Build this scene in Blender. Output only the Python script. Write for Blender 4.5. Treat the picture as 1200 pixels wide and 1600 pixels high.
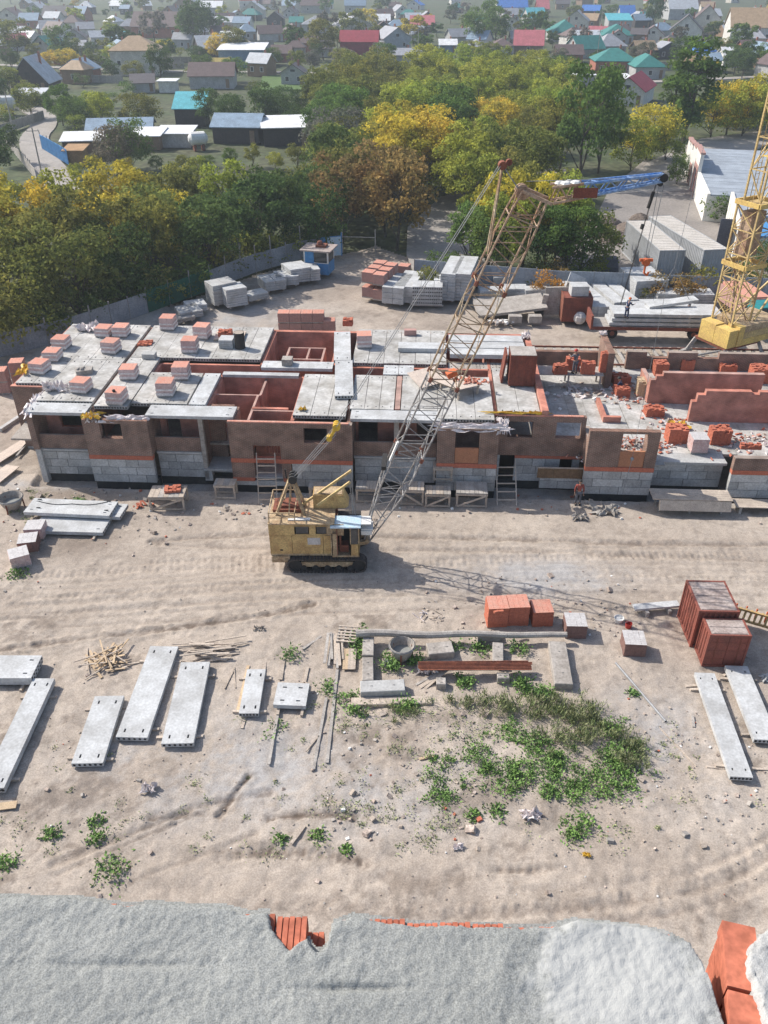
import bpy, math, random
import numpy as np
from mathutils import Vector, Matrix
from mathutils import noise as mnoise
random.seed(7); np.random.seed(7)
R = math.radians
for o in list(bpy.data.objects): bpy.data.objects.remove(o)
SC = bpy.context.scene
COL = SC.collection

# ------------------------------------------------------------------ camera
CAM_H = 28.5; PITCH = R(33.7); FPX = 1300.0
cam = bpy.data.cameras.new('camera'); cam_o = bpy.data.objects.new('camera', cam); COL.objects.link(cam_o)
cam_o.location = (0, 0, CAM_H); cam_o.rotation_euler = (R(90) - PITCH, 0, 0)
cam.sensor_fit = 'VERTICAL'; cam.sensor_height = 36.0; cam.lens = FPX / 1600 * 36
cam.clip_start = 0.05; cam.clip_end = 6000
SC.camera = cam_o
SC.render.resolution_x = 768; SC.render.resolution_y = 1024
# ------------------------------------------------------------------ sky, sun, exposure
SUN_EL = R(42); SUN_DIR = Vector((0.883 * math.cos(SUN_EL), -0.469 * math.cos(SUN_EL), -math.sin(SUN_EL)))
W = bpy.data.worlds.new('World'); SC.world = W; W.use_nodes = True
wn = W.node_tree; wn.nodes.clear()
sky = wn.nodes.new('ShaderNodeTexSky'); sky.sky_type = 'NISHITA'; sky.sun_disc = False
sky.sun_elevation = SUN_EL; sky.sun_rotation = R(298); sky.air_density = 1.0; sky.dust_density = 2.0
bg = wn.nodes.new('ShaderNodeBackground'); bg.inputs['Strength'].default_value = 0.13
wo = wn.nodes.new('ShaderNodeOutputWorld')
wn.links.new(sky.outputs[0], bg.inputs[0]); wn.links.new(bg.outputs[0], wo.inputs[0])
sun = bpy.data.lights.new('sun', 'SUN'); sun.energy = 4.2; sun.angle = R(0.55); sun.color = (1.0, 0.945, 0.86)
sun_o = bpy.data.objects.new('sun', sun); COL.objects.link(sun_o)
sun_o.rotation_euler = SUN_DIR.to_track_quat('-Z', 'Y').to_euler(); sun_o.location = (-60, 60, 90)
vs = SC.view_settings
vs.view_transform = 'Standard'; vs.look = 'None'; vs.exposure = 0.46; vs.gamma = 1.0; vs.use_curve_mapping = False
SC.cycles.max_bounces = 6; SC.cycles.diffuse_bounces = 3; SC.cycles.volume_bounces = 0
SC.cycles.use_denoising = True

# ------------------------------------------------------------------ helpers
def at(px, py, z=0.0):
    """ground point (height z) seen at a spot of the 1200x1600 photograph"""
    a = (px - 600) / FPX; b = -(py - 800) / FPX
    dy = math.cos(PITCH) + b * math.sin(PITCH); dz = -math.sin(PITCH) + b * math.cos(PITCH)
    t = (z - CAM_H) / dz
    return Vector((t * a, t * dy, z))
def at_depth(px, py, Y):
    a = (px - 600) / FPX; b = -(py - 800) / FPX
    dy = math.cos(PITCH) + b * math.sin(PITCH); dz = -math.sin(PITCH) + b * math.cos(PITCH)
    t = Y / dy
    return Vector((t * a, Y, CAM_H + t * dz))
def proj(x, y, z):
    z -= CAM_H
    f = y * math.cos(PITCH) - z * math.sin(PITCH); u = y * math.sin(PITCH) + z * math.cos(PITCH)
    return 600 + FPX * x / f, 800 - FPX * u / f, f
ANG = math.atan(0.048); BO = Vector((-16.70, 45.90, 0))
def B(u, v, z=0.0):
    """building coordinates (along the front, into the depth, height) to the world"""
    return Vector((BO.x + u * math.cos(ANG) + v * math.sin(ANG), BO.y - u * math.sin(ANG) + v * math.cos(ANG), z))

class MB:
    def __init__(s): s.v = []; s.f = []; s.m = []
    def add(s, vs, fs, m=0):
        n = len(s.v); s.v.extend([tuple(p) for p in vs]); s.f.extend([tuple(i + n for i in f) for f in fs]); s.m.extend([m] * len(fs)); return s
    def bx(s, x0, x1, y0, y1, z0, z1, m=0):
        return s.add([(x0,y0,z0),(x1,y0,z0),(x1,y1,z0),(x0,y1,z0),(x0,y0,z1),(x1,y0,z1),(x1,y1,z1),(x0,y1,z1)],
              [(3,2,1,0),(4,5,6,7),(0,1,5,4),(1,2,6,5),(2,3,7,6),(3,0,4,7)], m)
    def box(s, c, d, rz=0.0, m=0, tilt=None):
        M = Matrix.Rotation(rz, 3, 'Z')
        if tilt: M = M @ Matrix.Rotation(tilt[0], 3, 'X') @ Matrix.Rotation(tilt[1], 3, 'Y')
        c = Vector(c); h = [q / 2 for q in d]
        P = [c + M @ Vector((sx * h[0], sy * h[1], sz * h[2])) for sz in (-1, 1) for sx, sy in ((-1,-1),(1,-1),(1,1),(-1,1))]
        return s.add(P, [(3,2,1,0),(4,5,6,7),(0,1,5,4),(1,2,6,5),(2,3,7,6),(3,0,4,7)], m)
    def bar(s, a, b, w, h=None, m=0, up=(0,0,1)):
        a = Vector(a); b = Vector(b); h = h or w; d = b - a
        if d.length < 1e-6: return s
        d.normalize(); u = Vector(up)
        if abs(d.dot(u)) > .98: u = Vector((0,1,0))
        x = d.cross(u).normalized(); y = x.cross(d)
        P = [p + x * (sx * w / 2) + y * (sy * h / 2) for p in (a, b) for sx, sy in ((-1,-1),(1,-1),(1,1),(-1,1))]
        return s.add(P, [(0,1,2,3),(7,6,5,4),(1,0,4,5),(2,1,5,6),(3,2,6,7),(0,3,7,4)], m)
    def tube(s, a, b, r, n=6, m=0, r2=None, cap=True):
        a = Vector(a); b = Vector(b); r2 = r if r2 is None else r2; d = b - a
        if d.length < 1e-6: return s
        d.normalize(); u = Vector((0,0,1)) if abs(d.z) < .95 else Vector((0,1,0))
        x = d.cross(u).normalized(); y = x.cross(d)
        P = [p + (x * math.cos(2*math.pi*k/n) + y * math.sin(2*math.pi*k/n)) * q for p, q in ((a, r), (b, r2)) for k in range(n)]
        F = [(k, n + k, n + (k+1) % n, (k+1) % n) for k in range(n)]
        if cap: F += [tuple(range(n)), tuple(range(2*n-1, n-1, -1))]
        return s.add(P, F, m)
    def path(s, pts, r, n=6, m=0):
        for a, b in zip(pts[:-1], pts[1:]): s.tube(a, b, r, n, m)
        return s
    def prism(s, pts, z0, z1, m=0):
        n = len(pts)
        return s.add([(x,y,z0) for x,y in pts] + [(x,y,z1) for x,y in pts],
              [tuple(range(n-1,-1,-1)), tuple(range(n,2*n))] + [(k,(k+1)%n,n+(k+1)%n,n+k) for k in range(n)], m)
    def prism_y(s, pts, y0, y1, m=0):
        """outline in x,z pulled along y"""
        n = len(pts)
        return s.add([(x,y1,z) for x,z in pts] + [(x,y0,z) for x,z in pts],
              [tuple(range(n-1,-1,-1)), tuple(range(n,2*n))] + [(k,(k+1)%n,n+(k+1)%n,n+k) for k in range(n)], m)
    def lathe(s, prof, n=14, m=0, c=(0,0,0)):
        P = [(c[0]+r*math.cos(2*math.pi*k/n), c[1]+r*math.sin(2*math.pi*k/n), c[2]+z) for r, z in prof for k in range(n)]
        F = [(i*n+k, i*n+(k+1)%n, (i+1)*n+(k+1)%n, (i+1)*n+k) for i in range(len(prof)-1) for k in range(n)]
        return s.add(P, F, m)
    def ball(s, c, r, m=0, n=8, sq=(1,1,1)):
        prof = [(max(1e-4, math.cos(t)), math.sin(t)) for t in [math.pi*(-.5 + k/(n//2+1)) for k in range(n//2+2)]]
        P = [(c[0]+r*sq[0]*q*math.cos(2*math.pi*k/n), c[1]+r*sq[1]*q*math.sin(2*math.pi*k/n), c[2]+r*sq[2]*z) for q, z in prof for k in range(n)]
        F = [(i*n+k, i*n+(k+1)%n, (i+1)*n+(k+1)%n, (i+1)*n+k) for i in range(len(prof)-1) for k in range(n)]
        return s.add(P, F, m)
    def mesh(s, name, mats, smooth=False):
        me = bpy.data.meshes.new(name); me.from_pydata(s.v, [], s.f)
        for q in (mats if isinstance(mats, (list, tuple)) else [mats]): me.materials.append(q)
        me.polygons.foreach_set('material_index', s.m)
        if smooth: me.polygons.foreach_set('use_smooth', [True] * len(s.f))
        me.update(); return me
    def build(s, name, mats, parent=None, loc=(0,0,0), rz=0.0, smooth=False):
        return inst(name, s.mesh(name, mats, smooth), parent, loc, rz)
def inst(name, me, parent=None, loc=(0,0,0), rz=0.0, scale=None, rot=None):
    o = bpy.data.objects.new(name, me); COL.objects.link(o); o.location = loc
    o.rotation_euler = rot if rot else (0, 0, rz)
    if scale: o.scale = scale
    if parent is not None: o.parent = parent
    return o
def tag(o, label, cat, group=None):
    o['label'] = label; o['category'] = cat
    if group: o['group'] = group
    return o
def thing(name, label, cat, loc=(0,0,0), rz=0.0, group=None):
    o = bpy.data.objects.new(name, None); COL.objects.link(o); o.location = loc; o.rotation_euler = (0,0,rz)
    o.empty_display_size = .2
    return tag(o, label, cat, group)
def kids(o): return [c for c in KIDS.get(o.name, [])]
def copy_thing(root, loc, rz, label, group=None, scale=None):
    r = root.copy(); COL.objects.link(r); r.location = loc; r.rotation_euler = (0,0,rz)
    r['label'] = label
    if group: r['group'] = group
    if scale: r.scale = scale
    for ch in list(root.children):
        c = ch.copy(); COL.objects.link(c); c.parent = r
        for g in list(ch.children):
            d = g.copy(); COL.objects.link(d); d.parent = c
    return r
def structure(o): o['kind'] = 'structure'; return o
def stuff(o): o['kind'] = 'stuff'; return o
def rect(fl, fr, bl, z):
    """front-left, front-right and back-left corners in the photograph, at height z: centre, width, depth, turn"""
    a, b, c = at(*fl, z), at(*fr, z), at(*bl, z)
    w = (b - a).length; d = (c - a).length; rz = math.atan2((b - a).y, (b - a).x)
    m = (b + c) / 2
    rz2 = math.atan2((c - a).y, (c - a).x) - math.pi / 2
    if d > w: rz = rz2
    return m, w, d, rz

# ------------------------------------------------------------------ materials
def mat(name, col, col2=None, scale=1.2, rough=.9, bump=.0, bscale=14, fine=.12, spec=.25, metal=0.0, objcol=False, detail=5, objspace=False, rand=0.0):
    m = bpy.data.materials.new(name); m.use_nodes = True
    nt = m.node_tree; N = nt.nodes; L = nt.links; b = N['Principled BSDF']
    b.inputs['Roughness'].default_value = rough; b.inputs['Specular IOR Level'].default_value = spec; b.inputs['Metallic'].default_value = metal
    if objspace:
        pos = N.new('ShaderNodeTexCoord').outputs['Object']
    else:
        pos = N.new('ShaderNodeNewGeometry').outputs['Position']
    n1 = N.new('ShaderNodeTexNoise'); n1.inputs['Scale'].default_value = scale; n1.inputs['Detail'].default_value = detail; n1.inputs['Roughness'].default_value = .62
    L.new(pos, n1.inputs['Vector'])
    r = N.new('ShaderNodeMapRange'); r.inputs[1].default_value = .36; r.inputs[2].default_value = .64
    L.new(n1.outputs['Fac'], r.inputs[0])
    mx = N.new('ShaderNodeMix'); mx.data_type = 'RGBA'
    A_, B_, O_ = mx.inputs[6], mx.inputs[7], mx.outputs[2]
    L.new(r.outputs[0], mx.inputs[0])
    if objcol:
        oi = N.new('ShaderNodeObjectInfo'); L.new(oi.outputs['Color'], A_)
        k = N.new('ShaderNodeMix'); k.data_type = 'RGBA'; k.blend_type = 'MULTIPLY'; k.inputs[0].default_value = 1
        L.new(oi.outputs['Color'], k.inputs[6]); c = col2 or (.62,.60,.57); k.inputs[7].default_value = (*c, 1)
        L.new(k.outputs[2], B_)
    else:
        c2 = col2 or tuple(q * .72 for q in col)
        A_.default_value = (*col, 1); B_.default_value = (*c2, 1)
    out = O_
    if fine:
        n2 = N.new('ShaderNodeTexNoise'); n2.inputs['Scale'].default_value = bscale; n2.inputs['Detail'].default_value = 3
        L.new(pos, n2.inputs['Vector'])
        q = N.new('ShaderNodeMapRange'); q.inputs[1].default_value = .3; q.inputs[2].default_value = .7; q.inputs[3].default_value = 1 - fine * 1.6; q.inputs[4].default_value = 1 + fine
        L.new(n2.outputs['Fac'], q.inputs[0])
        mu = N.new('ShaderNodeMix'); mu.data_type = 'RGBA'; mu.blend_type = 'MULTIPLY'; mu.inputs[0].default_value = 1
        L.new(out, mu.inputs[6]); L.new(q.outputs[0], mu.inputs[7]); out = mu.outputs[2]
        if bump:
            bp = N.new('ShaderNodeBump'); bp.inputs['Strength'].default_value = bump; bp.inputs['Distance'].default_value = .03
            L.new(n2.outputs['Fac'], bp.inputs['Height']); L.new(bp.outputs[0], b.inputs['Normal'])
    if rand:
        oi = N.new('ShaderNodeObjectInfo'); q = N.new('ShaderNodeMapRange'); q.inputs[3].default_value = 1 - rand; q.inputs[4].default_value = 1 + rand * .6
        L.new(oi.outputs['Random'], q.inputs[0])
        mu = N.new('ShaderNodeMix'); mu.data_type = 'RGBA'; mu.blend_type = 'MULTIPLY'; mu.inputs[0].default_value = 1
        L.new(out, mu.inputs[6]); L.new(q.outputs[0], mu.inputs[7]); out = mu.outputs[2]
    L.new(out, b.inputs['Base Color'])
    return m
def brick_mat(name, c1, c2, mortar, bw=.26, rh=.08, ms=.014, blotch=.34):
    m = bpy.data.materials.new(name); m.use_nodes = True
    nt = m.node_tree; N = nt.nodes; L = nt.links; b = N['Principled BSDF']; b.inputs['Roughness'].default_value = .92; b.inputs['Specular IOR Level'].default_value = .2
    tc = N.new('ShaderNodeTexCoord'); sp = N.new('ShaderNodeSeparateXYZ'); L.new(tc.outputs['Object'], sp.inputs[0])
    ad = N.new('ShaderNodeMath'); L.new(sp.outputs[0], ad.inputs[0]); L.new(sp.outputs[1], ad.inputs[1])
    cb = N.new('ShaderNodeCombineXYZ'); L.new(ad.outputs[0], cb.inputs[0]); L.new(sp.outputs[2], cb.inputs[1])
    t = N.new('ShaderNodeTexBrick'); t.inputs['Scale'].default_value = 1; t.inputs['Brick Width'].default_value = bw; t.inputs['Row Height'].default_value = rh
    t.inputs['Mortar Size'].default_value = ms; t.inputs['Color1'].default_value = (*c1,1); t.inputs['Color2'].default_value = (*c2,1); t.inputs['Mortar'].default_value = (*mortar,1)
    L.new(cb.outputs[0], t.inputs['Vector'])
    n1 = N.new('ShaderNodeTexNoise'); n1.inputs['Scale'].default_value = 1.1; n1.inputs['Detail'].default_value = 6; L.new(tc.outputs['Object'], n1.inputs['Vector'])
    q = N.new('ShaderNodeMapRange'); q.inputs[1].default_value = .3; q.inputs[2].default_value = .7; q.inputs[3].default_value = 1 - blotch; q.inputs[4].default_value = 1 + blotch
    L.new(n1.outputs['Fac'], q.inputs[0])
    mu = N.new('ShaderNodeMix'); mu.data_type = 'RGBA'; mu.blend_type = 'MULTIPLY'; mu.inputs[0].default_value = 1
    L.new(t.outputs['Color'], mu.inputs[6]); L.new(q.outputs[0], mu.inputs[7]); L.new(mu.outputs[2], b.inputs['Base Color'])
    bp = N.new('ShaderNodeBump'); bp.inputs['Strength'].default_value = .4; bp.inputs['Distance'].default_value = .01; bp.invert = True
    L.new(t.outputs['Fac'], bp.inputs['Height']); L.new(bp.outputs[0], b.inputs['Normal'])
    return m
M = {}
M['brick_red'] = brick_mat('brick_red', (.49,.195,.135), (.41,.16,.115), (.40,.26,.22))
M['brick_brown'] = brick_mat('brick_brown', (.235,.126,.09), (.165,.095,.07), (.29,.235,.20))
M['brick_white'] = brick_mat('brick_white', (.80,.78,.72), (.74,.72,.67), (.62,.6,.56), .26, .08, .01, .08)
M['brick_loose'] = mat('brick_loose', (.55,.18,.11), (.45,.145,.09), 6, fine=.18, bscale=30, rand=.12)
M['brick_top'] = mat('brick_top', (.60,.26,.19), (.56,.31,.24), 3, fine=.15, bscale=22, rand=.1)
M['film'] = mat('film', (.66,.51,.49), (.56,.37,.35), 5, rough=.45, fine=.14, bscale=18, spec=.4, rand=.08)
M['film_grey'] = mat('film_grey', (.55,.53,.52), (.46,.44,.43), 4, rough=.4, fine=.1, spec=.4)
M['brick_faded'] = mat('brick_faded', (.45,.27,.235), (.39,.235,.21), 4, fine=.15, bscale=24, rand=.1)
M['paver'] = mat('paver', (.24,.14,.12), (.20,.12,.10), 5, fine=.15, bscale=24)
M['concrete'] = mat('concrete', (.47,.47,.46), (.37,.365,.355), .9, bump=.15, bscale=9, fine=.10, rand=.07)
M['concrete_stained'] = mat('concrete_stained', (.52,.51,.49), (.31,.295,.27), .8, bump=.2, bscale=5, fine=.12, rand=.08, detail=8)
M['concrete_new'] = mat('concrete_new', (.54,.55,.555), (.385,.385,.38), 1.1, bump=.1, bscale=9, fine=.1, detail=9, rand=.05)
M['concrete_old'] = mat('concrete_old', (.42,.385,.35), (.30,.27,.24), 1.3, bump=.3, bscale=8, fine=.15, rand=.1)
M['block'] = mat('block', (.53,.53,.52), (.38,.375,.365), .9, bump=.2, bscale=10, fine=.14, rand=.24, detail=8)
M['mortar'] = mat('mortar', (.315,.322,.308), (.25,.258,.248), 1.1, bump=.24, bscale=170, fine=.24, detail=9)
M['mortar_pale'] = mat('mortar_pale', (.42,.42,.41), (.35,.35,.34), 3.0, bump=.24, bscale=170, fine=.13, detail=9)
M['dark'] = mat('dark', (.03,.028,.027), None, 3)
M['tar'] = mat('tar', (.035,.035,.038), (.055,.053,.05), 2)
M['wood'] = mat('wood', (.54,.46,.38), (.41,.345,.29), 2.5, fine=.2, bscale=20, rand=.18)
M['wood_new'] = mat('wood_new', (.58,.44,.29), (.48,.36,.24), 2.5, fine=.15, bscale=20, rand=.15)
M['wood_grey'] = mat('wood_grey', (.44,.41,.375), (.33,.30,.275), 2, fine=.2, bscale=18, rand=.2)
M['plywood'] = mat('plywood', (.60,.50,.42), (.50,.42,.36), 2, fine=.1, bscale=12)
M['osb'] = mat('osb', (.24,.15,.085), (.17,.105,.06), 4, fine=.2, bscale=25)
M['rust'] = mat('rust', (.27,.10,.06), (.17,.065,.045), 3, fine=.2, bscale=18, rough=.8)
M['rust_panel'] = mat('rust_panel', (.24,.075,.05), (.16,.055,.04), 2, fine=.2, bscale=18, rough=.75)
M['cont_red'] = mat('cont_red', (.29,.092,.066), (.205,.075,.056), 1.2, fine=.15, bscale=15, rough=.7)
M['cont_roof'] = mat('cont_roof', (.45,.385,.35), (.30,.235,.21), 1.2, fine=.2, bscale=9, rough=.7)
M['cont_grey'] = mat('cont_grey', (.40,.41,.42), (.33,.34,.35), 1, fine=.1, rough=.7)
M['cont_top'] = mat('cont_top', (.58,.54,.49), (.50,.46,.41), .6, fine=.12, bscale=5, rough=.8)
M['crane_yellow'] = mat('crane_yellow', (.62,.44,.19), (.42,.26,.11), 1.7, fine=.18, detail=9, bscale=14, rough=.6)
M['crane_tan'] = mat('crane_tan', (.52,.40,.25), (.33,.22,.13), 2.4, fine=.25, bscale=12, rough=.7)
M['boom'] = mat('boom', (.50,.42,.30), (.34,.21,.12), .9, fine=.25, bscale=8, rough=.7)
M['boom_grey'] = mat('boom_grey', (.40,.39,.38), (.27,.24,.22), 1.2, fine=.25, bscale=8, rough=.7)
M['boom_rust'] = mat('boom_rust', (.48,.36,.26), (.36,.22,.14), 1.2, fine=.25, bscale=8, rough=.8)
M['jib_blue'] = mat('jib_blue', (.06,.19,.50), (.30,.40,.55), 1.6, fine=.2, bscale=9, rough=.6)
M['tower_yellow'] = mat('tower_yellow', (.60,.45,.20), (.46,.33,.16), 1.1, fine=.2, bscale=9, rough=.6)
M['ballast_yellow'] = mat('ballast_yellow', (.70,.51,.16), (.56,.38,.14), 1.3, fine=.15, bscale=9, rough=.7)
M['glass'] = mat('glass', (.035,.04,.045), (.06,.065,.07), 2, rough=.15, spec=.6)
M['steel'] = mat('steel', (.34,.35,.36), (.26,.26,.27), 2, rough=.5, metal=.4)
M['black'] = mat('black', (.03,.03,.03), (.045,.042,.04), 3, rough=.7)
M['rubber'] = mat('rubber', (.035,.033,.032), None, 3)
M['white'] = mat('white', (.78,.77,.74), (.68,.67,.64), 1.5, rough=.7)
M['whitewash'] = mat('whitewash', (.80,.78,.72), (.66,.63,.57), .6, rough=.9, fine=.08)
M['plastic_white'] = mat('plastic_white', (.75,.71,.70), (.58,.50,.49), 4, rough=.35, spec=.5, fine=.15)
M['yellow'] = mat('yellow', (.72,.48,.06), (.58,.36,.05), 4, rough=.5)
M['orange'] = mat('orange', (.65,.16,.05), (.5,.12,.05), 4, rough=.6)
M['red'] = mat('red', (.50,.05,.04), None, 4, rough=.5)
M['blue'] = mat('blue', (.08,.28,.56), (.07,.22,.45), 2, rough=.5)
M['sky_blue'] = mat('sky_blue', (.42,.60,.72), (.55,.62,.66), 3, rough=.5)
M['green_net'] = mat('green_net', (.025,.12,.075), (.02,.09,.055), 2)
M['fence_grey'] = mat('fence_grey', (.30,.31,.33), (.23,.24,.255), .9, fine=.15, bscale=8, rand=.1)
M['fence_steel'] = mat('fence_steel', (.36,.40,.45), (.28,.31,.35), .7, fine=.1, bscale=6, rough=.6, rand=.08)
M['paint'] = mat('paint', (1,1,1), (.78,.77,.76), .8, objcol=True, rough=.65, fine=.12, bscale=4)
M['infill'] = mat('infill', (.46,.215,.12), (.40,.19,.11), 2, fine=.1)
M['bark'] = mat('bark', (.12,.10,.08), (.08,.065,.05), 5, fine=.25, bscale=12, objspace=True)
M['leafw'] = mat('leafw', (.20,.33,.085), (.12,.21,.06), 1.2, fine=.3, bscale=4, rough=.7)
M['leafd'] = mat('leafd', (.23,.29,.115), (.32,.33,.18), 2, fine=.3, bscale=4, rough=.8)
M['track'] = mat('track', (.10,.085,.075), (.065,.055,.05), 4, fine=.2)
M['skin'] = mat('skin', (.45,.27,.19), None, 5, rough=.6)
M['navy'] = mat('navy', (.035,.05,.11), (.03,.04,.08), 6)
M['cloth_grey'] = mat('cloth_grey', (.15,.15,.17), None, 6)
M['cloth_white'] = mat('cloth_white', (.6,.58,.55), None, 6)
M['cloth_red'] = mat('cloth_red', (.35,.09,.07), None, 6)
M['teal'] = mat('teal', (.02,.24,.25), (.03,.16,.18), 2, rough=.5)
M['asphalt'] = mat('asphalt', (.27,.245,.225), (.22,.20,.185), .25, fine=.12, bscale=3, detail=8)
M['road'] = mat('road', (.36,.33,.30), (.29,.265,.24), .2, fine=.12, bscale=2, detail=8)
M['debris'] = mat('debris', (.48,.40,.35), (.30,.24,.2), 1.5, fine=.3, bscale=9)
def foliage_mat():
    m = bpy.data.materials.new('foliage'); m.use_nodes = True
    nt = m.node_tree; N = nt.nodes; L = nt.links; N.remove(N['Principled BSDF'])
    out = [n for n in N if n.type == 'OUTPUT_MATERIAL'][0]
    oi = N.new('ShaderNodeObjectInfo'); tc = N.new('ShaderNodeTexCoord')
    vt = N.new('ShaderNodeVectorMath'); vt.operation = 'ADD'
    sc = N.new('ShaderNodeVectorMath'); sc.operation = 'SCALE'; sc.inputs[0].default_value = (37, 19, 53); L.new(oi.outputs['Random'], sc.inputs['Scale'])
    L.new(tc.outputs['Object'], vt.inputs[0]); L.new(sc.outputs[0], vt.inputs[1])
    n1 = N.new('ShaderNodeTexNoise'); n1.inputs['Scale'].default_value = .42; n1.inputs['Detail'].default_value = 3; L.new(vt.outputs[0], n1.inputs['Vector'])
    n2 = N.new('ShaderNodeTexNoise'); n2.inputs['Scale'].default_value = 2.2; n2.inputs['Detail'].default_value = 3; L.new(vt.outputs[0], n2.inputs['Vector'])
    r1 = N.new('ShaderNodeMapRange'); r1.inputs[1].default_value = .40; r1.inputs[2].default_value = .60; L.new(n1.outputs['Fac'], r1.inputs[0])
    gm = N.new('ShaderNodeMix'); gm.data_type = 'RGBA'; gm.inputs[0].default_value = .5
    L.new(oi.outputs['Color'], gm.inputs[6]); gm.inputs[7].default_value = (.065,.10,.035,1)
    mx = N.new('ShaderNodeMix'); mx.data_type = 'RGBA'; L.new(r1.outputs[0], mx.inputs[0]); L.new(oi.outputs['Color'], mx.inputs[6]); L.new(gm.outputs[2], mx.inputs[7])
    r2 = N.new('ShaderNodeMapRange'); r2.inputs[1].default_value = .3; r2.inputs[2].default_value = .7; r2.inputs[3].default_value = .55; r2.inputs[4].default_value = 1.45; L.new(n2.outputs['Fac'], r2.inputs[0])
    mu = N.new('ShaderNodeMix'); mu.data_type = 'RGBA'; mu.blend_type = 'MULTIPLY'; mu.inputs[0].default_value = 1
    L.new(mx.outputs[2], mu.inputs[6]); L.new(r2.outputs[0], mu.inputs[7])
    d = N.new('ShaderNodeBsdfDiffuse'); t = N.new('ShaderNodeBsdfTranslucent'); s = N.new('ShaderNodeMixShader'); s.inputs[0].default_value = .42
    L.new(mu.outputs[2], d.inputs[0]); L.new(mu.outputs[2], t.inputs[0]); L.new(d.outputs[0], s.inputs[1]); L.new(t.outputs[0], s.inputs[2]); L.new(s.outputs[0], out.inputs[0])
    return m
M['foliage'] = foliage_mat()
# ------------------------------------------------------------------ ground
def tile(seed, beta, n=512):
    g = np.random.RandomState(seed); f = np.fft.fftfreq(n); k = np.sqrt(f[:,None]**2 + f[None,:]**2); k[0,0] = 1
    a = np.fft.ifft2(np.fft.fft2(g.randn(n, n)) / k**(beta / 2)).real
    a -= a.mean(); return a / a.std()
T1, T2, T3 = tile(3, 2.2), tile(11, 2.6), tile(23, 1.6)
def fld(t, x, y, period):
    n = t.shape[0]; u = (x / period * n) % n; v = (y / period * n) % n
    i = u.astype(int); j = v.astype(int); fu = u - i; fv = v - j; i2 = (i + 1) % n; j2 = (j + 1) % n; i %= n; j %= n
    return (t[i,j]*(1-fu)*(1-fv) + t[i2,j]*fu*(1-fv) + t[i,j2]*(1-fu)*fv + t[i2,j2]*fu*fv)
def seg_dist(x, y, pts):
    best = np.full(x.shape, 1e9); along = np.zeros(x.shape); acc = 0.0
    for a, b in zip(pts[:-1], pts[1:]):
        dx, dy = b[0]-a[0], b[1]-a[1]; l2 = dx*dx + dy*dy; l = math.sqrt(l2)
        t = np.clip(((x-a[0])*dx + (y-a[1])*dy) / l2, 0, 1)
        d = np.hypot(x - a[0] - t*dx, y - a[1] - t*dy); q = d < best
        best = np.where(q, d, best); along = np.where(q, acc + t*l, along); acc += l
    return best, along
def smooth(pts, n=3):
    for _ in range(n):
        out = [pts[0]]
        for a, b in zip(pts[:-1], pts[1:]): out += [tuple(.75*p+.25*q for p, q in zip(a, b)), tuple(.25*p+.75*q for p, q in zip(a, b))]
        pts = out + [pts[-1]]
    return pts
def gpx(*p): return [tuple(at(*q)[:2]) for q in p]
#            pixels                                             half width, depth, ridge, tread, dark
RUTS = [(gpx((-60,1025),(120,1000),(250,986),(420,962),(490,944)), .22, -.04, .16, 0, .75),
        (gpx((240,846),(330,836),(430,834)), .35, -.09, .08, 0, .5), (gpx((250,850),(420,858),(440,850)), .25, -.05, .06, 0, .3),
        (gpx((590,838),(800,842),(1000,850),(1250,852)), .3, -.08, .07, 0, .55), (gpx((600,858),(900,862),(1250,880)), .28, -.06, .06, 0, .35),
        (gpx((-60,905),(200,890),(430,884),(650,880),(1000,866),(1250,868)), .42, -.035, .03, 1, .12), (gpx((230,878),(440,872)), .4, -.03, .03, 1, .15),
        (gpx((-60,975),(200,950),(480,930),(760,925),(1250,935)), .25, -.04, .05, 0, .2), (gpx((-60,955),(200,932),(480,914),(760,905),(1250,915)), .25, -.04, .05, 0, .2),
        (gpx((-60,945),(300,915),(600,900),(1250,895)), .2, -.03, .04, 0, .15),
        (gpx((1260,1300),(1150,1372),(1050,1402),(900,1420),(700,1432)), .28, -.06, .06, 0, .45), (gpx((1260,1345),(1170,1395),(1080,1424),(950,1445)), .25, -.05, .05, 0, .35),
        (gpx((1260,1280),(1120,1350),(980,1385),(800,1395)), .22, -.03, .03, 0, .2),
        (gpx((80,1352),(200,1306),(300,1258),(420,1238)), .2, -.06, .07, 0, .5), (gpx((90,1366),(210,1312),(330,1262)), .12, -.04, .05, 0, .4),
        (gpx((225,1368),(300,1342),(345,1322),(400,1300)), .15, -.04, .05, 0, .35), (gpx((342,1274),(362,1245),(388,1212)), .14, -.10, .1, 0, .8),
        (gpx((350,1334),(430,1328),(500,1332),(570,1350)), .34, -.06, .04, 1, .7), (gpx((420,1278),(500,1272),(570,1278)), .22, -.07, .09, 0, .8),  # last track also carries the mound's shade in its dark value
        (gpx((235,1278),(320,1270)), .18, -.05, .07, 0, .7), (gpx((0,1400),(300,1385),(650,1375),(900,1360)), .4, -.03, .03, 0, .08),
        (gpx((770,1362),(870,1358)), .18, -.05, .06, 1, .6), (gpx((620,1140),(700,1118),(800,1108)), .3, .05, .08, 0, .35)]
for k_ in range(9):
    y_ = 868 + k_*11.5; dy_ = random.uniform(-8, 8)
    RUTS.append((gpx((-60, y_+28+dy_), (200, y_+14), (450, y_-2+dy_), (700, y_-8), (950, y_-12+dy_*.5), (1250, y_-6)), .16, -.022, .03, k_ == 4, random.uniform(.1,.3)))
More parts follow.
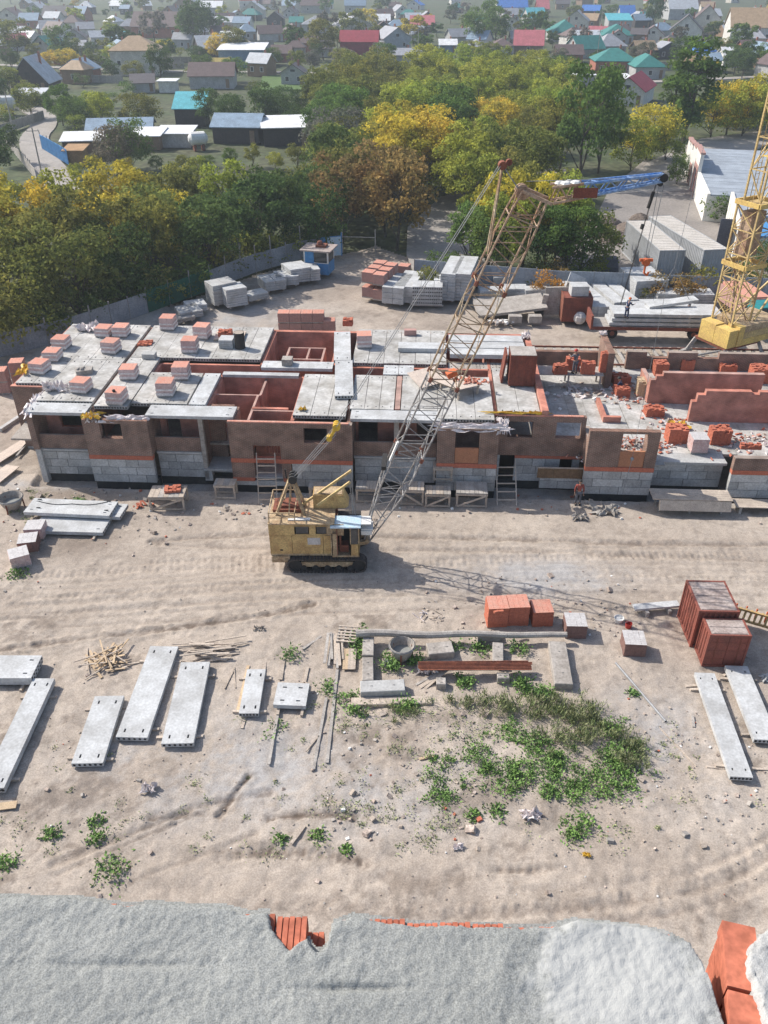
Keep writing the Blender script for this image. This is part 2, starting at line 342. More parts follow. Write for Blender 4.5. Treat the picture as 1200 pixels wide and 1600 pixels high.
for k_ in range(4): RUTS.append((gpx((1260,1262+k_*22),(1170,1330+k_*18),(1050,1380+k_*12),(880,1405+k_*9),(650,1416+k_*8),(420,1400+k_*9)), .15, -.025, .03, k_ == 1, random.uniform(.12,.35)))
RUTS = [(smooth(r[0]),) + r[1:] for r in RUTS]
def ground_h(x, y):
    h = .015 * fld(T1, x, y, 37.0) + .004 * fld(T3, x + 7, y + 3, 9.0) + .05 * fld(T2, x, y, 61.0)
    flat = np.clip((y - 32.5) / 3, 0, 1)
    v = (x - BO.x) * math.sin(ANG) + (y - BO.y) * math.cos(ANG); u = (x - BO.x) * math.cos(ANG) - (y - BO.y) * math.sin(ANG)
    t = np.clip((v + .42) / .25, 0, 1) * np.clip((u + 6.3) / .3, 0, 1); t = t * t * (3 - 2 * t)
    return h * (1 - .45 * flat) - .5 * t
def ground_full(x, y):
    h = ground_h(x, y); dark = np.zeros(x.shape)
    wob = .12 * fld(T1, x * 1.0 + 5, y, 11.0)
    for pts, hw, dep, ridge, tread, dk in RUTS:
        d, s = seg_dist(x, y, pts); d = np.abs(d + wob * hw * 2)
        ends = 1.0
        core = np.clip(1.15 - d / hw, 0, 1); core = core * core * (3 - 2 * core)
        rd = np.exp(-((d - hw * 1.35) / (hw * .35))**2)
        h = h + dep * core + ridge * .6 * rd * (0.6 + .5 * fld(T3, x, y, 5.0).clip(-1, 1))
        if tread: h = h + .022 * core * np.where((s * 2.6) % 1 < .5, 1, -1)
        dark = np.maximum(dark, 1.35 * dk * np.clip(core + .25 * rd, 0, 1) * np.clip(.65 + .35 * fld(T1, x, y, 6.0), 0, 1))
    return h, dark
def grid_mesh(name, xs, ys, hfun, mat_, keep=None, attrs=None):
    X, Y = np.meshgrid(xs, ys); h = hfun(X, Y)
    nx, ny = len(xs), len(ys); V = np.stack([X, Y, h], -1).reshape(-1, 3)
    i = np.arange((nx-1)*(ny-1)); r = i // (nx-1); c = i % (nx-1); a = r * nx + c
    F = np.stack([a, a+1, a+nx+1, a+nx], -1)
    if keep is not None:
        cx = V[F].mean(1); F = F[keep(cx[:,0], cx[:,1])]
    me = bpy.data.meshes.new(name); me.vertices.add(len(V)); me.vertices.foreach_set('co', V.astype(np.float32).ravel())
    me.loops.add(F.size); me.loops.foreach_set('vertex_index', F.astype(np.int32).ravel())
    me.polygons.add(len(F)); me.polygons.foreach_set('loop_start', np.arange(0, F.size, 4, dtype=np.int32))
    try: me.polygons.foreach_set('loop_total', np.full(len(F), 4, dtype=np.int32))
    except Exception: pass
    me.polygons.foreach_set('use_smooth', np.ones(len(F), dtype=bool))
    me.materials.append(mat_)
    if attrs:
        for k, v in attrs.items():
            at_ = me.attributes.new(k, 'FLOAT', 'POINT'); at_.data.foreach_set('value', v(X, Y).astype(np.float32).ravel())
    me.update(); me.validate(); return me
def soil_mat(name, a, b, dark, grey):
    m = bpy.data.materials.new(name); m.use_nodes = True
    nt = m.node_tree; N = nt.nodes; L = nt.links; bs = N['Principled BSDF']; bs.inputs['Roughness'].default_value = .95; bs.inputs['Specular IOR Level'].default_value = .15
    pos = N.new('ShaderNodeNewGeometry').outputs['Position']
    def noise(s, d, r=.6):
        n = N.new('ShaderNodeTexNoise'); n.inputs['Scale'].default_value = s; n.inputs['Detail'].default_value = d; n.inputs['Roughness'].default_value = r
        L.new(pos, n.inputs['Vector']); return n.outputs['Fac']
    def rng(x, lo, hi, o0=0., o1=1.):
        q = N.new('ShaderNodeMapRange'); q.inputs[1].default_value = lo; q.inputs[2].default_value = hi; q.inputs[3].default_value = o0; q.inputs[4].default_value = o1; L.new(x, q.inputs[0]); return q.outputs[0]
    def mix(f, x, y, bt='MIX'):
        k = N.new('ShaderNodeMix'); k.data_type = 'RGBA'; k.blend_type = bt
        for s_, v in ((k.inputs[0], f), (k.inputs[6], x), (k.inputs[7], y)):
            if isinstance(v, tuple): s_.default_value = (*v, 1)
            elif isinstance(v, (int, float)): s_.default_value = v
            else: L.new(v, s_)
        return k.outputs[2]
    def attr(n):
        q = N.new('ShaderNodeAttribute'); q.attribute_name = n; return q.outputs['Fac']
    c = mix(rng(noise(.16, 8), .38, .62), a, b)
    c = mix(rng(noise(.9, 9, .7),   .50, .70, 0, .75), c, tuple(q * .62 for q in b))
    c = mix(attr('grey'), c, grey)
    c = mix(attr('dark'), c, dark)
    fine = noise(16, 6, .75)
    c = mix(1, c, rng(fine, .3, .7, .62, 1.26), 'MULTIPLY'); c = mix(1, c, rng(noise(2.6, 7, .72), .3, .7, .82, 1.12), 'MULTIPLY')
    v = N.new('ShaderNodeTexVoronoi'); v.inputs['Scale'].default_value = 5.5; L.new(pos, v.inputs['Vector'])
    c = mix(rng(v.outputs['Distance'], .0, .13, .35, 0.), c, tuple(q * .45 for q in b))
    L.new(c, bs.inputs['Base Color'])
    bp = N.new('ShaderNodeBump'); bp.inputs['Strength'].default_value = .45; bp.inputs['Distance'].default_value = .05
    L.new(fine, bp.inputs['Height']); L.new(bp.outputs[0], bs.inputs['Normal'])
    return m
M['soil'] = soil_mat('soil', (.475,.408,.345), (.385,.325,.272), (.16,.125,.10), (.40,.385,.375))
def blob(cx, cy, rx, ry, x, y): return np.clip(1.25 - np.hypot((x-cx)/rx, (y-cy)/ry), 0, 1)
def grey_attr(x, y):
    n = fld(T1, x, y, 23.0)
    g = .8*blob(8.2, 36.3, 6, 1.9, x, y) + .7*blob(12.4, 24.5, 3.4, 4, x, y) + .6*blob(-1.5, 22.5, 7, 3.0, x, y) + .6*blob(-9, 24, 6, 4, x, y)
    g += .9*blob(-18, 77, 14, 6, x, y)*.6 + .9*np.clip((44.9 + (x+16.7)*-.048 - y)*-1 + .2, 0, 1)*np.clip(47 - y, 0, 1)
    return np.clip(g * (.75 + .4 * n), 0, .95)
xs = np.arange(-33, 33.01, .11); ys = np.arange(13.5, 47.3, .11)
def h_only(x, y): return ground_full(x, y)[0]
def d_only(x, y):
    d = ground_full(x, y)[1]
    n = fld(T2, x + 3, y + 9, 17.0)
    d = np.maximum(d, .55 * np.clip(n - .9, 0, 1) * (y < 33))
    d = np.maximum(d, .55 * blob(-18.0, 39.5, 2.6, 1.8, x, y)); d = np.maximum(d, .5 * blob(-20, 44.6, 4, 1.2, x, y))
    return np.clip(d, 0, 1)
_gx, _gy = np.meshgrid(xs, ys); GROUND_Z = ground_full(_gx, _gy)[0]; GROUND_ORG = (xs[0], ys[0], .11)
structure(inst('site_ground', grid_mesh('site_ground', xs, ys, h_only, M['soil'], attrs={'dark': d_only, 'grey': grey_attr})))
FENCE_L = [(-60,53), (-46,58), (-32.9,66.6), (-27.9,70.7), (-22.7,77.4), (-17.8,84.1), (-13.9,89.8), (-9.4,94.4), (-5.9,96.2)]
FENCE_R = [(3.2,87.0), (9.8,85.0), (18.3,83.1), (29.6,81.8), (45,80.2), (62,78.6)]
LINE = FENCE_L + [(-1,100.5), (2.6,96)] + FENCE_R
LX = np.array([p[0] for p in LINE]); LY = np.array([p[1] for p in LINE])
def behind(x, y): return y > np.interp(x, LX, LY)
def h_coarse(x, y):
    h = ground_h(x, y) * .8 + .02 * fld(T1, x, y, 19.0)
    deep = (x > -32) & (x < 32) & (y > 14.5) & (y < 46.3)
    return np.where(deep, -.5, h - .02)
def d_coarse(x, y):
    d = .35 * np.clip(fld(T2, x, y, 31.0) - .4, 0, 1) + .25 * blob(-4, 86, 9, 4, x, y)
    return np.clip(d, 0, 1)
xs = np.arange(-60, 60.1, .4); ys = np.arange(-30, 104, .4)
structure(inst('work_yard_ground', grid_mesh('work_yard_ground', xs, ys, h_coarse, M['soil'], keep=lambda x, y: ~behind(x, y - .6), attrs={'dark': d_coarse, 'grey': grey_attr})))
M['meadow'] = mat('meadow', (.06,.085,.033), (.095,.095,.055), .07, fine=.3, bscale=.9, detail=9)
xs = np.concatenate([np.arange(-1800, -200, 100), np.arange(-200, 201, 10), np.arange(300, 1900, 100)]).astype(float)
ys = np.concatenate([np.arange(-300, 40, 40), np.arange(40, 420, 10), np.arange(420, 1000, 40), np.arange(1000, 4200, 200)]).astype(float)
def h_far(x, y):
    near = (np.abs(x) < 62) & (y < 106) & (y > -40)
    return np.where(near, -.62, -.30) + np.where(y > 130, .12 * np.clip(fld(T2, x, y, 200.0), -1, 1), 0)
structure(inst('ground', grid_mesh('ground', xs, ys, h_far, M['meadow'])))
def sheet(name, pts, z, m, kind='structure', th=.25):
    mb = MB(); mb.prism([tuple(p[:2]) for p in pts], z - th, z, 0); o = mb.build(name, m); o['kind'] = kind; return o
# paved yard behind the right fence, roads
sheet('yard_pavement', [(17,83.6),(62,79.2),(70,110),(62,140),(44,150),(33,128),(27,110),(20,97)], -.02, M['asphalt'])
sheet('back_road', [(33,126),(44,148),(60,170),(95,190),(95,181),(70,164),(54,143),(46,128)], .0, M['road'])
sheet('footpath', [(2.6,96.5),(3.5,87.6),(9.8,85.6),(14.5,84.6),(11,100),(12,120),(30,142),(27,144),(8,124),(3,108)], -.015, M['road'])
def ribbon(name, pts, w, z, m):
    pts = smooth([tuple(p[:2]) for p in pts], 2); mb = MB(); P = []
    for i, p in enumerate(pts):
        a = pts[max(0, i-1)]; b = pts[min(len(pts)-1, i+1)]; d = Vector((b[0]-a[0], b[1]-a[1], 0)).normalized(); n = Vector((-d.y, d.x, 0))
        ww = w[0] + (w[1] - w[0]) * i / (len(pts) - 1)
        for s_ in (-1, 1):
            for zz in (z, z - .3): P.append((p[0] + n.x * s_ * ww / 2, p[1] + n.y * s_ * ww / 2, zz))
    F = []
    for i in range(len(pts) - 1):
        k = 4 * i; F += [(k, k+2, k+6, k+4), (k+1, k, k+4, k+5), (k+2, k+3, k+7, k+6)]
    mb.add(P, F); o = mb.build(name, m); return structure(o)
ribbon('village_street', [at(95,300), at(88,275), at(70,255), at(55,232), at(52,212), at(68,198), at(70,180), at(30,160)], (5.5, 5), -.02, M['road'])
ribbon('village_lane', [at(-200,92), at(250,112), at(520,112), at(800,135), at(1000,128), at(1400,110)], (4, 4), -.03, M['road'])
sheet('lawn', [at(405,140)[:2], at(475,140)[:2], at(470,116)[:2], at(410,118)[:2]], .0, mat('lawn', (.10,.17,.045), (.08,.13,.04), .3))
# ------------------------------------------------------------------ building site: unfinished brick block
bld = thing('unfinished_building', 'long unfinished two level brick building with grey block base and open roof slabs', 'building', BO, -ANG)
def wall_cells(name, m, parent, u0, u1, z0, z1, v0, v1, holes=(), along='u', extra=None):
    """a wall with real openings: u0-u1 along, v0-v1 thick, openings (a0,a1,z0,z1)"""
    xs_ = sorted({u0, u1, *[h[0] for h in holes], *[h[1] for h in holes]}); zs = sorted({z0, z1, *[h[2] for h in holes], *[h[3] for h in holes]})
    xs_ = [x for x in xs_ if u0 <= x <= u1]; zs = [z for z in zs if z0 <= z <= z1]
    def solid(i, k):
        if i < 0 or k < 0 or i >= len(xs_)-1 or k >= len(zs)-1: return False
        cx = (xs_[i]+xs_[i+1])/2; cz = (zs[k]+zs[k+1])/2
        return not any(h[0] < cx < h[1] and h[2] < cz < h[3] for h in holes)
    mb = MB()
    def P(a, v, z): return (a, v, z) if along == 'u' else (v, a, z)
    def q(p): mb.add([P(*x) for x in p], [(0,1,2,3) if along == 'u' else (3,2,1,0)])
    for i in range(len(xs_)-1):
        for k in range(len(zs)-1):
            if not solid(i, k): continue
            a, b, c, d = xs_[i], xs_[i+1], zs[k], zs[k+1]
            q([(a,v0,c),(b,v0,c),(b,v0,d),(a,v0,d)]); q([(b,v1,c),(a,v1,c),(a,v1,d),(b,v1,d)])
            if not solid(i-1,k): q([(a,v1,c),(a,v0,c),(a,v0,d),(a,v1,d)])
            if not solid(i+1,k): q([(b,v0,c),(b,v1,c),(b,v1,d),(b,v0,d)])
            if not solid(i,k+1): q([(a,v0,d),(b,v0,d),(b,v1,d),(a,v1,d)])
            if not solid(i,k-1): q([(a,v1,c),(b,v1,c),(b,v0,c),(a,v0,c)])
    return mb.build(name, m, parent)
def bpart(name, m, u0, u1, v0, v1, z0, z1, parent=None):
    mb = MB(); mb.bx(u0, u1, v0, v1, z0, z1); return mb.build(name, m, parent or bld)
BLOCK = MB(); BLOCK.bx(-.5, .5, -.5, .5, -.5, .5); BLOCK_ME = BLOCK.mesh('foundation_block', M['block'])
M['joint'] = mat('joint', (.20,.20,.20), (.15,.15,.15), 3)
def blockwall(u0, u1, v, z0=.22, n=3, h=.56, th=.4, along='u'):
    bpart('block_joint_core', M['joint'], *( (u0+.03, u1-.03, v+.03, v+th) if along == 'u' else (v+.03, v+th, u0+.03, u1-.03)), z0, z0 + n*h - .015)
    for k in range(n):
        x = u0; first = True
        while x < u1 - .05:
            l = random.choice([.8, 1.15, 1.15, 1.9, 2.3]) if not (first and k % 2) else .6
            first = False
            if u1 - x - l < .5: l = u1 - x
            c = (x + l/2, v + .15 + random.uniform(-.012, .008), z0 + k*h + h/2)
            if along != 'u': c = (c[1], c[0], c[2])
            s_ = (l - .035, .30, h - .03) if along == 'u' else (.30, l - .035, h - .03)
            inst('foundation_block', BLOCK_ME, bld, c, 0, s_)
            x += l
# plinth (waterproofed) under the blocks
for u0, u1, v in ((-5.9,-2.05,1.0),(-2.05,2.05,.22),(2.05,7.0,1.0),(7.0,14.75,.22),(14.75,20.0,1.0),(20.0,23.75,.22),(23.75,29.2,1.55),(29.2,33.45,.22),(33.45,38.2,1.35),(38.2,46,.22)):
    bpart('tarred_plinth', M['tar'], u0, u1, v, v + .7, -.6, .22)
blockwall(-5.7,-2.1,.85); blockwall(.5, 2.2, -5.75, along='v') if False else None
blockwall(-2.05,2.05,0); blockwall(2.1,5.0,.85); blockwall(10.9,14.75,0); blockwall(14.8,19.95,.85); blockwall(20.0,23.75,0)
blockwall(25.0,27.9,1.4); blockwall(28.7,29.15,1.4); blockwall(29.2,33.45,0); blockwall(33.5,38.1,1.2); blockwall(38.2,46,0)
blockwall(26.6,29.15,.55, n=2)
for u0, u1 in ((-2.05,2.05),(7.05,14.75),(20.0,23.75),(29.2,33.45),(38.2,46)):
    bpart('red_brick_band', M['brick_loose'], u0, u1, -.03, .35, 1.915, 2.2)
bpart('red_brick_band', M['brick_loose'], 25.0, 29.15, 1.37, 1.75, 1.915, 2.1)
# bays (front wall panels with window openings)
BR = M['brick_brown']; RD = M['brick_red']
wall_cells('front_wall', BR, bld, -2.05, 2.05, 2.2, 4.68, 0, .38, [(-1.0,.36,3.4,4.45)])
wall_cells('front_wall', BR, bld, 7.05, 14.75, 2.2, 4.72, 0, .38, [(8.5,10.25,2.2,3.15),(11.75,13.2,3.4,4.45)])
wall_cells('front_wall', BR, bld, 7.05, 10.85, .8, 1.915, 0, .38, [(8.5,10.25,.8,1.915)])
wall_cells('front_wall', BR, bld, 20.0, 23.75, 2.2, 4.65, 0, .38, [(21.1,22.6,2.2,4.5)])
wall_cells('front_wall', BR, bld, 23.75, 29.2, 2.1, 4.85, 1.4, 1.78, [(24.4,25.95,3.4,4.5),(27.4,28.95,3.4,4.5)])
wall_cells('front_wall', BR, bld, 29.2, 33.45, 2.2, 4.7, 0, .38, [(31.2,32.75,2.2,4.55)])
wall_cells('front_wall', BR, bld, 38.2, 46, 2.2, 3.05, 0, .38, [])
bpart('orange_infill', M['infill'], 21.12, 22.58, .05, .2, 2.21, 3.28); bpart('orange_infill', M['infill'], 31.22, 32.73, .05, .2, 2.21, 3.32)
bpart('red_brick_band', M['brick_loose'], 7.05, 8.45, -.03, .3, .55, .8); bpart('red_brick_band', M['brick_loose'], 10.3, 10.85, -.03, .3, .55, .8)
bpart('concrete_footing', M['block'], 7.05, 10.85, .02, .4, .22, .55)
bpart('door_sill', M['concrete'], 8.5, 10.25, -.02, .5, .78, .86)
bpart('door_back_wall', RD, 8.2, 10.5, 2.2, 2.45, .8, 4.6); bpart('door_floor', M['concrete_old'], 8.3, 10.4, .4, 2.2, .7, .8)
for k in range(5):
    bpart('hanging_board', M['rust_panel'], 9.3 + k*.18, 9.4 + k*.18, .3, .35, 2.5, 3.13)
# corner pillar side walls of the bays
for u0, u1, v1 in ((-2.05,-1.70,2.3),(1.7,2.05,2.3),(7.05,7.4,2.3),(14.4,14.75,2.3),(20.0,20.35,2.3),(23.4,23.75,1.4),(29.2,29.55,2.0),(33.1,33.45,2.0)):
    bpart('bay_side_wall', BR, u0, u1, .38, v1, 2.2, 4.66 if u0 < 29 else 4.0)
bpart('corner_wall', BR, -5.8, -5.42, .5, 4.4, 2.2, 4.68); bpart('corner_base', M['block'], -5.75, -5.4, .55, 4.4, -.3, 2.18)
wall_cells('end_wall', BR, bld, -8.4, -5.82, .2, 4.68, 4.4, 4.78, [])
bpart('end_wall_base', M['block'], -8.35, -5.82, 4.45, 4.75, -.4, .2)
# balcony bays: parapets, slab noses, inner walls with dark openings
def balcony(u0, u1, vf, holes, vb=2.3):
    bpart('balcony_parapet', BR, u0, u1, vf, vf + .14, 2.12, 3.12)
    bpart('balcony_slab', M['concrete'], u0, u1, vf - .08, vb, 1.96, 2.11)
    wall_cells('balcony_back_wall', RD, bld, u0, u1, 2.12, 4.66, vb, vb + .3, holes)
balcony(-5.4,-2.08,.85,[(-4.5,-3.1,2.9,4.5)]); balcony(2.08,4.98,.85,[(2.5,3.4,2.12,4.4)]); balcony(14.78,19.97,.85,[(14.95,16.2,2.12,4.5),(18.7,19.8,2.6,4.5)])
bpart('balcony_pillar', M['concrete_old'], 17.3, 17.6, .95, 2.28, 2.12, 4.66); bpart('entrance_pillar', M['concrete_old'], 5.0, 5.28, .8, 1.1, .1, 4.66)
wall_cells('entrance_back_wall', BR, bld, 5.28, 7.04, .9, 4.66, 2.3, 2.6, [(6.3,7.0,1.0,3.4)]); bpart('entrance_slab', M['concrete'], 5.0, 7.04, .7, 2.3, .78, .95)
bpart('entrance_side_wall', BR, 5.02, 5.26, 1.1, 2.3, .95, 4.66); bpart('entrance_base', M['block'], 5.0, 5.5, .8, 2.3, .0, .78)
wall_cells('basement_wall', M['block'], bld, 5.3, 7.04, .1, .78, 1.5, 1.8, [])
bpart('basement_jamb', M['block'], 23.78, 24.05, 1.4, 1.75, .22, 2.1)
bpart('basement_shade_wall', M['dark'], 23.8, 29.1, 3.4, 3.5, .1, 2.1)  # wall coloured near black to put the basement's shade behind the openings
# floor deck and interior walls
bpart('floor_deck', M['concrete_old'], -8.0, 46, 2.0, 15.2, 2.0, 2.13); bpart('floor_deck_nose', M['concrete'], 33.5, 38.15, .85, 2.0, 2.02, 2.19)
for k, (u0, u1) in enumerate(((26.85,28.0),(28.02,29.2),(29.22,30.4),(30.42,31.6),(31.62,32.9),(32.95,34.2),(34.22,35.4),(35.42,36.6),(36.62,37.8),(37.82,39.1),(39.12,40.3),(40.32,41.6),(41.62,42.9),(42.92,44.2),(44.22,45.5))):
    bpart('floor_slab', M['concrete_stained'], u0, u1, .42 if u0 > 29.3 and not 33.3 < u0 < 38 else 2.0, 8.9, 2.135, 2.2 + random.uniform(-.006, .006))
    bpart('floor_slab', M['concrete_stained'], u0, u1, 8.93, 15.2, 2.135, 2.2 + random.uniform(-.006, .006))
IW = [(-8.4,-8.05,4.78,15.4),(-8.05,26.8,15.05,15.4),(-1.97,-1.73,2.3,15.05),(.4,.65,6.9,8.75),(.65,20.6,6.75,6.98),(.65,7.6,8.6,8.82),(7.6,12.7,8.85,9.0),(12.7,23.6,8.6,8.82),(5.2,5.44,2.3,6.75),
      (7.58,7.8,9.0,15.05),(12.55,12.85,9.0,15.05),(10.9,11.12,.5,6.75),(14.2,14.45,2.3,6.75),(17.3,17.62,1.85,6.75),(20.5,20.72,8.82,15.05),(23.52,23.72,1.8,15.05)]
for u0, u1, v0, v1 in IW: bpart('inner_wall', RD, u0, u1, v0, v1, 2.13, 4.69 if u0 != 17.3 else 4.97)
IW2 = [(5.44,8.4,4.2,4.33),(8.3,8.45,4.33,6.75),(8.15,8.3,.38,4.2),(8.3,10.9,2.0,2.13),(9.1,9.25,9.3,12.4),(9.25,11.7,12.25,12.4),(11.7,11.85,9.0,12.4),(9.25,11.7,10.2,10.34),(10.6,10.74,10.34,12.25)]
for u0, u1, v0, v1 in IW2: bpart('partition_wall', RD, u0, u1, v0, v1, 2.13, 4.55)
wall_cells('high_wall', RD, bld, 1.5, 13.2, 2.21, 5.25, 26.42, 26.82, [(4.2,6.3,2.21,4.4)], along='v')
wall_cells('low_wall', RD, bld, 34.9, 42.6, 2.21, 4.55, 9.1, 9.45, [(34.8,35.25,4.0,4.6),(35.25,35.7,4.3,4.6)])
bpart('wall_return', RD, 34.9, 35.2, 9.45, 12, 2.21, 3.6)
wall_cells('low_wall', RD, bld, 37.1, 46, 2.21, 4.5, 6.4, 6.78, [(37.0,37.4,3.7,4.6),(37.4,37.9,4.2,4.6),(40.9,41.4,4.3,4.6)])
bpart('wall_return', RD, 43.2, 43.55, 1.0, 6.38, 2.21, 3.9)
wall_cells('back_wall', BR, bld, 34.5, 46, 2.21, 3.6, 15.0, 15.38, [(36.0,37.6,3.15,3.7),(39.8,41.4,3.15,3.7)])
wall_cells('back_wall', BR, bld, 27.6, 32.4, 2.21, 3.5, 15.0, 15.38, [])
wall_cells('stub_wall', BR, bld, 11.5, 15.0, 2.21, 4.9, 32.3, 32.75, [], along='v')
bpart('wall_edge', RD, 31.3, 32.5, 6.0, 6.25, 2.21, 2.62); bpart('wall_edge', RD, 31.3, 31.55, 6.25, 9.0, 2.21, 2.62)
# thin rows of light bricks along the wall heads
for u0, u1, v0, v1, z in ((7.05,14.75,.02,.2,4.722),(23.75,29.2,1.42,1.6,4.852),(-8.4,-5.8,4.42,4.7,4.682)):
    x = u0
    while x < u1 - .3:
        l = random.choice([.25, .25, .5]); bpart('wall_head_brick', M['brick_top'], x, x + l - .012, v0 + random.uniform(-.01,.01), v1, z, z + .075); x += l
# ---- roof slabs: each hollow-core slab a part, lifting pockets cut in
def slab_mb(L_, W_, T_, m=0, dark_m=1, ncore=6, pockets=True):
    """slab along local y; pockets near its four corners"""
    mb = MB()
    px_ = [-W_/2, -W_*.29 - .04, -W_*.29 + .04, W_*.29 - .04, W_*.29 + .04, W_/2]
    e = .38; q = .1 if T_ != .22 or W_ > 1.18 else .06; py_ = [-L_/2, -L_/2 + e - q, -L_/2 + e + q, L_/2 - e - q, L_/2 - e + q, L_/2]
    def hgt(i, j): return T_ - .09 if pockets and i in (1, 3) and j in (1, 3) else T_
    for i in range(5):
        for j in range(5):
            h = hgt(i, j); a, b, c, d = px_[i], px_[i+1], py_[j], py_[j+1]
            mb.add([(a,c,h),(b,c,h),(b,d,h),(a,d,h)], [(0,1,2,3)], m if h == T_ else dark_m)  # pocket floors coloured dark for the shade in the recess
            if h < T_:
                for (p, q) in (((a,c),(b,c)),((b,c),(b,d)),((b,d),(a,d)),((a,d),(a,c))):
                    mb.add([(*q,h),(*p,h),(*p,T_),(*q,T_)], [(0,1,2,3)], m)
                mb.tube(((a+b)/2, c+.03, T_-.03), ((a+b)/2, d-.03, T_-.03), .012, 4, dark_m)
    a, b, c, d = -W_/2, W_/2, -L_/2, L_/2
    mb.add([(a,c,0),(b,c,0),(b,d,0),(a,d,0),(a,c,T_),(b,c,T_),(b,d,T_),(a,d,T_)], [(3,2,1,0),(0,1,5,4),(1,2,6,5),(2,3,7,6),(3,0,4,7)], m)
    for k in range(ncore):
        x = -W_/2 + W_*(k+.5)/ncore
        for y, s_ in ((c - .004, 1), (d + .004, -1)):
            n = 6; r = T_ * .3
            P = [(x + s_*r*math.cos(2*math.pi*q/n), y, T_*.5 + r*math.sin(2*math.pi*q/n)) for q in range(n)]
            mb.add(P, [tuple(range(n))], dark_m)  # flat dark discs paint the shade of the core openings
    return mb
SLABS = {}
def slab_mesh(L_, W_, T_, key, pockets=True):
    k = (round(L_, 2), round(W_, 2), round(T_, 2), key, pockets)
    if k not in SLABS: SLABS[k] = slab_mb(L_, W_, T_, pockets=pockets).mesh('hollow_slab', [M[key], M['dark']])
    return SLABS[k]
def roof_slabs(u0, u1, v0, v1, n, key='concrete_stained', z=4.7):
    w = (u1 - u0) / n
    for k in range(n):
        v0_ = v0[k] if isinstance(v0, (list, tuple)) else v0
        L_ = v1 - v0_; o = inst('roof_slab', slab_mesh(L_, w - .03, .22, key), bld, (u0 + w*(k+.5), (v0_+v1)/2, z + random.uniform(-.008, .012)), R(random.uniform(-.15, .15)))
roof_slabs(-8.1,-1.98,[4.6,4.6,2.05,2.05,2.05],8.6,5); roof_slabs(-8.1,-1.98,8.65,15.3,5)
roof_slabs(-1.72,7.55,9.2,15.3,8); roof_slabs(-1.72,.45,1.45,9.1,2); roof_slabs(.5,4.1,2.0,6.72,3); roof_slabs(4.2,5.3,1.95,6.7,1, 'concrete_new')
roof_slabs(11.0,14.3,.8,6.9,3); roof_slabs(14.05,20.65,8.95,15.25,6); roof_slabs(14.45,17.25,1.85,6.92,3); roof_slabs(17.66,23.48,[1.85,1.85,.75,.75,.75],6.95,5); roof_slabs(23.76,26.38,1.7,8.5,2)
roof_slabs(20.75,26.38,8.8,10.0,5,'concrete_old',4.45); roof_slabs(16.3,18.4,7.05,8.58,2,'concrete_new',4.73)
for u0, u1, v0, v1 in ((-5.75,-1.95,.5,1.85),(1.85,7.35,.4,1.85),(14.6,20.15,.55,1.8)):
    inst('balcony_cover_slab', slab_mesh(u1-u0, v1-v0, .2, 'concrete_new'), bld, ((u0+u1)/2, (v0+v1)/2, 4.69), R(90))
inst('bridge_slab', slab_mesh(4.95, 1.15, .22, 'concrete_new'), bld, (10.3, 8.4, 4.71), R(90))
inst('bridge_slab', slab_mesh(5.2, .5, .2, 'concrete_new', False), bld, (8.0, 6.85, 4.7), R(90))
# ------------------------------------------------------------------ brick pallets
def brick_pack(kind, seed, w=1.04, d=1.04, h=.76, courses=9):
    rs = random.Random(seed); mb = MB(); ch = h / courses
    side = {'film':1, 'bare':0, 'faded':0, 'paver':0, 'pale':1}[kind]
    nx, ny = 4, 8
    for k in range(courses):
        ox, oy = rs.uniform(-.012,.012), rs.uniform(-.012,.012); z0 = k*ch; z1 = z0 + ch - .006; top = k == courses - 1
        for i in range(nx):
            for j in range(ny):
                if not top and 0 < i < nx-1 and 0 < j < ny-1: continue
                x0 = -w/2 + w*i/nx + ox + .003; x1 = -w/2 + w*(i+1)/nx + ox - .003; y0 = -d/2 + d*j/ny + oy + .002; y1 = -d/2 + d*(j+1)/ny + oy - .002
                n = len(mb.f); q = rs.uniform(-.004,.004); mb.bx(x0+q, x1+q, y0, y1, z0, z1, side)
                if top: mb.m[n+1] = 2
    return mb
PK_M = {'film': ['brick_faded','film','brick_top'], 'bare': ['brick_loose','brick_loose','brick_top'], 'faded': ['brick_faded','film','brick_top'], 'paver': ['paver','film_grey','film_grey'], 'pale': ['brick_faded','film','film_grey']}
_p = MB()
for y in (-.45, 0, .45): _p.bx(-.52, .52, y-.05, y+.05, .0, .08)
for k in range(6): _p.bx(-.52 + k*.18, -.38 + k*.18, -.52, .52, .082, .105)
PALLET_ME = _p.mesh('pallet', M['wood_grey'])
PACK_ME = {}
def pack_mesh(kind, var, h, courses):
    k = (kind, var, h, courses)
    if k not in PACK_ME: PACK_ME[k] = brick_pack(kind, var, 1.04, 1.04, h, courses).mesh('brick_courses', [M[q] for q in PK_M[kind]])
    return PACK_ME[k]
def pallet(px, py, z, label, kind='film', h=.78, courses=9, rz=0, group='brick pallets on the roof', s=1.0, loc=None, wrap=True, name='brick_pallet'):
    p = loc if loc is not None else at(px, py, z) + Vector((0, .52*s, 0))
    t = thing(name, label, 'brick pallet', p, rz if rz else -ANG + R(random.uniform(-4, 4)), group)
    t.scale = (s, s, s)
    inst('pallet', PALLET_ME, t)
    b = inst('brick_courses', pack_mesh(kind, random.randint(0, 2), h, courses), t, (0, 0, .107)); stuff(b)
    if wrap and kind in ('film', 'pale'):
        mb = MB(); e = .545
        for zz, hh in ((.12, .18), (.46, .12)):
            mb.add([(-e,-e,zz),(e,-e,zz),(e,e,zz),(-e,e,zz),(-e,-e,zz+hh),(e,-e,zz+hh),(e,e,zz+hh+.03),(-e,e,zz+hh)], [(0,1,5,4),(1,2,6,5),(2,3,7,6),(3,0,4,7)])
        mb.build('wrap_band', M['plastic_white'], t)
    return t
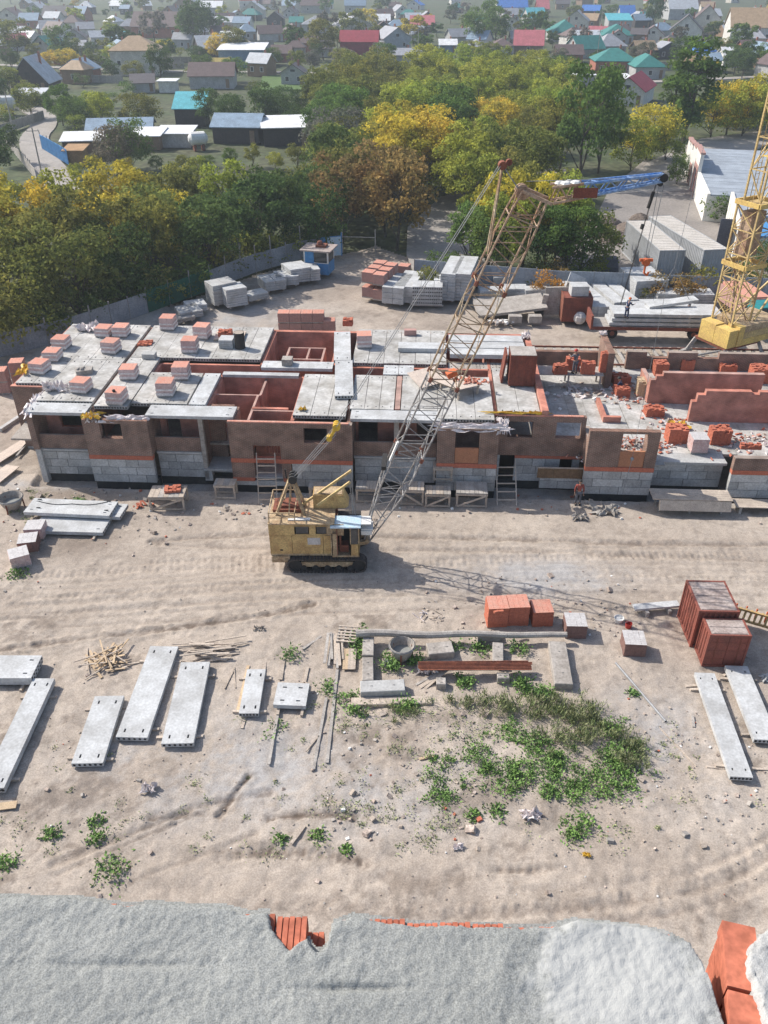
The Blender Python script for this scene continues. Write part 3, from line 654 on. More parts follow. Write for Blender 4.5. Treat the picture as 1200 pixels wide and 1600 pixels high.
Z5 = 4.93
RP = [(60,586,'film wrapped brick pallet nearest the front left roof corner beside yellow film'),(80,566,'wrapped brick pallet second of three along the left roof edge'),(94,547,'wrapped brick pallet farthest back of three on the left roof edge'),
      (161,528,'left one of two wrapped brick pallets side by side at the back left roof edge'),(188,528,'right one of two wrapped brick pallets side by side at the back left roof edge'),(172,554,'wrapped brick pallet just in front of the back left pair on the roof'),
      (125,616,'wrapped brick pallet beside a heap of plastic near the front left roof edge'),(200,595,'wrapped brick pallet right of the roof groove beside a grey spill of mortar'),(262,517,'wrapped brick pallet alone at the back edge of the left roof field'),
      (181,634,'wrapped brick pallet closest to the front roof edge with a dark stone on top'),(282,595,'wrapped brick pallet beside the long red corridor trench on the left roof'),(258,621,'wrapped brick pallet on the slab in front of the corridor pallet'),
      (315,531,'wrapped brick pallet at the back roof edge left of the wooden tray of red bricks'),(296,553,'wrapped brick pallet in front of the one left of the brick tray'),(569,545,'single faded brick pallet right of the leaning loose slab on the middle roof')]
for x, y, l in RP:
    nk = random.choice([7, 8, 9, 9, 10]); pallet(x, y, Z5, l, 'film', .087*nk, nk, rz=-ANG + R(random.uniform(-9, 9)))
G2 = 'loose brick stacks on the right floor'
def loose_stack(px, py, z, w, d, h, label, name='brick_stack', mkey=('brick_loose','brick_top'), rz=None, group=G2, seed=0, missing=.5, unit=(.25,.12,.088)):
    rs = random.Random(int(px*7 + py)); mb = MB(); nx = max(1, round(w/unit[0])); ny = max(1, round(d/unit[1])); nz = max(1, round(h/unit[2]))
    for k in range(nz):
        for i in range(nx):
            for j in range(ny):
                edge = i in (0, nx-1) or j in (0, ny-1) or k >= nz-2
                if not edge: continue
                if k == nz-1 and rs.random() < missing: continue
                if k == nz-2 and rs.random() < missing*.25: continue
                mb.box((-w/2 + unit[0]*(i+.5) + rs.uniform(-.012,.012), -d/2 + unit[1]*(j+.5) + rs.uniform(-.006,.006), unit[2]*(k+.5)), (unit[0]-.008, unit[1]-.006, unit[2]-.006), rs.uniform(-.04,.04) + (rs.uniform(-.5,.5) if k == nz-1 else 0), 0)
    o = mb.build(name, M[mkey[0]], None, at(px, py, z) + Vector((0, d/2, 0)), -ANG + (rz if rz is not None else rs.uniform(-.08,.08)))
    return tag(o, label, 'brick stack', group)
loose_stack(1058, 694, 2.2, 1.25, 1.0, 1.05, 'square stack of bright red bricks left of the grey wrapped pallet on the right floor', missing=.3)
loose_stack(1125, 696, 2.2, 1.2, 1.0, 1.05, 'square stack of bright red bricks right of the grey wrapped pallet on the right floor', missing=.4)
loose_stack(1173, 703, 3.06, 1.2, .4, .35, 'low heap of red bricks lying on the low brown wall at the right edge', missing=.4)
loose_stack(974, 622, 2.2, 1.1, 1.0, .7, 'red brick stack left of the tan brick stack on the right floor')
loose_stack(972, 603, 2.2, 1.3, 1.0, .7, 'red brick stack behind the tan brick stack and the crouching worker', missing=.7)
loose_stack(1006, 622, 2.2, .95, .9, 1.2, 'tall stack of tan bricks standing in the middle of the right floor', mkey=('wood_new',), missing=.2)
loose_stack(1034, 588, 2.2, 1.1, .9, 1.0, 'red brick stack left of two behind the long low red wall', missing=.4)
loose_stack(1075, 580, 2.2, 1.1, .9, .9, 'red brick stack right of two behind the long low red wall', missing=.6)
loose_stack(1138, 584, 2.2, 1.3, .9, .7, 'flat red brick stack behind the right end of the long low red wall', missing=.6)
loose_stack(1192, 600, 2.2, 1.6, 1.2, 1.1, 'large red brick stack under the yellow crane ballast at the right edge', missing=.3)
loose_stack(543, 510, Z5, .7, .6, .5, 'small heap of bright red bricks on the back roof corner by the loose slab', missing=.4)
loose_stack(172, 539, Z5, .01 + .9, .5, .1, 'flat scatter of red bricks beside the groove on the left roof', missing=.3) if False else None
loose_stack(225, 541, Z5, 1.0, .8, .18, 'flat scatter of red bricks right of the roof groove on the left roof', missing=.4)
pallet(1092, 710, 2.2, 'grey topped wrapped paver pallet between two red brick stacks on the right floor', 'pale', .95, 10, group=G2, wrap=False)
# back ground pallets, two high
for i, x in enumerate((444,462,480,498)):
    for k in range(2):
        pos = at_depth(x, 500, 72.5); pos.z = k*.97
        pallet(0, 0, 0, f"faded brick pallet, {('lower','upper')[k]} one in the {('leftmost','second','third','rightmost')[i]} column of the row behind the roof pit", 'faded', .85, 9, group='faded brick pallets behind the building', loc=pos, s=.98, rz=.001)
pos = at_depth(515, 511, 72.3); pos.z = 0
pallet(0, 0, 0, 'single low faded brick pallet at the right end of the row behind the roof pit', 'faded', 1.15, 12, group='faded brick pallets behind the building', loc=pos, rz=.001)
GF = 'brick pallets by the long timber beam'
for x, y, l, k, h, c in ((776,983,'tall red brick pallet on the left behind the long beam with loose brick on top','bare',1.25,13),(808,981,'tall red brick pallet right of its twin behind the long beam','bare',1.25,13),(846,982,'lower red brick pallet with bright top beside the two tall ones','bare',.95,10)):
    pallet(x, y, 0, l, k, h, c, rz=R(3), group=GF)
pallet(899, 1001, 0, 'grey topped paver pallet at the right end of the long beam', 'paver', .85, 9, rz=R(-2), group=GF)
pallet(991, 1029, 0, 'grey topped paver pallet standing alone beside the red bucket', 'paver', .8, 8, rz=R(-4), group=GF)
GL = 'brick pallets at the left edge of the site'
pallet(28, 889, 0, 'pale topped brick pallet nearest the grass tuft at the left edge', 'pale', .7, 8, rz=R(28), group=GL, wrap=False); pallet(43, 866, 0, 'middle one of three pallets in a slanting row at the left edge', 'paver', .7, 8, rz=R(12), group=GL)
pallet(54, 845, 0, 'grey topped pallet at the foot of the slab stack by the left edge', 'pale', .7, 8, rz=R(4), group=GL, wrap=False)
GB = 'faded brick pallets beyond the left end wall'
for i, (x, y) in enumerate(((8,612),(34,598))):
    for k in range(2):
        pos = at(x, y, 0); pos.z = k*.98
        pallet(0, 0, 0, f"dull red brick pallet beyond the left roof corner, {('lower','upper')[k]} of the {('left','right')[i]} pair", 'faded', .85, 9, group=GB, loc=pos, rz=R(8))
# ------------------------------------------------------------------ slabs lying about the site
GS = 'hollow concrete slabs laid out on the sand'
def loose_slab(fl, fr, bl, label, T_=.22, stackn=1, z=.12, key='concrete_new', group=GS, sleepers=True, W_=None, pockets=True):
    c, w, d, rz = rect(fl, fr, bl, z + T_*stackn)
    Lx, Wx = (w, d) if w > d else (d, w)
    if w > d: rz += R(90)
    t = thing('concrete_slab', label, 'concrete slab', (c.x, c.y, 0), rz, group)
    inst('hollow_slab', slab_mesh(Lx, Wx, T_, key, pockets), t, (0, 0, z))
    for k in range(1, stackn): inst('hollow_slab', slab_mesh(Lx, Wx, T_, key, pockets), t, (random.uniform(-.03,.03), random.uniform(-.05,.05), z + T_*k + .004*k))
    if sleepers:
        mb1 = MB(); mb1.bx(-Wx/2-.35, Wx/2+.3, -.06, .06, -.03, z-.003); me = mb1.mesh('sleeper', M['wood'])
        for y in (-Lx*.38, Lx*.36): inst('sleeper', me, t, (0, y, 0), R(random.uniform(-4, 4)))
    return t
loose_slab((112,1191),(160,1194),(149,1086),'short wide slab on the left sand with a plank end sticking out')
loose_slab((181,1151),(230,1153),(235,1009),'longest pale slab of three lying side by side on the left sand')
loose_slab((252,1161),(302,1162),(283,1034),'right slab of three lying side by side with a dark line across each end')
loose_slab((-32,1231),(6,1231),(52,1060),'long narrow slab running out of the left edge of the picture', T_=.3)
loose_slab((-60,1059),(52,1059),(-49,1024),'slab lying crosswise at the left edge above the long narrow slab', T_=.22, stackn=2)
loose_slab((1142,1215),(1176,1213),(1086,1052),'long white slab on the right sand reaching to the red container', key='concrete_new', z=.15)
loose_slab((1180,1158),(1216,1154),(1134,1042),'white slab at the right picture edge with wire loops at its ends', key='concrete_new', z=.15)
loose_slab((373,1115),(404,1114),(386,1046),'narrow slab framed by two long boards in the middle of the sand', T_=.2, z=.14)
loose_slab((429,1101),(480,1103),(432,1066),'short square slab resting on two long boards', T_=.22, z=.14)
GW = 'slabs stacked beside the building on the left'
loose_slab((38,800),(172,806),(52,778),'upper grey slab of the stack before the first bay with slings on top', T_=.22, z=.46, group=GW, sleepers=False)
loose_slab((60,800),(190,808),(70,780),'slab just under the sling carrying one in the stack before the first bay', T_=.22, z=.235, group=GW, sleepers=False)
loose_slab((68,826),(178,829),(50,806),'lower grey slab at the front of the stack before the first bay', T_=.22, z=.12, group=GW)
mb = MB()
for (a, b) in (((60,783),(112,787)),((112,787),(168,784))):
    pts = [at(a[0] + (b[0]-a[0])*k/6, a[1] + (b[1]-a[1])*k/6 + 3*math.sin(math.pi*k/6), .71) for k in range(7)]; mb.path(pts, .02, 5)
for q in ((62,780),(170,783),(60,793),(166,797)): mb.tube(at(q[0]-3,q[1],.70), at(q[0]+3,q[1],.74), .03, 5)
tag(mb.build('lifting_sling', M['black']), 'dark steel sling with two legs lying on the upper slab by the building', 'sling')
t = thing('concrete_slab', 'loose white slab leaning out across the roof from the back wall towards the front', 'concrete slab', B(13.5, 8.75, 4.95), -ANG + R(5.2), GS)
inst('hollow_slab', slab_mesh(5.6, 1.2, .22, 'concrete_new'), t, (0, -2.85, .02)); inst('hollow_slab', slab_mesh(5.3, 1.2, .22, 'concrete_new'), t, (-.1, 2.75, -.02))
GLs = 'long slabs stacked at the back of the roof'
for (u0, u1, v0, v1, z, l) in ((17.2,20.7,10.95,12.1,4.94,'short white slab lying crosswise on the back of the middle roof'),(20.9,26.2,9.9,11.0,5.0,'front slab of three long ones stacked at the back of the roof'),(20.8,26.25,11.05,12.2,5.03,'middle slab of three long ones stacked at the back of the roof'),(20.85,26.2,12.25,13.4,5.06,'rear slab of three long ones stacked at the back of the roof')):
    t = thing('concrete_slab', l, 'concrete slab', B((u0+u1)/2, (v0+v1)/2, z), -ANG + R(90), GLs); inst('hollow_slab', slab_mesh(u1-u0, v1-v0, .3, 'concrete_new', False), t)
    mb = MB(); mb.bx(-.5,.5,-.06,.06,-.06,-.002); me = mb.mesh('bearer', M['wood_grey'])
    for q in (-1, 1): inst('bearer', me, t, (0, q*(u1-u0)*.38, 0))
# small slab on two stub feet near the container
c, w, d, rz = rect((990,953),(1060,947),(991,944), .4)
t = thing('thin_slab', 'thin white slab propped on two stubs left of the red containers', 'concrete slab', (c.x, c.y, 0), rz); o = MB(); o.bx(-w/2,w/2,-.22,.22,.3,.42); o.build('plate', M['concrete_new'], t)
for q in (-.25, .25): o = MB(); o.bx(q*w-.08,q*w+.08,-.45,.25,-.02,.298); o.build('stub', M['wood_grey'], t)
# ------------------------------------------------------------------ concrete blocks around the beam
GC = 'old concrete blocks around the timber beam'
def cblock(fl, fr, bl, h, label, key='concrete_old', z=0, name='concrete_block'):
    c, w, d, rz = rect(fl, fr, bl, h + z); Lx, Wx = (w, d)
    rz_ = rz if w >= d else rz
    mb = MB(); e = .025
    w2, d2 = w/2, d/2
    P = [(-w2,-d2),(w2,-d2),(w2,d2),(-w2,d2)]
    mb.add([(x,y,0) for x,y in P] + [(x,y,h-e) for x,y in P] + [(x - e*(1 if x>0 else -1), y - e*(1 if y>0 else -1), h) for x,y in P],
           [(3,2,1,0)] + [(k,(k+1)%4,4+(k+1)%4,4+k) for k in range(4)] + [(4+k,4+(k+1)%4,8+(k+1)%4,8+k) for k in range(4)] + [(8,9,10,11)])
    # lifting notches on top
    for q in (-.25, .25):
        x, y = (q*w, 0) if w > d else (0, q*d)
        mb.tube((x-.08, y, h-.01), (x, y, h+.035), .012, 4); mb.tube((x, y, h+.035), (x+.08, y, h-.01), .012, 4)
    o = mb.build(name, M[key], None, (c.x, c.y, z - .02), rz); return tag(o, label, 'concrete block', GC)
cblock((566,1023),(584,1023),(567,994),.5,'upright running concrete block at the upper left of the weedy enclosure')
cblock((566,1062),(584,1062),(566,1026),.5,'concrete block in front of the upper left one on the same line')
cblock((563,1081),(633,1078),(563,1063),.5,'long pale concrete block lying crosswise above the timber at the enclosure front','concrete')
cblock((549,1101),(675,1098),(549,1089),.2,'long low timber coloured beam lying before the pale concrete block','wood')
cblock((668,1022),(708,1018),(668,1004),.5,'concrete block under the beam left of centre with a stepped end')
cblock((770,1034),(787,1034),(770,1003),.55,'concrete block standing endwise under the beam near the brick pallets')
cblock((777,1059),(796,1059),(777,1050),.5,'small concrete block carrying the right part of the rusty steel bars')
cblock((868,1070),(895,1066),(858,1003),.55,'long dirty concrete block with rubble on top at the right of the enclosure')
cblock((746,996),(782,994),(746,986),.45,'flat concrete block just in front of the left tall brick pallet')
cblock((682,1069),(697,1068),(682,1058),.45,'small concrete cube under the left end of the loose planks')
# long beam (a weathered pole) and rusty bars
mb = MB(); a = at(556, 990, .62); b = at(886, 992, .62); n = 14
pts = [a.lerp(b, k/n) + Vector((0, .05*math.sin(k*1.1), .03*math.sin(k*.9))) for k in range(n+1)]
for k in range(n): mb.tube(pts[k], pts[k+1], .20 - .004*k, 9, 0, .20 - .004*(k+1), True)
tag(mb.build('timber_beam', M['wood_grey'], smooth=False), 'long weathered grey log lying across the concrete blocks', 'log')
GRB = 'rusty steel bars on blocks'
for k in range(6):
    a = at(655 + random.uniform(-2,3), 1036 + k*2.0, .62); b = at(828 + random.uniform(-4,6), 1034.5 + k*2.2, .62)
    mb = MB(); mb.bar(a, b, .11, .05); mb.bar(a + Vector((0,.03,.0)), b + Vector((0,.03,.0)), .03, .13)
    tag(mb.build('steel_bar', M['rust']), f"rusty steel angle bar over two blocks, {('farthest','second from the back','third from the back','third from the front','second from the front','nearest')[k]} of six", 'steel bar', GRB)
# ------------------------------------------------------------------ planks and timber
def plank(a, b, w, label, h=.045, z=.05, key='wood', z2=None, group='loose boards on the sand', name='plank'):
    A_, B_ = at(*a, z), at(*b, z if z2 is None else z2)
    mb = MB(); mb.bar((0,0,0), B_ - A_, w, h); o = mb.build(name, M[key], None, A_); return tag(o, label, 'plank', group)
PL = [((371,1112),(388,1040),.14,'yellowish board along the left side of the framed slab','wood_new'),((402,1113),(416,1027),.12,'board along the right side of the framed slab','wood'),((378,1138),(384,1118),.13,'short board end below the framed slab','wood'),
      ((420,1194),(436,1105),.12,'grey board running down from the short square slab','wood_grey'),((438,1062),(444,1021),.2,'wide board behind the short square slab on its left','wood'),((476,1066),(481,1042),.14,'board end behind the short square slab on its right','wood'),
      ((490,1202),(510,1090),.13,'left one of two long grey boards lying parallel on the sand','wood_grey'),((511,1192),(527,1046),.14,'right one of two long grey boards lying parallel on the sand','wood_grey'),((473,1014),(502,994),.13,'grey board lying aslant left of the timber fan','wood_grey'),
      ((509,980),(523,969),.12,'short board on the track edge above the timber fan','wood_grey'),((372,1022),(377,1003),.07,'thin stick standing clear right of the timber heap','wood'),((368,1075),(366,1042),.05,'thin stick left of the framed slab','wood'),
      ((351,1076),(366,1046),.05,'thin slanting stick left of the framed slab','wood'),((-14,1262),(26,1257),.35,'pale wide board at the left edge under the narrow slab','wood_new'),((478,1174),(498,1150),.06,'crooked pale stick leaning on the left long board','wood'),
      ((656,1074),(704,1042),.2,'wide plank sloping down beside the rusty bars','wood',.42),((664,1076),(702,1044),.14,'narrower plank sloping down beside the rusty bars','wood',.45),((650,1070),(700,1043),.12,'third plank under the sloping pair by the rusty bars','wood_grey',.3),
      ((1028,1134),(1088,1197),.05,'thin pale rod on the gravel pointing to the right slabs','wood'),((1035,1127),(1055,1128),.16,'short dark offcut beside the end of the steel pipe','wood_grey'),((1082,1118),(1084,1136),.12,'short grey offcut standing out on the gravel','wood_grey'),
      ((1104,1198),(1150,1202),.1,'board end under the long white slab on the right','wood'),((1160,1200),(1230,1204),.1,'board poking out to the right edge below the white slabs','wood'),((1071,1072),(1100,1070),.14,'board sticking out left of the long white slab head','wood'),
      ((455,1318),(476,1290),.13,'pale crooked branch lying on the dark rut in the foreground','wood'),((655,1186),(678,1181),.12,'yellow ended board on the bare soil left of the weeds','wood_new')]
for q in PL: plank(q[0], q[1], q[2], q[3], key=q[4], z2=q[5] if len(q) > 5 else None)
def heap(cx, cy, n, rx, ry, ln, label, dirs=None, key='wood_new', w=(.05,.12), name='timber_heap', zmax=.4):
    """a heap of sticks: each stick its own part"""
    t = thing(name, label, 'timber heap', at(cx, cy, 0)); c = at(cx, cy, 0)
    for k in range(n):
        p = Vector((random.gauss(0, rx), random.gauss(0, ry), .05 + zmax*random.random()**1.5)); a = random.uniform(0, math.pi) if dirs is None else random.gauss(dirs[0], dirs[1])
        l = random.uniform(*ln)/2; v = Vector((math.cos(a)*l, math.sin(a)*l, random.uniform(-.08,.08)))
        if p.z < abs(v.z) + .05: p.z = abs(v.z) + .05
        mb = MB(); mb.bar(p - v, p + v, random.uniform(*w), .04); mb.build('stick', M[random.choice([key, key, 'wood'])], t)
    return t
heap(166, 1034, 36, .42, .28, (.8, 1.9), 'heap of pale wooden sticks thrown crosswise beside the slabs')
heap(326, 1020, 34, .5, .3, (1.2, 2.2), 'flat heap of brown laths beside the rightmost of three slabs', (0.05, .22), 'wood')
def fan():
    t = thing('timber_fan', 'bunch of long boards fanned out left of the concrete blocks', 'timber heap', at(521, 1016, 0)); o = at(521, 1016, 0)
    for a, b, w in (((507,1036),(513,989),.14),((513,1040),(520,990),.12),((519,1030),(517,988),.1),((524,1038),(524,990),.16),((531,1040),(527,990),.14),((536,1030),(533,988),.1),((527,1044),(529,1000),.12)):
        z = random.uniform(.06,.28); mb = MB(); mb.bar(at(*a, z) - o, at(*b, z + .1) - o, w, .05); mb.build('board', M[random.choice(['wood','wood','wood_grey','wood_new'])], t)
    for k in range(5):
        x = 537 + k*4; mb = MB(); mb.bar(at(x, 1046, .12) - o, at(x + 2, 1014, .2) - o, .13, .05); mb.build('board', M[random.choice(['wood','wood_new'])], t)
fan()
def crate(px, py, rz, label):
    t = thing('open_crate', label, 'pallet', at(px, py, 0), rz)
    for k in range(6): mb = MB(); mb.bx(-.5, .5, -.62 + k*.22, -.52 + k*.22, .3, .33); mb.build('slat', M['wood'], t)
    for k in range(4): mb = MB(); mb.bx(-.48 + k*.3, -.40 + k*.3, -.65, .6, .0, .299); mb.build('bearer', M['wood_grey'], t)
crate(543, 997, R(-6), 'small slatted wooden pallet standing at the left end of the log')
# steel pipe
mb = MB(); a, b = at(962, 1036, .09), at(1040, 1127, .09); mb.tube(a, b, .06, 8); mb.tube(b, b + (b-a).normalized()*.01, .045, 8, 1)
tag(mb.build('steel_pipe', [M['steel'], M['dark']]), 'long grey steel pipe lying aslant on the gravel', 'pipe')
# mortar tubs
def tub(px, py, r, h, label, rz=0, key='rust'):
    t = thing('mortar_tub', label, 'mortar tub', at(px, py, 0), rz, 'round mortar tubs')
    mb = MB(); mb.lathe([(r*.55, .12), (r*.72, h*.35), (r, h), (r-.03, h+.03), (r-.05, h), (r*.68, h*.35), (.01, .2)], 18); mb.build('bowl', M['concrete_old'], t, smooth=False)
    mb = MB(); mb.lathe([(r+.02, h-.05), (r+.04, h-.02), (r+.02, h+.02)], 18); mb.build('rim', M['steel'], t)
    for k in range(3):
        a = k*2.1 + .4; mb = MB(); mb.bar((math.cos(a)*r*.9, math.sin(a)*r*.9, 0), (math.cos(a)*r*.85, math.sin(a)*r*.85, h*.8), .07); mb.build('leg', M['rust'], t)
    mb = MB(); mb.lathe([(.01, h*.55), (r*.74, h*.55)], 14); mb.build('mortar_fill', M['mortar'], t)
tub(628, 1030, .62, .95, 'steel mortar tub standing on the weeds beside the long log'); tub(21, 795, .75, .85, 'large steel mortar tub left of the slab stack by the building')
t = thing('mixing_tub', 'small grey mortar tub with stones on the left roof', 'mortar tub', B(-4.0, 6.3, 4.93), .3)
mb = MB(); mb.prism([(-.5,-.35),(.5,-.35),(.6,.35),(-.6,.35)], 0, .32); mb.build('trough', M['concrete_old'], t)
for k in range(5): mb = MB(); mb.ball((random.uniform(-.4,.4), random.uniform(-.2,.2), .33), random.uniform(.1,.2), n=6); mb.build('stone', M['concrete_old'], t)
# buckets near the single pallet
t = thing('red_bucket', 'red bucket between the two grey topped pallets', 'bucket', at(981, 982, 0)); mb = MB(); mb.lathe([(.14,0),(.18,.36),(.16,.36),(.13,.05),(.01,.05)], 12); mb.build('pail', M['red'], t)
mb = MB(); mb.path([(.17*math.cos(a), .02, .36 + .1*math.sin(a)) for a in [math.pi*k/6 for k in range(7)]], .012, 4); mb.build('handle', M['steel'], t)
t = thing('white_bucket', 'white bucket of pale mix behind the red bucket', 'bucket', at(966, 972, 0)); mb = MB(); mb.lathe([(.2,0),(.26,.3),(.24,.3),(.2,.2),(.01,.22)], 12); mb.build('pail', M['white'], t)
mb = MB(); mb.path([(.25*math.cos(a), .02, .3 - .1*math.sin(a)) for a in [math.pi*k/6 for k in range(7)]], .012, 4); mb.build('handle', M['steel'], t)
# ------------------------------------------------------------------ red containers at the right
def corrugated(mb, a, b, z0, z1, pitch=.28, dep=.05, m=0):
    a = Vector(a); b = Vector(b); d = b - a; l = d.length; d.normalize(); n = Vector((d.y, -d.x, 0)); k = max(1, round(l/pitch)); P = []
    for i in range(k):
        for f, q in ((0,0),(.35,0),(.5,1),(.85,1)): P.append(a + d*(l*(i+f)/k) - n*(dep*q))
    P.append(b)
    for p, q in zip(P[:-1], P[1:]): mb.add([(p.x,p.y,z0),(q.x,q.y,z0),(q.x,q.y,z1),(p.x,p.y,z1)], [(0,1,2,3)], m)
def container(name, label, cx, cy, w, d, h, rz, wallm, roofm, cat='container', group=None, doors=True, pitch=.28):
    t = thing(name, label, cat, (cx, cy, 0), rz, group)
    sides = [((-w/2,-d/2,0),(w/2,-d/2,0)),((w/2,-d/2,0),(w/2,d/2,0)),((w/2,d/2,0),(-w/2,d/2,0)),((-w/2,d/2,0),(-w/2,-d/2,0))]
    for i, (a, b) in enumerate(sides):
        if i == 0 and doors: continue
        mb = MB(); corrugated(mb, a, b, .12, h-.1, pitch); mb.build('corrugated_wall', wallm, t)
    f = MB()
    for x in (-w/2, w/2):
        for y in (-d/2, d/2): f.bx(x-.05, x+.05, y-.05, y+.05, 0, h)
    for x in (-w/2, w/2): f.bx(x-.045, x+.045, -d/2+.05, d/2-.05, h-.11, h-.01); f.bx(x-.045, x+.045, -d/2+.05, d/2-.05, .02, .13)
    for y in (-d/2, d/2): f.bx(-w/2+.05, w/2-.05, y-.045, y+.045, h-.11, h-.012); f.bx(-w/2+.05, w/2-.05, y-.045, y+.045, .02, .13)
    f.build('frame', wallm, t)
    r = MB(); r.bx(-w/2+.046, w/2-.046, -d/2+.046, d/2-.046, h-.07, h-.035)
    k = max(2, round(d/.6))
    for i in range(k): r.bx(-w/2+.1, w/2-.1, -d/2+.1+(d-.2)*i/k, -d/2+.1+(d-.2)*(i+.5)/k, h-.034, h-.012)
    r.build('roof', roofm, t)
    if doors:
        for s in (-1, 1):
            dm = MB(); x0, x1 = (-w/2+.06, -.01) if s < 0 else (.01, w/2-.06); dm.bx(x0, x1, -d/2-.02, -d/2+.03, .14, h-.12)
            for q in (.25, .5, .75): dm.bx(x0+.04, x1-.04, -d/2-.035, -d/2-.0205, h*q-.03, h*q+.03)
            dd = dm.build('door', wallm, t); lm = MB(); lm.tube(((x0+x1)/2+.1*s, -d/2-.05, .2), ((x0+x1)/2+.1*s, -d/2-.05, h-.2), .015, 5); lm.build('locking_bar', M['rust'], dd)
    return t
container('storage_container', 'front rust red container with pale scraped roof at the right', 16.3, 29.85, 1.85, 1.15, 2.05, R(-2), M['cont_red'], M['cont_roof'], group='rust red site containers')
container('storage_container', 'rear rust red container, longer and taller, behind the front one', 16.15, 31.75, 1.85, 2.3, 2.4, R(-2), M['cont_red'], M['cont_roof'], group='rust red site containers', doors=False)
# yellow lattice frame behind the containers
t = thing('steel_rack', 'yellow steel frame lying behind the red containers at the right edge', 'steel frame', at(1150, 968, 0))
o = at(1150, 968, 0); a, b = at(1148, 968, .2) - o, at(1260, 1000, .2) - o
for z in (.1, .75):
    mb = MB(); mb.bar(a + Vector((0,0,z)), b + Vector((0,0,z)), .1); mb.build('rail', M['crane_yellow'], t)
for k in range(13):
    p = a.lerp(b, (k+.3)/13); mb = MB(); mb.bar(p + Vector((0,-.02,.05)), p + Vector((.1,.05,.8)), .08); mb.build('bar', M['tower_yellow'], t)
for k in range(7):
    p = a.lerp(b, (k+.3)/7) + Vector((0,.5,0)); mb = MB(); mb.bar(p, p + Vector((0,0,.7)), .06); mb.build('bar', M['orange'], t)
# ------------------------------------------------------------------ trestles, planks, ladders along the front
GT = 'wooden scaffold trestles before the front wall'
def trestle(px, py, w, d, h, label, rz=0, key='wood', bricks=0, brace=1, panels=7):
    t = thing('scaffold_trestle', label, 'trestle', at(px, py, 0) + Vector((0, d/2, 0)), -ANG + rz, GT)
    n = panels
    for k in range(n): mb = MB(); mb.bx(-w/2 + w*k/n + .008, -w/2 + w*(k+1)/n - .008, -d/2, d/2, h-.05 + random.uniform(-.006,.006), h); mb.build('deck_board', M[key if key != 'wood' or random.random() < .6 else 'wood_grey'], t)
    for sx in (-1, 1):
        for sy in (-1, 1): mb = MB(); mb.bx(sx*(w/2-.08)-.06, sx*(w/2-.08)+.06, sy*(d/2-.07)-.05, sy*(d/2-.07)+.05, -.05, h-.06); mb.build('leg', M['wood'], t)
    for sy in (-1, 1):
        y = sy*(d/2-.07) - .075
        mb = MB(); mb.bar((-w/2, y, h-.13), (w/2, y, h-.13), .04, .13); mb.build('rail', M['wood'], t)
        mb = MB(); mb.bar((-w/2, y, .12), (w/2, y, .12), .04, .12); mb.build('rail', M['wood'], t)
        if brace: mb = MB(); s = brace; mb.bar((-s*(w/2-.1), y-.04, .1), (s*(w/2-.1), y-.04, h-.15), .04, .12); mb.build('brace', M['wood'], t)
    return t
t = trestle(262, 798, 2.2, 1.35, 1.0, 'brick laden wooden trestle table at the left of the front wall', R(3)); tp = t.location
loose_stack(0, 0, 0, .9, .7, .2, 'flat heap of red bricks on the left trestle table', rz=.2, group='bricks on trestles', missing=.4).location = tp + Vector((.25, .1, 1.02))
trestle(353, 780, 1.35, .8, 1.05, 'small bare trestle in the building shade left of the ladder', brace=0)
trestle(505, 783, 1.75, .7, 1.0, 'trestle half hidden behind the crane roof', brace=0); trestle(575, 786, 1.5, 1.0, 1.05, 'trestle seen through the foot of the crane boom', brace=0)
trestle(644, 790, 1.5, 1.05, 1.15, 'leftmost of three joined braced trestles under the third bay', brace=-1); trestle(684, 793, 1.6, 1.0, 1.0, 'middle trestle of three carrying a higher stand', brace=1); trestle(737, 793, 1.95, 1.4, 1.05, 'right braced trestle of three with grey wide deck', brace=1, key='wood_grey')
st = trestle(0, 0, 1.25, .8, .95, 'high stand of boards placed on top of the middle trestle', brace=0); st.location = at(692, 745, 1.2) + Vector((0, .2, -.17))
t = thing('plank_platform', 'long plank platform on low legs before the empty bay at the right', 'platform', at(1078, 803, 0) + Vector((0, .55, 0)), -ANG, GT)
for k in range(5): mb = MB(); mb.bx(-2.4, 2.4, -.6+.245*k, -.6+.245*k+.235, 1.0 + .004*k, 1.05 + .004*k); mb.build('deck_board', M['wood'], t)
mb = MB(); mb.box((.15, -.78, .72), (4.3, .06, .62), 0, tilt=(R(-28), 0)); mb.build('side_board', M['wood'], t)
for x in (-1.9, 0, 1.9):
    mb = MB(); mb.bx(x-.05, x+.05, -.5, .5, 0, .07); mb.bx(x-.05, x+.05, -.5, -.4, .07, .99); mb.bx(x-.05, x+.05, .4, .5, .07, .99); mb.build('leg', M['wood_grey'], t)
t = thing('plank_platform', 'low pale board platform running out at the right edge below the low wall', 'platform', at(1190, 805, 0) + Vector((0, .5, 0)), -ANG, GT)
for k in range(4): mb = MB(); mb.bx(-1.6, 2.2, -.5+.25*k, -.5+.25*k+.24, .5, .55); mb.build('deck_board', M['wood'], t)
for x in (-1.3, 1.6): mb = MB(); mb.bx(x-.08, x+.08, -.45, .45, 0, .498); mb.build('leg', M['wood_grey'], t)
def ladder(p0, p1, w, n, label, key='wood'):
    p0 = Vector(p0); p1 = Vector(p1); t = thing('ladder', label, 'ladder', p0); d = p1 - p0; s = Vector((w/2, 0, 0))
    for q in (-1, 1): mb = MB(); mb.bar(s*q, d + s*q, .06, .09); mb.build('rail', M[key], t)
    for k in range(n): p = d*((k+.7)/(n+.6)); mb = MB(); mb.bar(p - s, p + s, .05, .07); mb.build('rung', M[key], t)
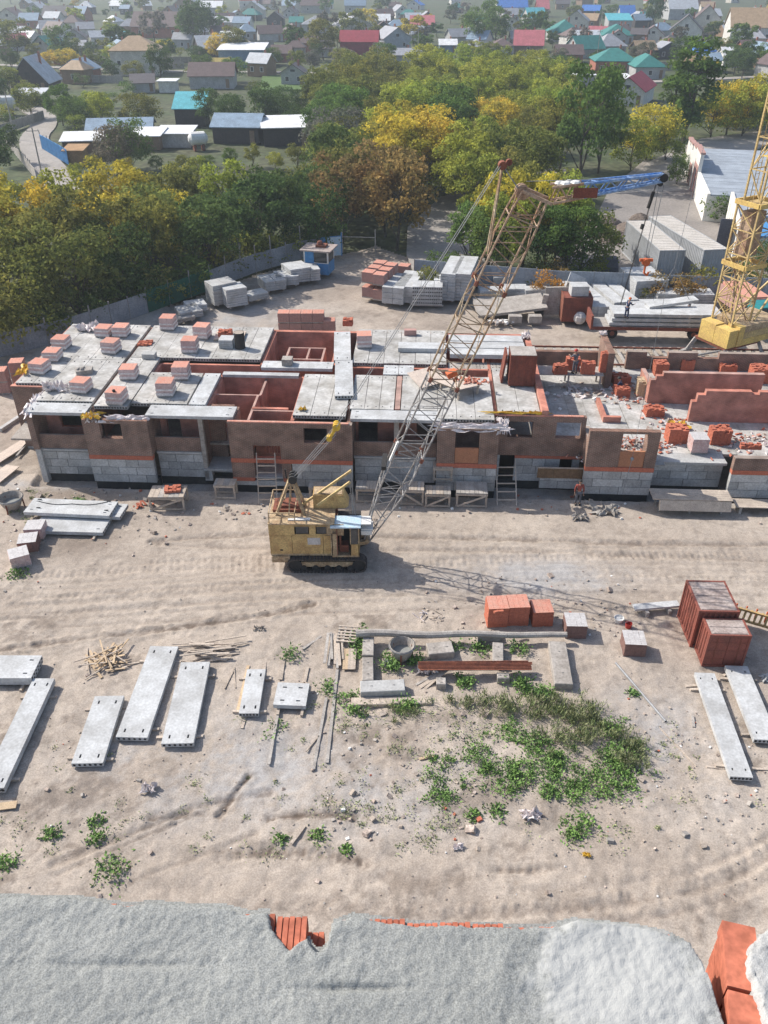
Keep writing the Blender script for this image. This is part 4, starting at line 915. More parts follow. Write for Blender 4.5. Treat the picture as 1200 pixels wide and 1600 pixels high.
ladder(at(419, 788, 0), at(425, 712, .0).lerp(B(9.3, -.1, 2.7), 1.0), 1.15, 7, 'wide wooden ladder rising to the entrance of the second bay')
ladder(at(792, 790, 0), B(24.4, .95, 2.0), 1.2, 5, 'wooden ladder leading down into the open basement doorway')
t = thing('chipboard_shutter', 'brown chipboard shutter leaning on the wall beside the standing worker', 'board', B(27.9, .5, 1.02), -ANG)
for k in range(3): mb = MB(); mb.bx(-1.5+k*1.0, -.51+k*1.0, -.02, .02, .0, .72); mb.build('panel', M['osb'], t)
mb = MB(); mb.bx(-1.52, 1.52, -.05, .05, .722, .78); mb.build('top_rail', M['wood'], t)
# low frame and bits on the left of the building
GLB = 'timber lying left of the building'
for i, (a, b, w, l, k) in enumerate((((-10,722),(40,690),.9,'wide pale board sheet lying left of the corner wall nearest the building','plywood'),((-10,752),(20,728),1.0,'pale board sheet in front of the other one at the left edge','plywood'),((26,712),(46,688),.14,'grey board end leaning by the left corner wall','wood_grey'))):
    plank(a, b, w, l, h=.06, z=.25, key=k, group=GLB)
mb = MB(); mb.bar(at(0,672,.15), at(30,652,.15), .3, .25); tag(mb.build('kerb_stone', M['concrete']), 'pale concrete kerb beam left of the building corner', 'kerb beam')
heap(225, 790, 14, .35, .15, (.3, .5), 'small heap of orange brick pieces left of the trestle table', None, 'brick_loose', (.1,.13), 'brick_heap', .12)
# crumpled plastic sheets and yellow straps
def crumple(c, rx, ry, h, m, label, name='plastic_sheet', cat='plastic sheet', seed=0, rz=0, group=None, drop=0):
    rs = np.random.RandomState(seed + 5); n = 12; mb = MB(); V = []; F = []
    for j in range(n):
        for i in range(n):
            x = (i/(n-1)*2-1); y = (j/(n-1)*2-1); q = 1 + .25*rs.randn(); V.append((x*rx*q, y*ry*q, abs(rs.randn())*h*.5 + .02 - (drop*max(0, -y-.2) if drop else 0)))
    for j in range(n-1):
        for i in range(n-1): k = j*n+i; F.append((k, k+1, k+n+1, k+n))
    mb.add(V, F); o = mb.build(name, m, None, c, rz, smooth=False); return tag(o, label, cat, group)
crumple(B(21.9,.2,4.68), 1.9, .22, .22, M['plastic_white'], 'torn white plastic film draped over the wall head of the third bay', seed=1, rz=-ANG, drop=.35)
crumple(B(24.0,.5,4.75), .35, .5, .35, M['plastic_white'], 'white film bunched at the right corner of the third bay', seed=2, drop=.6)
crumple(B(-5.0,3.6,4.93), .7, .4, .55, M['plastic_white'], 'heap of pinkish torn film beside the pallet at the front left roof', seed=3)
crumple(B(-5.75,1.8,4.72), .35, 1.5, .22, M['plastic_white'], 'strip of white film along the left corner wall head', seed=4)
crumple(B(.7,.3,4.7), 1.3, .25, .18, M['plastic_white'], 'white film lying on the wall head of the first bay', seed=5, drop=.3)
crumple(B(-1.4,.25,4.72), .3, .3, .3, M['plastic_white'], 'white film bunched beside the first bay window', seed=6, drop=.35)
crumple(B(-6.5,14.2,4.93), .8, .6, .5, M['plastic_white'], 'white torn film heap at the back left roof corner', seed=7)
crumple(B(-1.5,.2,4.75), .55, .3, .28, M['yellow'], 'crumpled yellow film on the wall head left of the first bay window', 'yellow_film', 'film', 8)
crumple(B(-8.2,6.4,4.93), .35, .7, .3, M['yellow'], 'yellow film at the far left roof edge beside the pallets', 'yellow_film', 'film', 9)
crumple(B(25.0,1.6,4.93), 1.7, .12, .14, M['yellow'], 'long yellow band lying on the wall head of the flat bay', 'yellow_film', 'film', 10, -ANG)
crumple(B(11.55,1.5,4.93), .2, .2, .25, M['yellow'], 'small yellow film ball on the roof near the crane rope block', 'yellow_film', 'film', 11)
crumple(B(36.3,5.5,2.21), .5, .4, .4, M['yellow'], 'yellow film beside the rubble at the foot of the nearest red wall', 'yellow_film', 'film', 12)
# rubble at pier four top and floor
def rubble(c, n, rx, ry, label, keys=('brick_loose','plastic_white','debris','brick_top'), s=(.08,.3), name='rubble_heap', h=.3):
    mb = MB(); ks = [M[k] for k in keys]
    for _ in range(n):
        x, y = random.gauss(0, rx), random.gauss(0, ry); z = max(.03, h*math.exp(-(x/rx)**2-(y/ry)**2)*random.random())
        mb.box((x, y, z), (random.uniform(*s), random.uniform(*s)*.6, random.uniform(*s)*.5), random.uniform(0,3), random.randrange(len(ks)), (random.uniform(-.5,.5), random.uniform(-.5,.5)))
    o = mb.build(name, ks, None, c, -ANG); o['category'] = 'rubble'; o['label'] = label; o['kind'] = 'stuff'; return o
rubble(B(30.6,1.0,2.2), 90, .8, .4, 'heap of broken bricks and film on the floor behind the fourth bay')
rubble(B(30.0,2.4,2.2), 140, 1.3, .6, 'scatter of broken bricks and film across the right floor', h=.5); rubble(B(33.0,2.8,2.2), 140, 1.3, .8, 'rubble of brick and grey film behind the open window bay', h=.6)
rubble(B(30.6,10.5,2.2), 90, 1.6, .9, 'white torn scraps scattered over the sunny right floor', ('plastic_white','debris','white'), (.1,.5), h=.05)
rubble(B(34.0,10.6,2.2), 120, 1.0, 1.2, 'brick rubble left of the long low red wall', h=.4); rubble(B(40.5,3.6,2.2), 120, 2.2, 1.0, 'rubble and scraps at the right end of the floor', h=.3); rubble(B(35.8,6.0,2.2), 60, .7, .5, 'brick rubble beside the yellow film', h=.5)
loose_stack(1024, 652, 2.2, 1.3, .8, .6, 'red brick stack among the rubble left of the nearest red wall', missing=.5)
# wooden tray with red bricks, grey pack and black drum at the back roof
t = thing('wooden_tray', 'wooden tray at the back roof edge holding bright red bricks', 'wooden tray', B(4.6, 13.2, 4.93), -ANG + R(3))
for k in range(6): mb = MB(); mb.bx(-1.1+.37*k, -1.1+.37*k+.35, -.8, .8, .12, .16); mb.build('deck_board', M['plywood'], t)
for y in (-.7, 0, .7): mb = MB(); mb.bx(-1.1, 1.1, y-.06, y+.06, 0, .119); mb.build('bearer', M['wood_grey'], t)
o = loose_stack(0, 0, 0, 1.0, .7, .45, 'bright red bricks piled on the wooden tray', rz=.05); o.location = B(4.3, 13.1, 5.1)
t = thing('slab_pack', 'small pack of grey slabs beside the black upright drum', 'slab pack', B(4.75, 11.5, 4.93), -ANG)
for k in range(4): mb = MB(); mb.bx(-.5, .5, -.5, .5, .16*k, .16*k+.145); mb.build('slab', M['concrete_new'], t)
t = thing('rolled_felt', 'black roll of roofing felt standing on the roof beside the grey pack', 'felt roll', B(5.75, 11.2, 4.93)); mb = MB(); mb.lathe([(.38,0),(.38,1.2)], 16); mb.build('outer_turn', M['black'], t); mb = MB(); mb.lathe([(.01,1.19),(.36,1.19)], 16); mb.build('top', M['wood'], t)
tag(MB().bx(-.35,.35,-.35,.35,0,.45).build('concrete_cube', M['concrete_old'], None, B(9.6, 8.45, 4.95), -ANG), 'grey concrete cube standing on the bridging slab over the pit', 'concrete cube')
tag(MB().bx(-.45,.45,-.3,.3,0,.35).build('grey_block', M['concrete'], None, B(-.3, 9.1, 4.95), -ANG), 'small grey block beside the roof groove near a mortar spill', 'grey block')
# tilted plywood shields with broken bricks
t = thing('plywood_shield', 'tilted square plywood shield carrying broken red bricks beside the boom', 'plywood shield', B(21.4, 4.6, 5.05), -ANG + R(38))
for k in range(6): mb = MB(); mb.box((-.95+.38*k, 0, .5), (.37, 2.1, .04)); o = mb.build('board', M['plywood'], t); o.rotation_euler = (R(-4), R(5), 0)
for q in (-.8, .8): mb = MB(); mb.bar((q,-1.0,.42), (q,1.0,.42), .09); mb.build('bearer', M['wood'], t)
for (x, y) in ((-.8,-.9),(.8,-.9),(-.8,.9),(.8,.9)): mb = MB(); mb.bx(x-.06,x+.06,y-.06,y+.06,-.13,.36); mb.build('leg', M['wood'], t)
rubble(B(22.2,4.9,5.6), 45, .45, .25, 'broken red bricks lying on the tilted plywood shield', ('brick_loose','brick_top'), (.1,.25), 'broken_bricks', .2)
t = thing('plywood_shield', 'second pale plywood shield behind the tilted one half hidden by the boom', 'plywood shield', B(19.4, 6.0, 5.0), -ANG + R(28))
for k in range(5): mb = MB(); mb.box((-.9+.42*k, 0, .35), (.41, 2.0, .04)); o = mb.build('board', M['plywood'], t); o.rotation_euler = (R(8), R(-4), 0)
for q in (-.7, .7): mb = MB(); mb.bar((q,-.9,.2), (q,.9,.2), .09); mb.build('bearer', M['wood_grey'], t)
# oxide red formwork boxes on the roof
t = thing('formwork_box', 'tall oxide red steel formwork box with pale dusty top beside the high wall', 'formwork box', B(25.5, 6.3, 4.94), -ANG)
for i, (a, b) in enumerate((((-.85,-.8,0),(.85,-.8,0)),((.85,-.8,0),(.85,.8,0)),((.85,.8,0),(-.85,.8,0)),((-.85,.8,0),(-.85,-.8,0)))): mb = MB(); corrugated(mb, a, b, .05, 2.2, .42, .03); mb.build('steel_panel', M['rust_panel'], t)
mb = MB(); mb.bx(-.82,.82,-.77,.77,2.16,2.21); mb.build('top_plate', M['concrete_old'], t)
t = thing('formwork_shutter', 'dark rust red steel panel leaning at the left of the formwork box', 'formwork panel', B(24.35, 6.7, 4.94), -ANG)
for k in range(3): mb = MB(); mb.box((0, -.45 + k*.45, 1.0), (.12, .43, 2.0), tilt=(0, R(6))); mb.build('steel_panel', M['rust_panel'], t)
mb = MB(); mb.bar((.3,-.7,.1), (.3,.7,.1), .09); mb.build('foot', M['wood'], t)
# brick stage behind the high wall with small red stacks
t = thing('scaffold_stage', 'raised plank stage with guard boards behind the high red wall', 'scaffold stage', B(29.6, 11.9, 2.2), -ANG)
for k in range(6): mb = MB(); mb.bx(-2.4, 2.5, -.8+.27*k, -.8+.27*k+.26, 1.1, 1.15); mb.build('deck_board', M['wood_grey'], t)
for x in (-2.2, 0, 2.3):
    for y in (-.7, .7): mb = MB(); mb.bx(x-.06, x+.06, y-.06, y+.06, 0, 1.098); mb.build('leg', M['wood_grey'], t)
for (u, v, w, h, l) in ((28.9,11.4,.9,.7,'small red brick stack at the left of the plank stage'),(31.0,11.5,1.1,.85,'red brick stack right of the worker on the plank stage'),(30.0,12.2,1.1,.9,'red brick stack at the back of the plank stage'),(32.1,11.9,.5,1.5,'tall narrow red brick stack by the grey stub wall')):
    o = loose_stack(u*10, v*10, 0, w, .6, h, l, group='red bricks on the plank stage', missing=.3); o.location = B(u, v, 3.36)
# wall head whitish lumps
crumple(B(26.5,13.4,5.27), .3, .5, .3, M['plastic_white'], 'pink white film lump on the back end of the high red wall', seed=21); crumple(B(32.5,15.1,4.92), .25, .25, .25, M['plastic_white'], 'white film lump on top of the grey stub wall', seed=22)
# small dark stones on pallets
tag(MB().ball((0,0,.06),.12,n=6).build('stone', M['black'], None, at(178, 612, 5.82)), 'dark stone on the pallet closest to the front roof edge', 'stone')
mb = MB()
for p in ((0,0,.05),(.25,.05,.04)): mb.box(p, (.25,.12,.09), random.uniform(0,3))
tag(mb.build('loose_brick', M['brick_loose'], None, at(775, 957, 1.37)), 'two loose bricks on the left tall red pallet', 'brick')
tag(MB().bx(-.45,.45,-.2,.2,0,.4).build('brick_pair', M['brick_faded'], None, B(18.0, 14.3, 4.94)), 'two faded bricks standing on the back of the middle roof', 'brick')
# ------------------------------------------------------------------ crawler crane with lattice boom
YC = 38.2
cr = thing('crawler_crane', 'old yellow crawler crane with lattice boom and blue jib before the unfinished building', 'crane', (-3.3, YC, 0))
co = Vector((-3.3, YC, 0))
def cp(name, m, mb, parent=cr, smooth=False): return mb.build(name, m, parent, smooth=smooth)
# tracks
for s in (-1, 1):
    y0 = s*1.25; t = bpy.data.objects.new('track', None); COL.objects.link(t); t.parent = cr; t.location = (.15, y0, 0)
    pts = []; r = .42; L2 = 1.75
    for k in range(9): a = math.pi/2 + math.pi*k/8; pts.append((-L2 + r*math.cos(a), r + .03 + r*math.sin(a)))
    for k in range(9): a = -math.pi/2 + math.pi*k/8; pts.append((L2 + r*math.cos(a), r + .03 + r*math.sin(a)))
    per = []
    for p, q in zip(pts, pts[1:] + pts[:1]):
        d = math.hypot(q[0]-p[0], q[1]-p[1]); n = max(1, round(d/.2))
        for i in range(n): per.append(((p[0]+(q[0]-p[0])*(i+.5)/n, p[1]+(q[1]-p[1])*(i+.5)/n), math.atan2(q[1]-p[1], q[0]-p[0])))
    sh = MB(); sh.bx(-.085,.085,-.32,.32,-.03,.03); sh.bx(-.02,.02,-.32,.32,-.055,-.0305); sme = sh.mesh('track_shoe', M['track'])
    for (p, a) in per: inst('track_shoe', sme, t, (p[0], 0, p[1]), rot=(0, -a, 0))
    w = MB()
    for x in (-L2, L2): w.tube((x,-.22,r+.03),(x,.22,r+.03), r-.06, 12)
    for k in range(5): w.tube((-1.3+.65*k,-.2,.24),(-1.3+.65*k,.2,.24), .17, 10)
    w.build('road_wheels', M['black'], t); f = MB(); f.bx(-1.5,1.5,-.15,.15,.3,.62); f.build('track_frame', M['crane_tan'], t)
mb = MB(); mb.bx(-1.0,1.3,-.95,.95,.4,.75); mb.lathe([(.7,.751),(.7,.98)], 16); cp('undercarriage', M['crane_tan'], mb)
# house: X from -3.0 to 1.4, Y -1.3..1.3 (local)
X0, X1, YN, YF, ZB, ZT = -2.95, .62, -1.3, 1.25, .98, 3.2
mb = MB(); mb.bx(X0, X1, YN+.05, YF, ZB-.02, ZB+.14); cp('deck_frame', M['crane_tan'], mb)
xs_ = [X0, -1.72, -.02, X1]
for i in range(3):
    mb = MB(); mb.bx(xs_[i]+.01, xs_[i+1]-.01, YN, YN+.04, 1.13, 2.32); d = cp('side_door', M['crane_yellow'], mb)
    if i == 1: q = MB(); q.bx(xs_[2]-.85, xs_[2]-.15, YN-.012, YN-.001, 1.75, 2.2); q.build('pale_plate', M['film_grey'], d)
    if i == 0: q = MB(); q.bx(-2.4,-2.25,YN-.03,YN-.001,1.35,1.42); q.build('handle', M['black'], d)
wall_cells('upper_side', M['crane_yellow'], cr, X0, .1, 2.34, 3.05, YN, YN+.05, [(-1.55,-.75,2.4,3.0),(-.4,.3,2.4,3.0)])
wall_cells('upper_side', M['crane_tan'], cr, .1, X1+.5, 2.34, 3.05, YN+.02, YN+.07, [(-.1,.18,2.45,2.95)])
for x0, x1 in ((-1.48,-.80),(-.35,.16)):
    mb = MB(); mb.bx(x0, x1, YN+.02, YN+.03, 2.46, 2.94); g = cp('side_window', M['glass'], mb)
    f = MB(); f.bx(x0-.05,x1+.05,YN-.015,YN-.001,2.42,2.455); f.bx(x0-.05,x1+.05,YN-.015,YN-.001,2.945,2.98); f.build('window_frame', M['crane_yellow'], g)
mb = MB(); mb.bx(X0,X0+.05,YN+.05,YF,1.13,3.05); cp('rear_wall', M['crane_yellow'], mb)
mb = MB(); mb.bx(X0+.05,X1,YF-.05,YF,1.13,3.05); cp('far_wall', M['crane_yellow'], mb)
mb = MB(); mb.bx(X0-.02,X1,YN-.02,YF+.02,3.06,3.12); cp('roof', M['crane_tan'], mb)
mb = MB(); mb.bx(-2.9,-1.9,YN-.03,YF,.55,.96); cp('counterweight', M['crane_tan'], mb)
mb = MB(); mb.bx(-1.9,-.7,-1.0,-.8,3.13,3.19); cp('roof_plank', M['white'], mb)
mb = MB(); mb.bx(-2.8,-1.2,-.2,1.0,3.13,3.3); mb.bx(-2.6,-1.4,0,.8,3.301,3.45); cp('roof_hatch', M['rust'], mb)
rl = MB()
for x in (-2.9,-2.2,-1.5): rl.bar((x,YN+.1,3.12),(x,YN+.1,3.75),.05)
for z in (3.45,3.75): rl.bar((-2.9,YN+.1,z),(-1.5,YN+.1,z),.045)
for x in (-2.9,-1.5): rl.bar((x,YN+.1,3.75),(x,YF-.1,3.75),.045); rl.bar((x,YF-.1,3.12),(x,YF-.1,3.75),.05)
rl.bar((-2.9,YF-.1,3.75),(-1.5,YF-.1,3.75),.045); cp('roof_railing', M['crane_tan'], rl)
mb = MB(); mb.prism_y([(-.6,3.13),(1.15,3.13),(1.35,3.3),(1.05,4.0),(-.6,4.0)], .2, 1.1); cp('fuel_tank', M['crane_yellow'], mb)
mb = MB(); mb.bx(-.55,1.0,.25,1.0,4.003,4.04); cp('tank_lid', M['crane_tan'], mb)
# cab
cb = bpy.data.objects.new('cab', None); COL.objects.link(cb); cb.parent = cr
CX0, CX1 = -.0+.45, 1.95
def kp(n, m, mb): return mb.build(n, m, cb)
mb = MB(); mb.bx(CX0,CX1,YN-.12,YN+.9,.98,1.08); kp('cab_floor', M['crane_tan'], mb)
mb = MB(); mb.bx(CX0-.05,CX0+.28,YN-.14,YN-.08,1.1,2.55); kp('cab_side', M['crane_tan'], mb)
mb = MB(); mb.bx(CX0+.28,CX0+.32,YN-.14,YN+.5,1.1,2.95); kp('open_door', M['rust'], mb)
mb = MB(); mb.bx(CX0+1.0,CX1,YN-.14,YN-.08,1.1,1.85); kp('cab_panel', M['crane_yellow'], mb)
mb = MB(); mb.bx(CX0+1.05,CX1-.08,YN-.12,YN-.09,1.87,2.85); kp('cab_window', M['glass'], mb)
mb = MB(); mb.bx(CX1-.05,CX1,YN-.08,YN+.9,1.1,1.8); kp('cab_front', M['crane_yellow'], mb); mb = MB(); mb.bx(CX1-.04,CX1-.02,YN-.05,YN+.85,1.82,2.85); kp('windscreen', M['glass'], mb)
mb = MB()
for x in (CX0,CX0+1.0,CX1-.05):
    for y in (YN-.14,YN+.85): mb.bx(x,x+.05,y,y+.05,1.08,2.93)
kp('cab_post', M['crane_tan'], mb)
mb = MB(); mb.bx(CX0-.05,CX1+.1,YN-.2,YN+.95,2.95,3.02); kp('cab_roof', M['sky_blue'], mb)
mb = MB(); mb.bx(CX0+.4,CX0+.9,YN+.2,YN+.7,1.1,1.55); mb.bx(CX0+.4,CX0+.5,YN+.2,YN+.7,1.55,2.2); kp('driver_seat', M['rust'], mb)
mb = MB(); mb.bx(CX1+.1,CX1+.75,YN+.2,YN+1.0,2.55,2.65); mb.bx(CX1+.1,CX1+.65,YN+.15,YN+.95,2.95,3.0); mb.bx(CX1+.1,CX1+.7,YN+.12,YN+.19,2.3,2.55); cp('front_platform', M['white'], mb)
mb = MB(); mb.bx(.7,2.0,-.35,1.1,.98,2.4); cp('winch_housing', M['black'], mb)
for y in (.0,.8): mb = MB(); mb.tube((.3,y-.25,2.6),(.3,y+.25,2.6),.42,12); cp('rope_drum', M['rust'], mb)
# A-frame gantry
AP = at_depth(455, 747, YC) - co
g = MB()
for y in (-.45,.45):
    g.bar((-2.6,y,3.1),AP+Vector((-.08,y*.4,0)),.13); g.bar((-1.9,y,3.1),AP+Vector((-.02,y*.4,0)),.07)
    g.bar((-1.05,y,3.1),AP+Vector((.06,y*.4,0)),.13)
g.bar((-2.1,-.35,4.05),(-2.1,.35,4.05),.07); cp('gantry', M['crane_tan'], g)
mb = MB()
for y in (-.28,0,.28): mb.tube(AP+Vector((.1,y-.06,.05)),AP+Vector((.1,y+.06,.05)),.24,10)
mb.bar(AP+Vector((-.25,0,0)),AP+Vector((-.3,0,.55)),.07); cp('gantry_sheave', M['black'], mb)
for (p, q, y) in (((470,790),(549,735),.35),((496,790),(547,753),-.5)):
    a = at_depth(*p, YC+y)-co; b = at_depth(*q, YC+y)-co; mb = MB(); mb.bar(a, b, .12); o = cp('strut', M['tower_yellow'], mb)
    q = MB()
    for k in (0,.35): q.tube(b+Vector((-.2*k,0,0)), Vector((1.6+.4*k, y*.6, 2.9)), .016, 4)
    q.build('stay_rope', M['steel'], o)
# boom: four chords and lacing between foot and head (in the plane y = 0 of the crane)
FT = Vector((2.35, 0, 1.35)); HD = at_depth(833, 303, YC) - co
ax = (HD - FT).normalized(); nrm = Vector((ax.z, 0, -ax.x)).normalized()    # nrm points forward/down (to the right)
BL = (HD - FT).length
def bw(s):      # half widths (perpendicular, sideways) along the boom
    t = s / BL
    if t < .2: return (.16 + (.72-.16)*t/.2, .35 + (.62-.35)*t/.2)
    if t > .93: return (.72 - .12*(t-.93)/.07, .62 - .1*(t-.93)/.07)
    return (.72, .62)
def bpnt(s, a, b):
    p, q = bw(s); return FT + ax*s + nrm*(a*p) + Vector((0, b*q, 0))
secs = [(0,.30,'boom_grey'),(.30,.52,'boom_grey'),(.52,.78,'boom'),(.78,1.0,'boom_rust')]
for f0, f1, mk in secs:
    s0, s1 = BL*f0, BL*f1; n = max(3, round((s1-s0)/1.15)); lace = MB()
    st = [s0 + (s1-s0)*k/n for k in range(n+1)]
    ch_par = None
    for a, b in ((-1,-1),(1,-1),(1,1),(-1,1)):
        ch = MB()
        for p, q in zip(st[:-1], st[1:]): ch.tube(bpnt(p,a,b), bpnt(q,a,b), .05, 6)
        cp('boom_chord', M[mk], ch)
    for k in range(n):
        p, q = st[k], st[k+1]; m_ = (p+q)/2
        for b in (-1, 1):
            e, f_ = (-1, 1) if (k + (b > 0)) % 2 else (1, -1)
            lace.tube(bpnt(p,e,b), bpnt(m_,f_,b), .024, 5); lace.tube(bpnt(m_,f_,b), bpnt(q,e,b), .024, 5)
        for a in (-1, 1):
            e, f_ = (-1, 1) if (k + (a > 0)) % 2 else (1, -1)
            lace.tube(bpnt(p,a,e), bpnt(q,a,f_), .021, 5)
        if k % 3 == 0:
            lace.tube(bpnt(p,-1,-1), bpnt(p,1,1), .024, 5)
            for b in (-1,1): lace.tube(bpnt(p,-1,b), bpnt(p,1,b), .03, 5)
            for a in (-1,1): lace.tube(bpnt(p,a,-1), bpnt(p,a,1), .03, 5)
    cp('boom_lacing', M[mk], lace)
    if f1 < 1:
        for a in (-1,1):
            for b in (-1,1): j = MB(); j.tube(bpnt(s1-.12,a,b), bpnt(s1+.12,a,b), .1, 6); cp('boom_joint', M['rust'], j)
mb = MB()
for b in (-1,1): mb.bar(bpnt(0,0,b)+Vector((0,0,-.1)), Vector((1.7,b*.4,1.2)), .22)
mb.tube(FT+Vector((0,-.5,0)), FT+Vector((0,.5,0)), .14, 8); cp('boom_foot', M['crane_tan'], mb)
mb = MB(); mb.bar(bpnt(BL*.27,-1.15,-1), bpnt(BL*.33,-1.2,-1), .22, .1); cp('boom_sleeve', M['white'], mb)
mb = MB(); mb.bar(bpnt(BL*.24,-1.3,-.9), bpnt(BL*.25,-1.3,.9), .25); cp('boom_clamp', M['black'], mb)
mb = MB(); mb.box(bpnt(BL*.545,.3,-.2), (.5,.35,.28), .3, 0, (0,R(-20))); cp('rope_guide', M['orange'], mb)
mb = MB()
for y in (-.3,0,.3): mb.tube(HD+Vector((-.5,y-.05,.1)), HD+Vector((-.5,y+.05,.1)), .3, 10)
mb.bar(bpnt(BL,-1,-1), bpnt(BL,1.4,-1), .14); mb.bar(bpnt(BL,-1,1), bpnt(BL,1.4,1), .14); cp('boom_head', M['boom_rust'], mb)
# stay mast at two thirds
MT0 = bpnt(BL*.845,-1,0); MT1 = at_depth(785, 258, YC) - co
mb = MB()
for b in (-.3,.3): mb.tube(MT0+Vector((0,b,0)), MT1+Vector((0,b*.3,0)), .05, 6)
mb.bar(MT0.lerp(MT1,.5)+Vector((0,-.22,0)), MT0.lerp(MT1,.5)+Vector((0,.22,0)), .06); cp('stay_mast', M['boom'], mb)
mb = MB(); mb.tube(MT1+Vector((0,-.2,0)), MT1+Vector((0,.2,0)), .18, 10); mb.tube(MT1+Vector((.28,-.1,.12)), MT1+Vector((.28,.1,.12)), .14, 8); cp('mast_sheave', M['rust'], mb)
# jib
JR = at_depth(862, 303, YC) - co; JT = at_depth(1036, 277, YC) - co
jd = (JT - JR); jl = jd.length; jn = Vector((-jd.z, 0, jd.x)).normalized(); jd.normalize()
def jp(f, a, b): h = .34*(1 - .6*f); return JR + jd*(jl*f) + jn*(a*h) + Vector((0, b*h, 0))
n = 9
for f0, f1, mk in ((0,.28,'boom_rust'),(.28,1,'jib_blue')):
    for a, b in ((-1,-1),(1,-1),(1,1),(-1,1)): mb = MB(); mb.tube(jp(f0,a,b), jp(f1,a,b), .06, 6); cp('jib_chord', M[mk], mb)
    lace = MB(); nn = 4 if f0 == 0 else 9
    for k in range(nn):
        p, q = f0+(f1-f0)*k/nn, f0+(f1-f0)*(k+1)/nn; s = 1 if k % 2 else -1
        for b in (-1,1): lace.tube(jp(p,s,b), jp(q,-s,b), .03, 5)
        for a in (-1,1): lace.tube(jp(p,a,s), jp(q,a,-s), .03, 5)
    cp('jib_lacing', M[mk], lace)
mb = MB(); [mb.ball((-.75+.22*k_, .1*(-1)**k_, .02*k_), .2, n=6, sq=(1.2,1.3,.6)) for k_ in range(4)]; o = cp('jib_wrapping', M['white'], mb); o.location = jp(.15,0,0) + Vector((.35,0,.32))
mb = MB(); mb.bx(-.55,.5,-.36,-.33,-.3,.12); o = cp('red_plate', M['rust_panel'], mb); o.location = jp(.3,0,0)
mb = MB(); mb.tube(JT+Vector((0,-.2,0)), JT+Vector((0,.2,0)), .18, 10); mb.tube(JT+Vector((-.1,-.15,-.24)), JT+Vector((-.1,.15,-.24)), .12, 10); cp('jib_sheave', M['black'], mb)
mb = MB(); mb.tube(MT1, bpnt(BL*.995,-1,.4), .02, 4); mb.tube(MT1, bpnt(BL*.995,-1,-.4), .02, 4); mb.tube(bpnt(BL,-1,0)+Vector((.2,0,.3)), JT, .016, 4); cp('jib_stay_rope', M['steel'], mb)
# luffing ropes with the yellow hoist block
BK = at_depth(523, 668, YC) - co
mb = MB()
for y in (-.2,.2):
    mb.tube(AP+Vector((.1,y,.1)), BK+Vector((-.1,y*.7,-.1)), .016, 4); mb.tube(AP+Vector((.2,y,.0)), BK+Vector((.05,y*.7,-.35)), .016, 4)
    mb.tube(BK+Vector((.1,y*1.2,.15)), MT1+Vector((-.1,y,0)), .017, 4)
cp('luffing_rope', M['steel'], mb)
mb = MB()
for y in (-.18,.0,.18): mb.tube(BK+Vector((.1,y-.05,.1)), BK+Vector((.1,y+.05,.1)), .2, 10)
mb.bar(BK+Vector((.1,-.12,.1)), BK+Vector((-.3,-.12,-.65)), .06, .14); mb.bar(BK+Vector((.1,.12,.1)), BK+Vector((-.3,.12,-.65)), .06, .14); mb.tube(BK+Vector((-.3,-.18,-.6)), BK+Vector((-.3,.18,-.6)), .15, 10); cp('hoist_block', M['yellow'], mb)
# hook rope
HB = Vector((JT.x - .1, 0, JT.z - 3.7))
mb = MB()
for x in (-.12,.1): mb.tube(JT+Vector((x,0,-.3)), HB+Vector((x*.5,0,.2)), .016, 4)
cp('hoist_rope', M['steel'], mb)
mb = MB(); mb.tube(HB+Vector((0,-.12,0)), HB+Vector((0,.12,0)), .17, 10); mb.path([HB+Vector((0,0,-.2)), HB+Vector((0,0,-.5)), HB+Vector((.16,0,-.62)), HB+Vector((.2,0,-.45))], .05, 6); mb.bar(HB+Vector((-.3,0,.1)), HB+Vector((.3,0,.1)), .12); cp('hook_block', M['orange'], mb)
mb = MB()
for x in (-.05,.05): mb.tube(JT+Vector((-.25,x,-.3)), JT+Vector((-.95,x,-5.7)), .012, 4)
mb.tube(JT+Vector((-.3,0,-.6)), JT+Vector((-.42,0,-1.3)), .08, 6); mb.tube(JT+Vector((-.52,0,-2.0)), JT+Vector((-.56,0,-2.2)), .09, 6); cp('auxiliary_rope', M['black'], mb)
# ------------------------------------------------------------------ tower crane at the right
TX, TY = 28.9, 66.6
tc = thing('tower_crane', 'yellow lattice tower crane on rails behind the right part of the building', 'tower crane', (TX, TY, 0), R(28))
def tp(n, m, mb, parent=tc): return mb.build(n, m, parent)
HW = .92
def mast(z0, z1, n, hw, key, diag=2):
    for a, b in ((-1,-1),(1,-1),(1,1),(-1,1)): mb = MB(); mb.bar((a*hw,b*hw,z0),(a*hw,b*hw,z1),.13); tp('mast_leg', M[key], mb)
    l = MB(); h = (z1-z0)/n; fc = [((-1,-1),(1,-1)),((1,-1),(1,1)),((1,1),(-1,1)),((-1,1),(-1,-1))]
    for k in range(n):
        a, b = z0+h*k, z0+h*(k+1)
        for i, (p, q) in enumerate(fc):
            if (k+i) % 2: p, q = q, p
            l.bar((p[0]*hw,p[1]*hw,a+.05),(q[0]*hw,q[1]*hw,b-.05),.075)
            if diag == 2: l.bar((q[0]*hw,q[1]*hw,a+.05),(p[0]*hw,p[1]*hw,b-.05),.05)
            l.bar((p[0]*hw,p[1]*hw,b),(q[0]*hw,q[1]*hw,b),.08)
    tp('mast_lacing', M[key], l)
mast(3.3, 12.6, 5, 1.05, 'tower_yellow'); mast(12.9, 24.2, 5, .78, 'tower_yellow', 1); mast(24.2, 36.0, 5, .78, 'tower_yellow', 1)
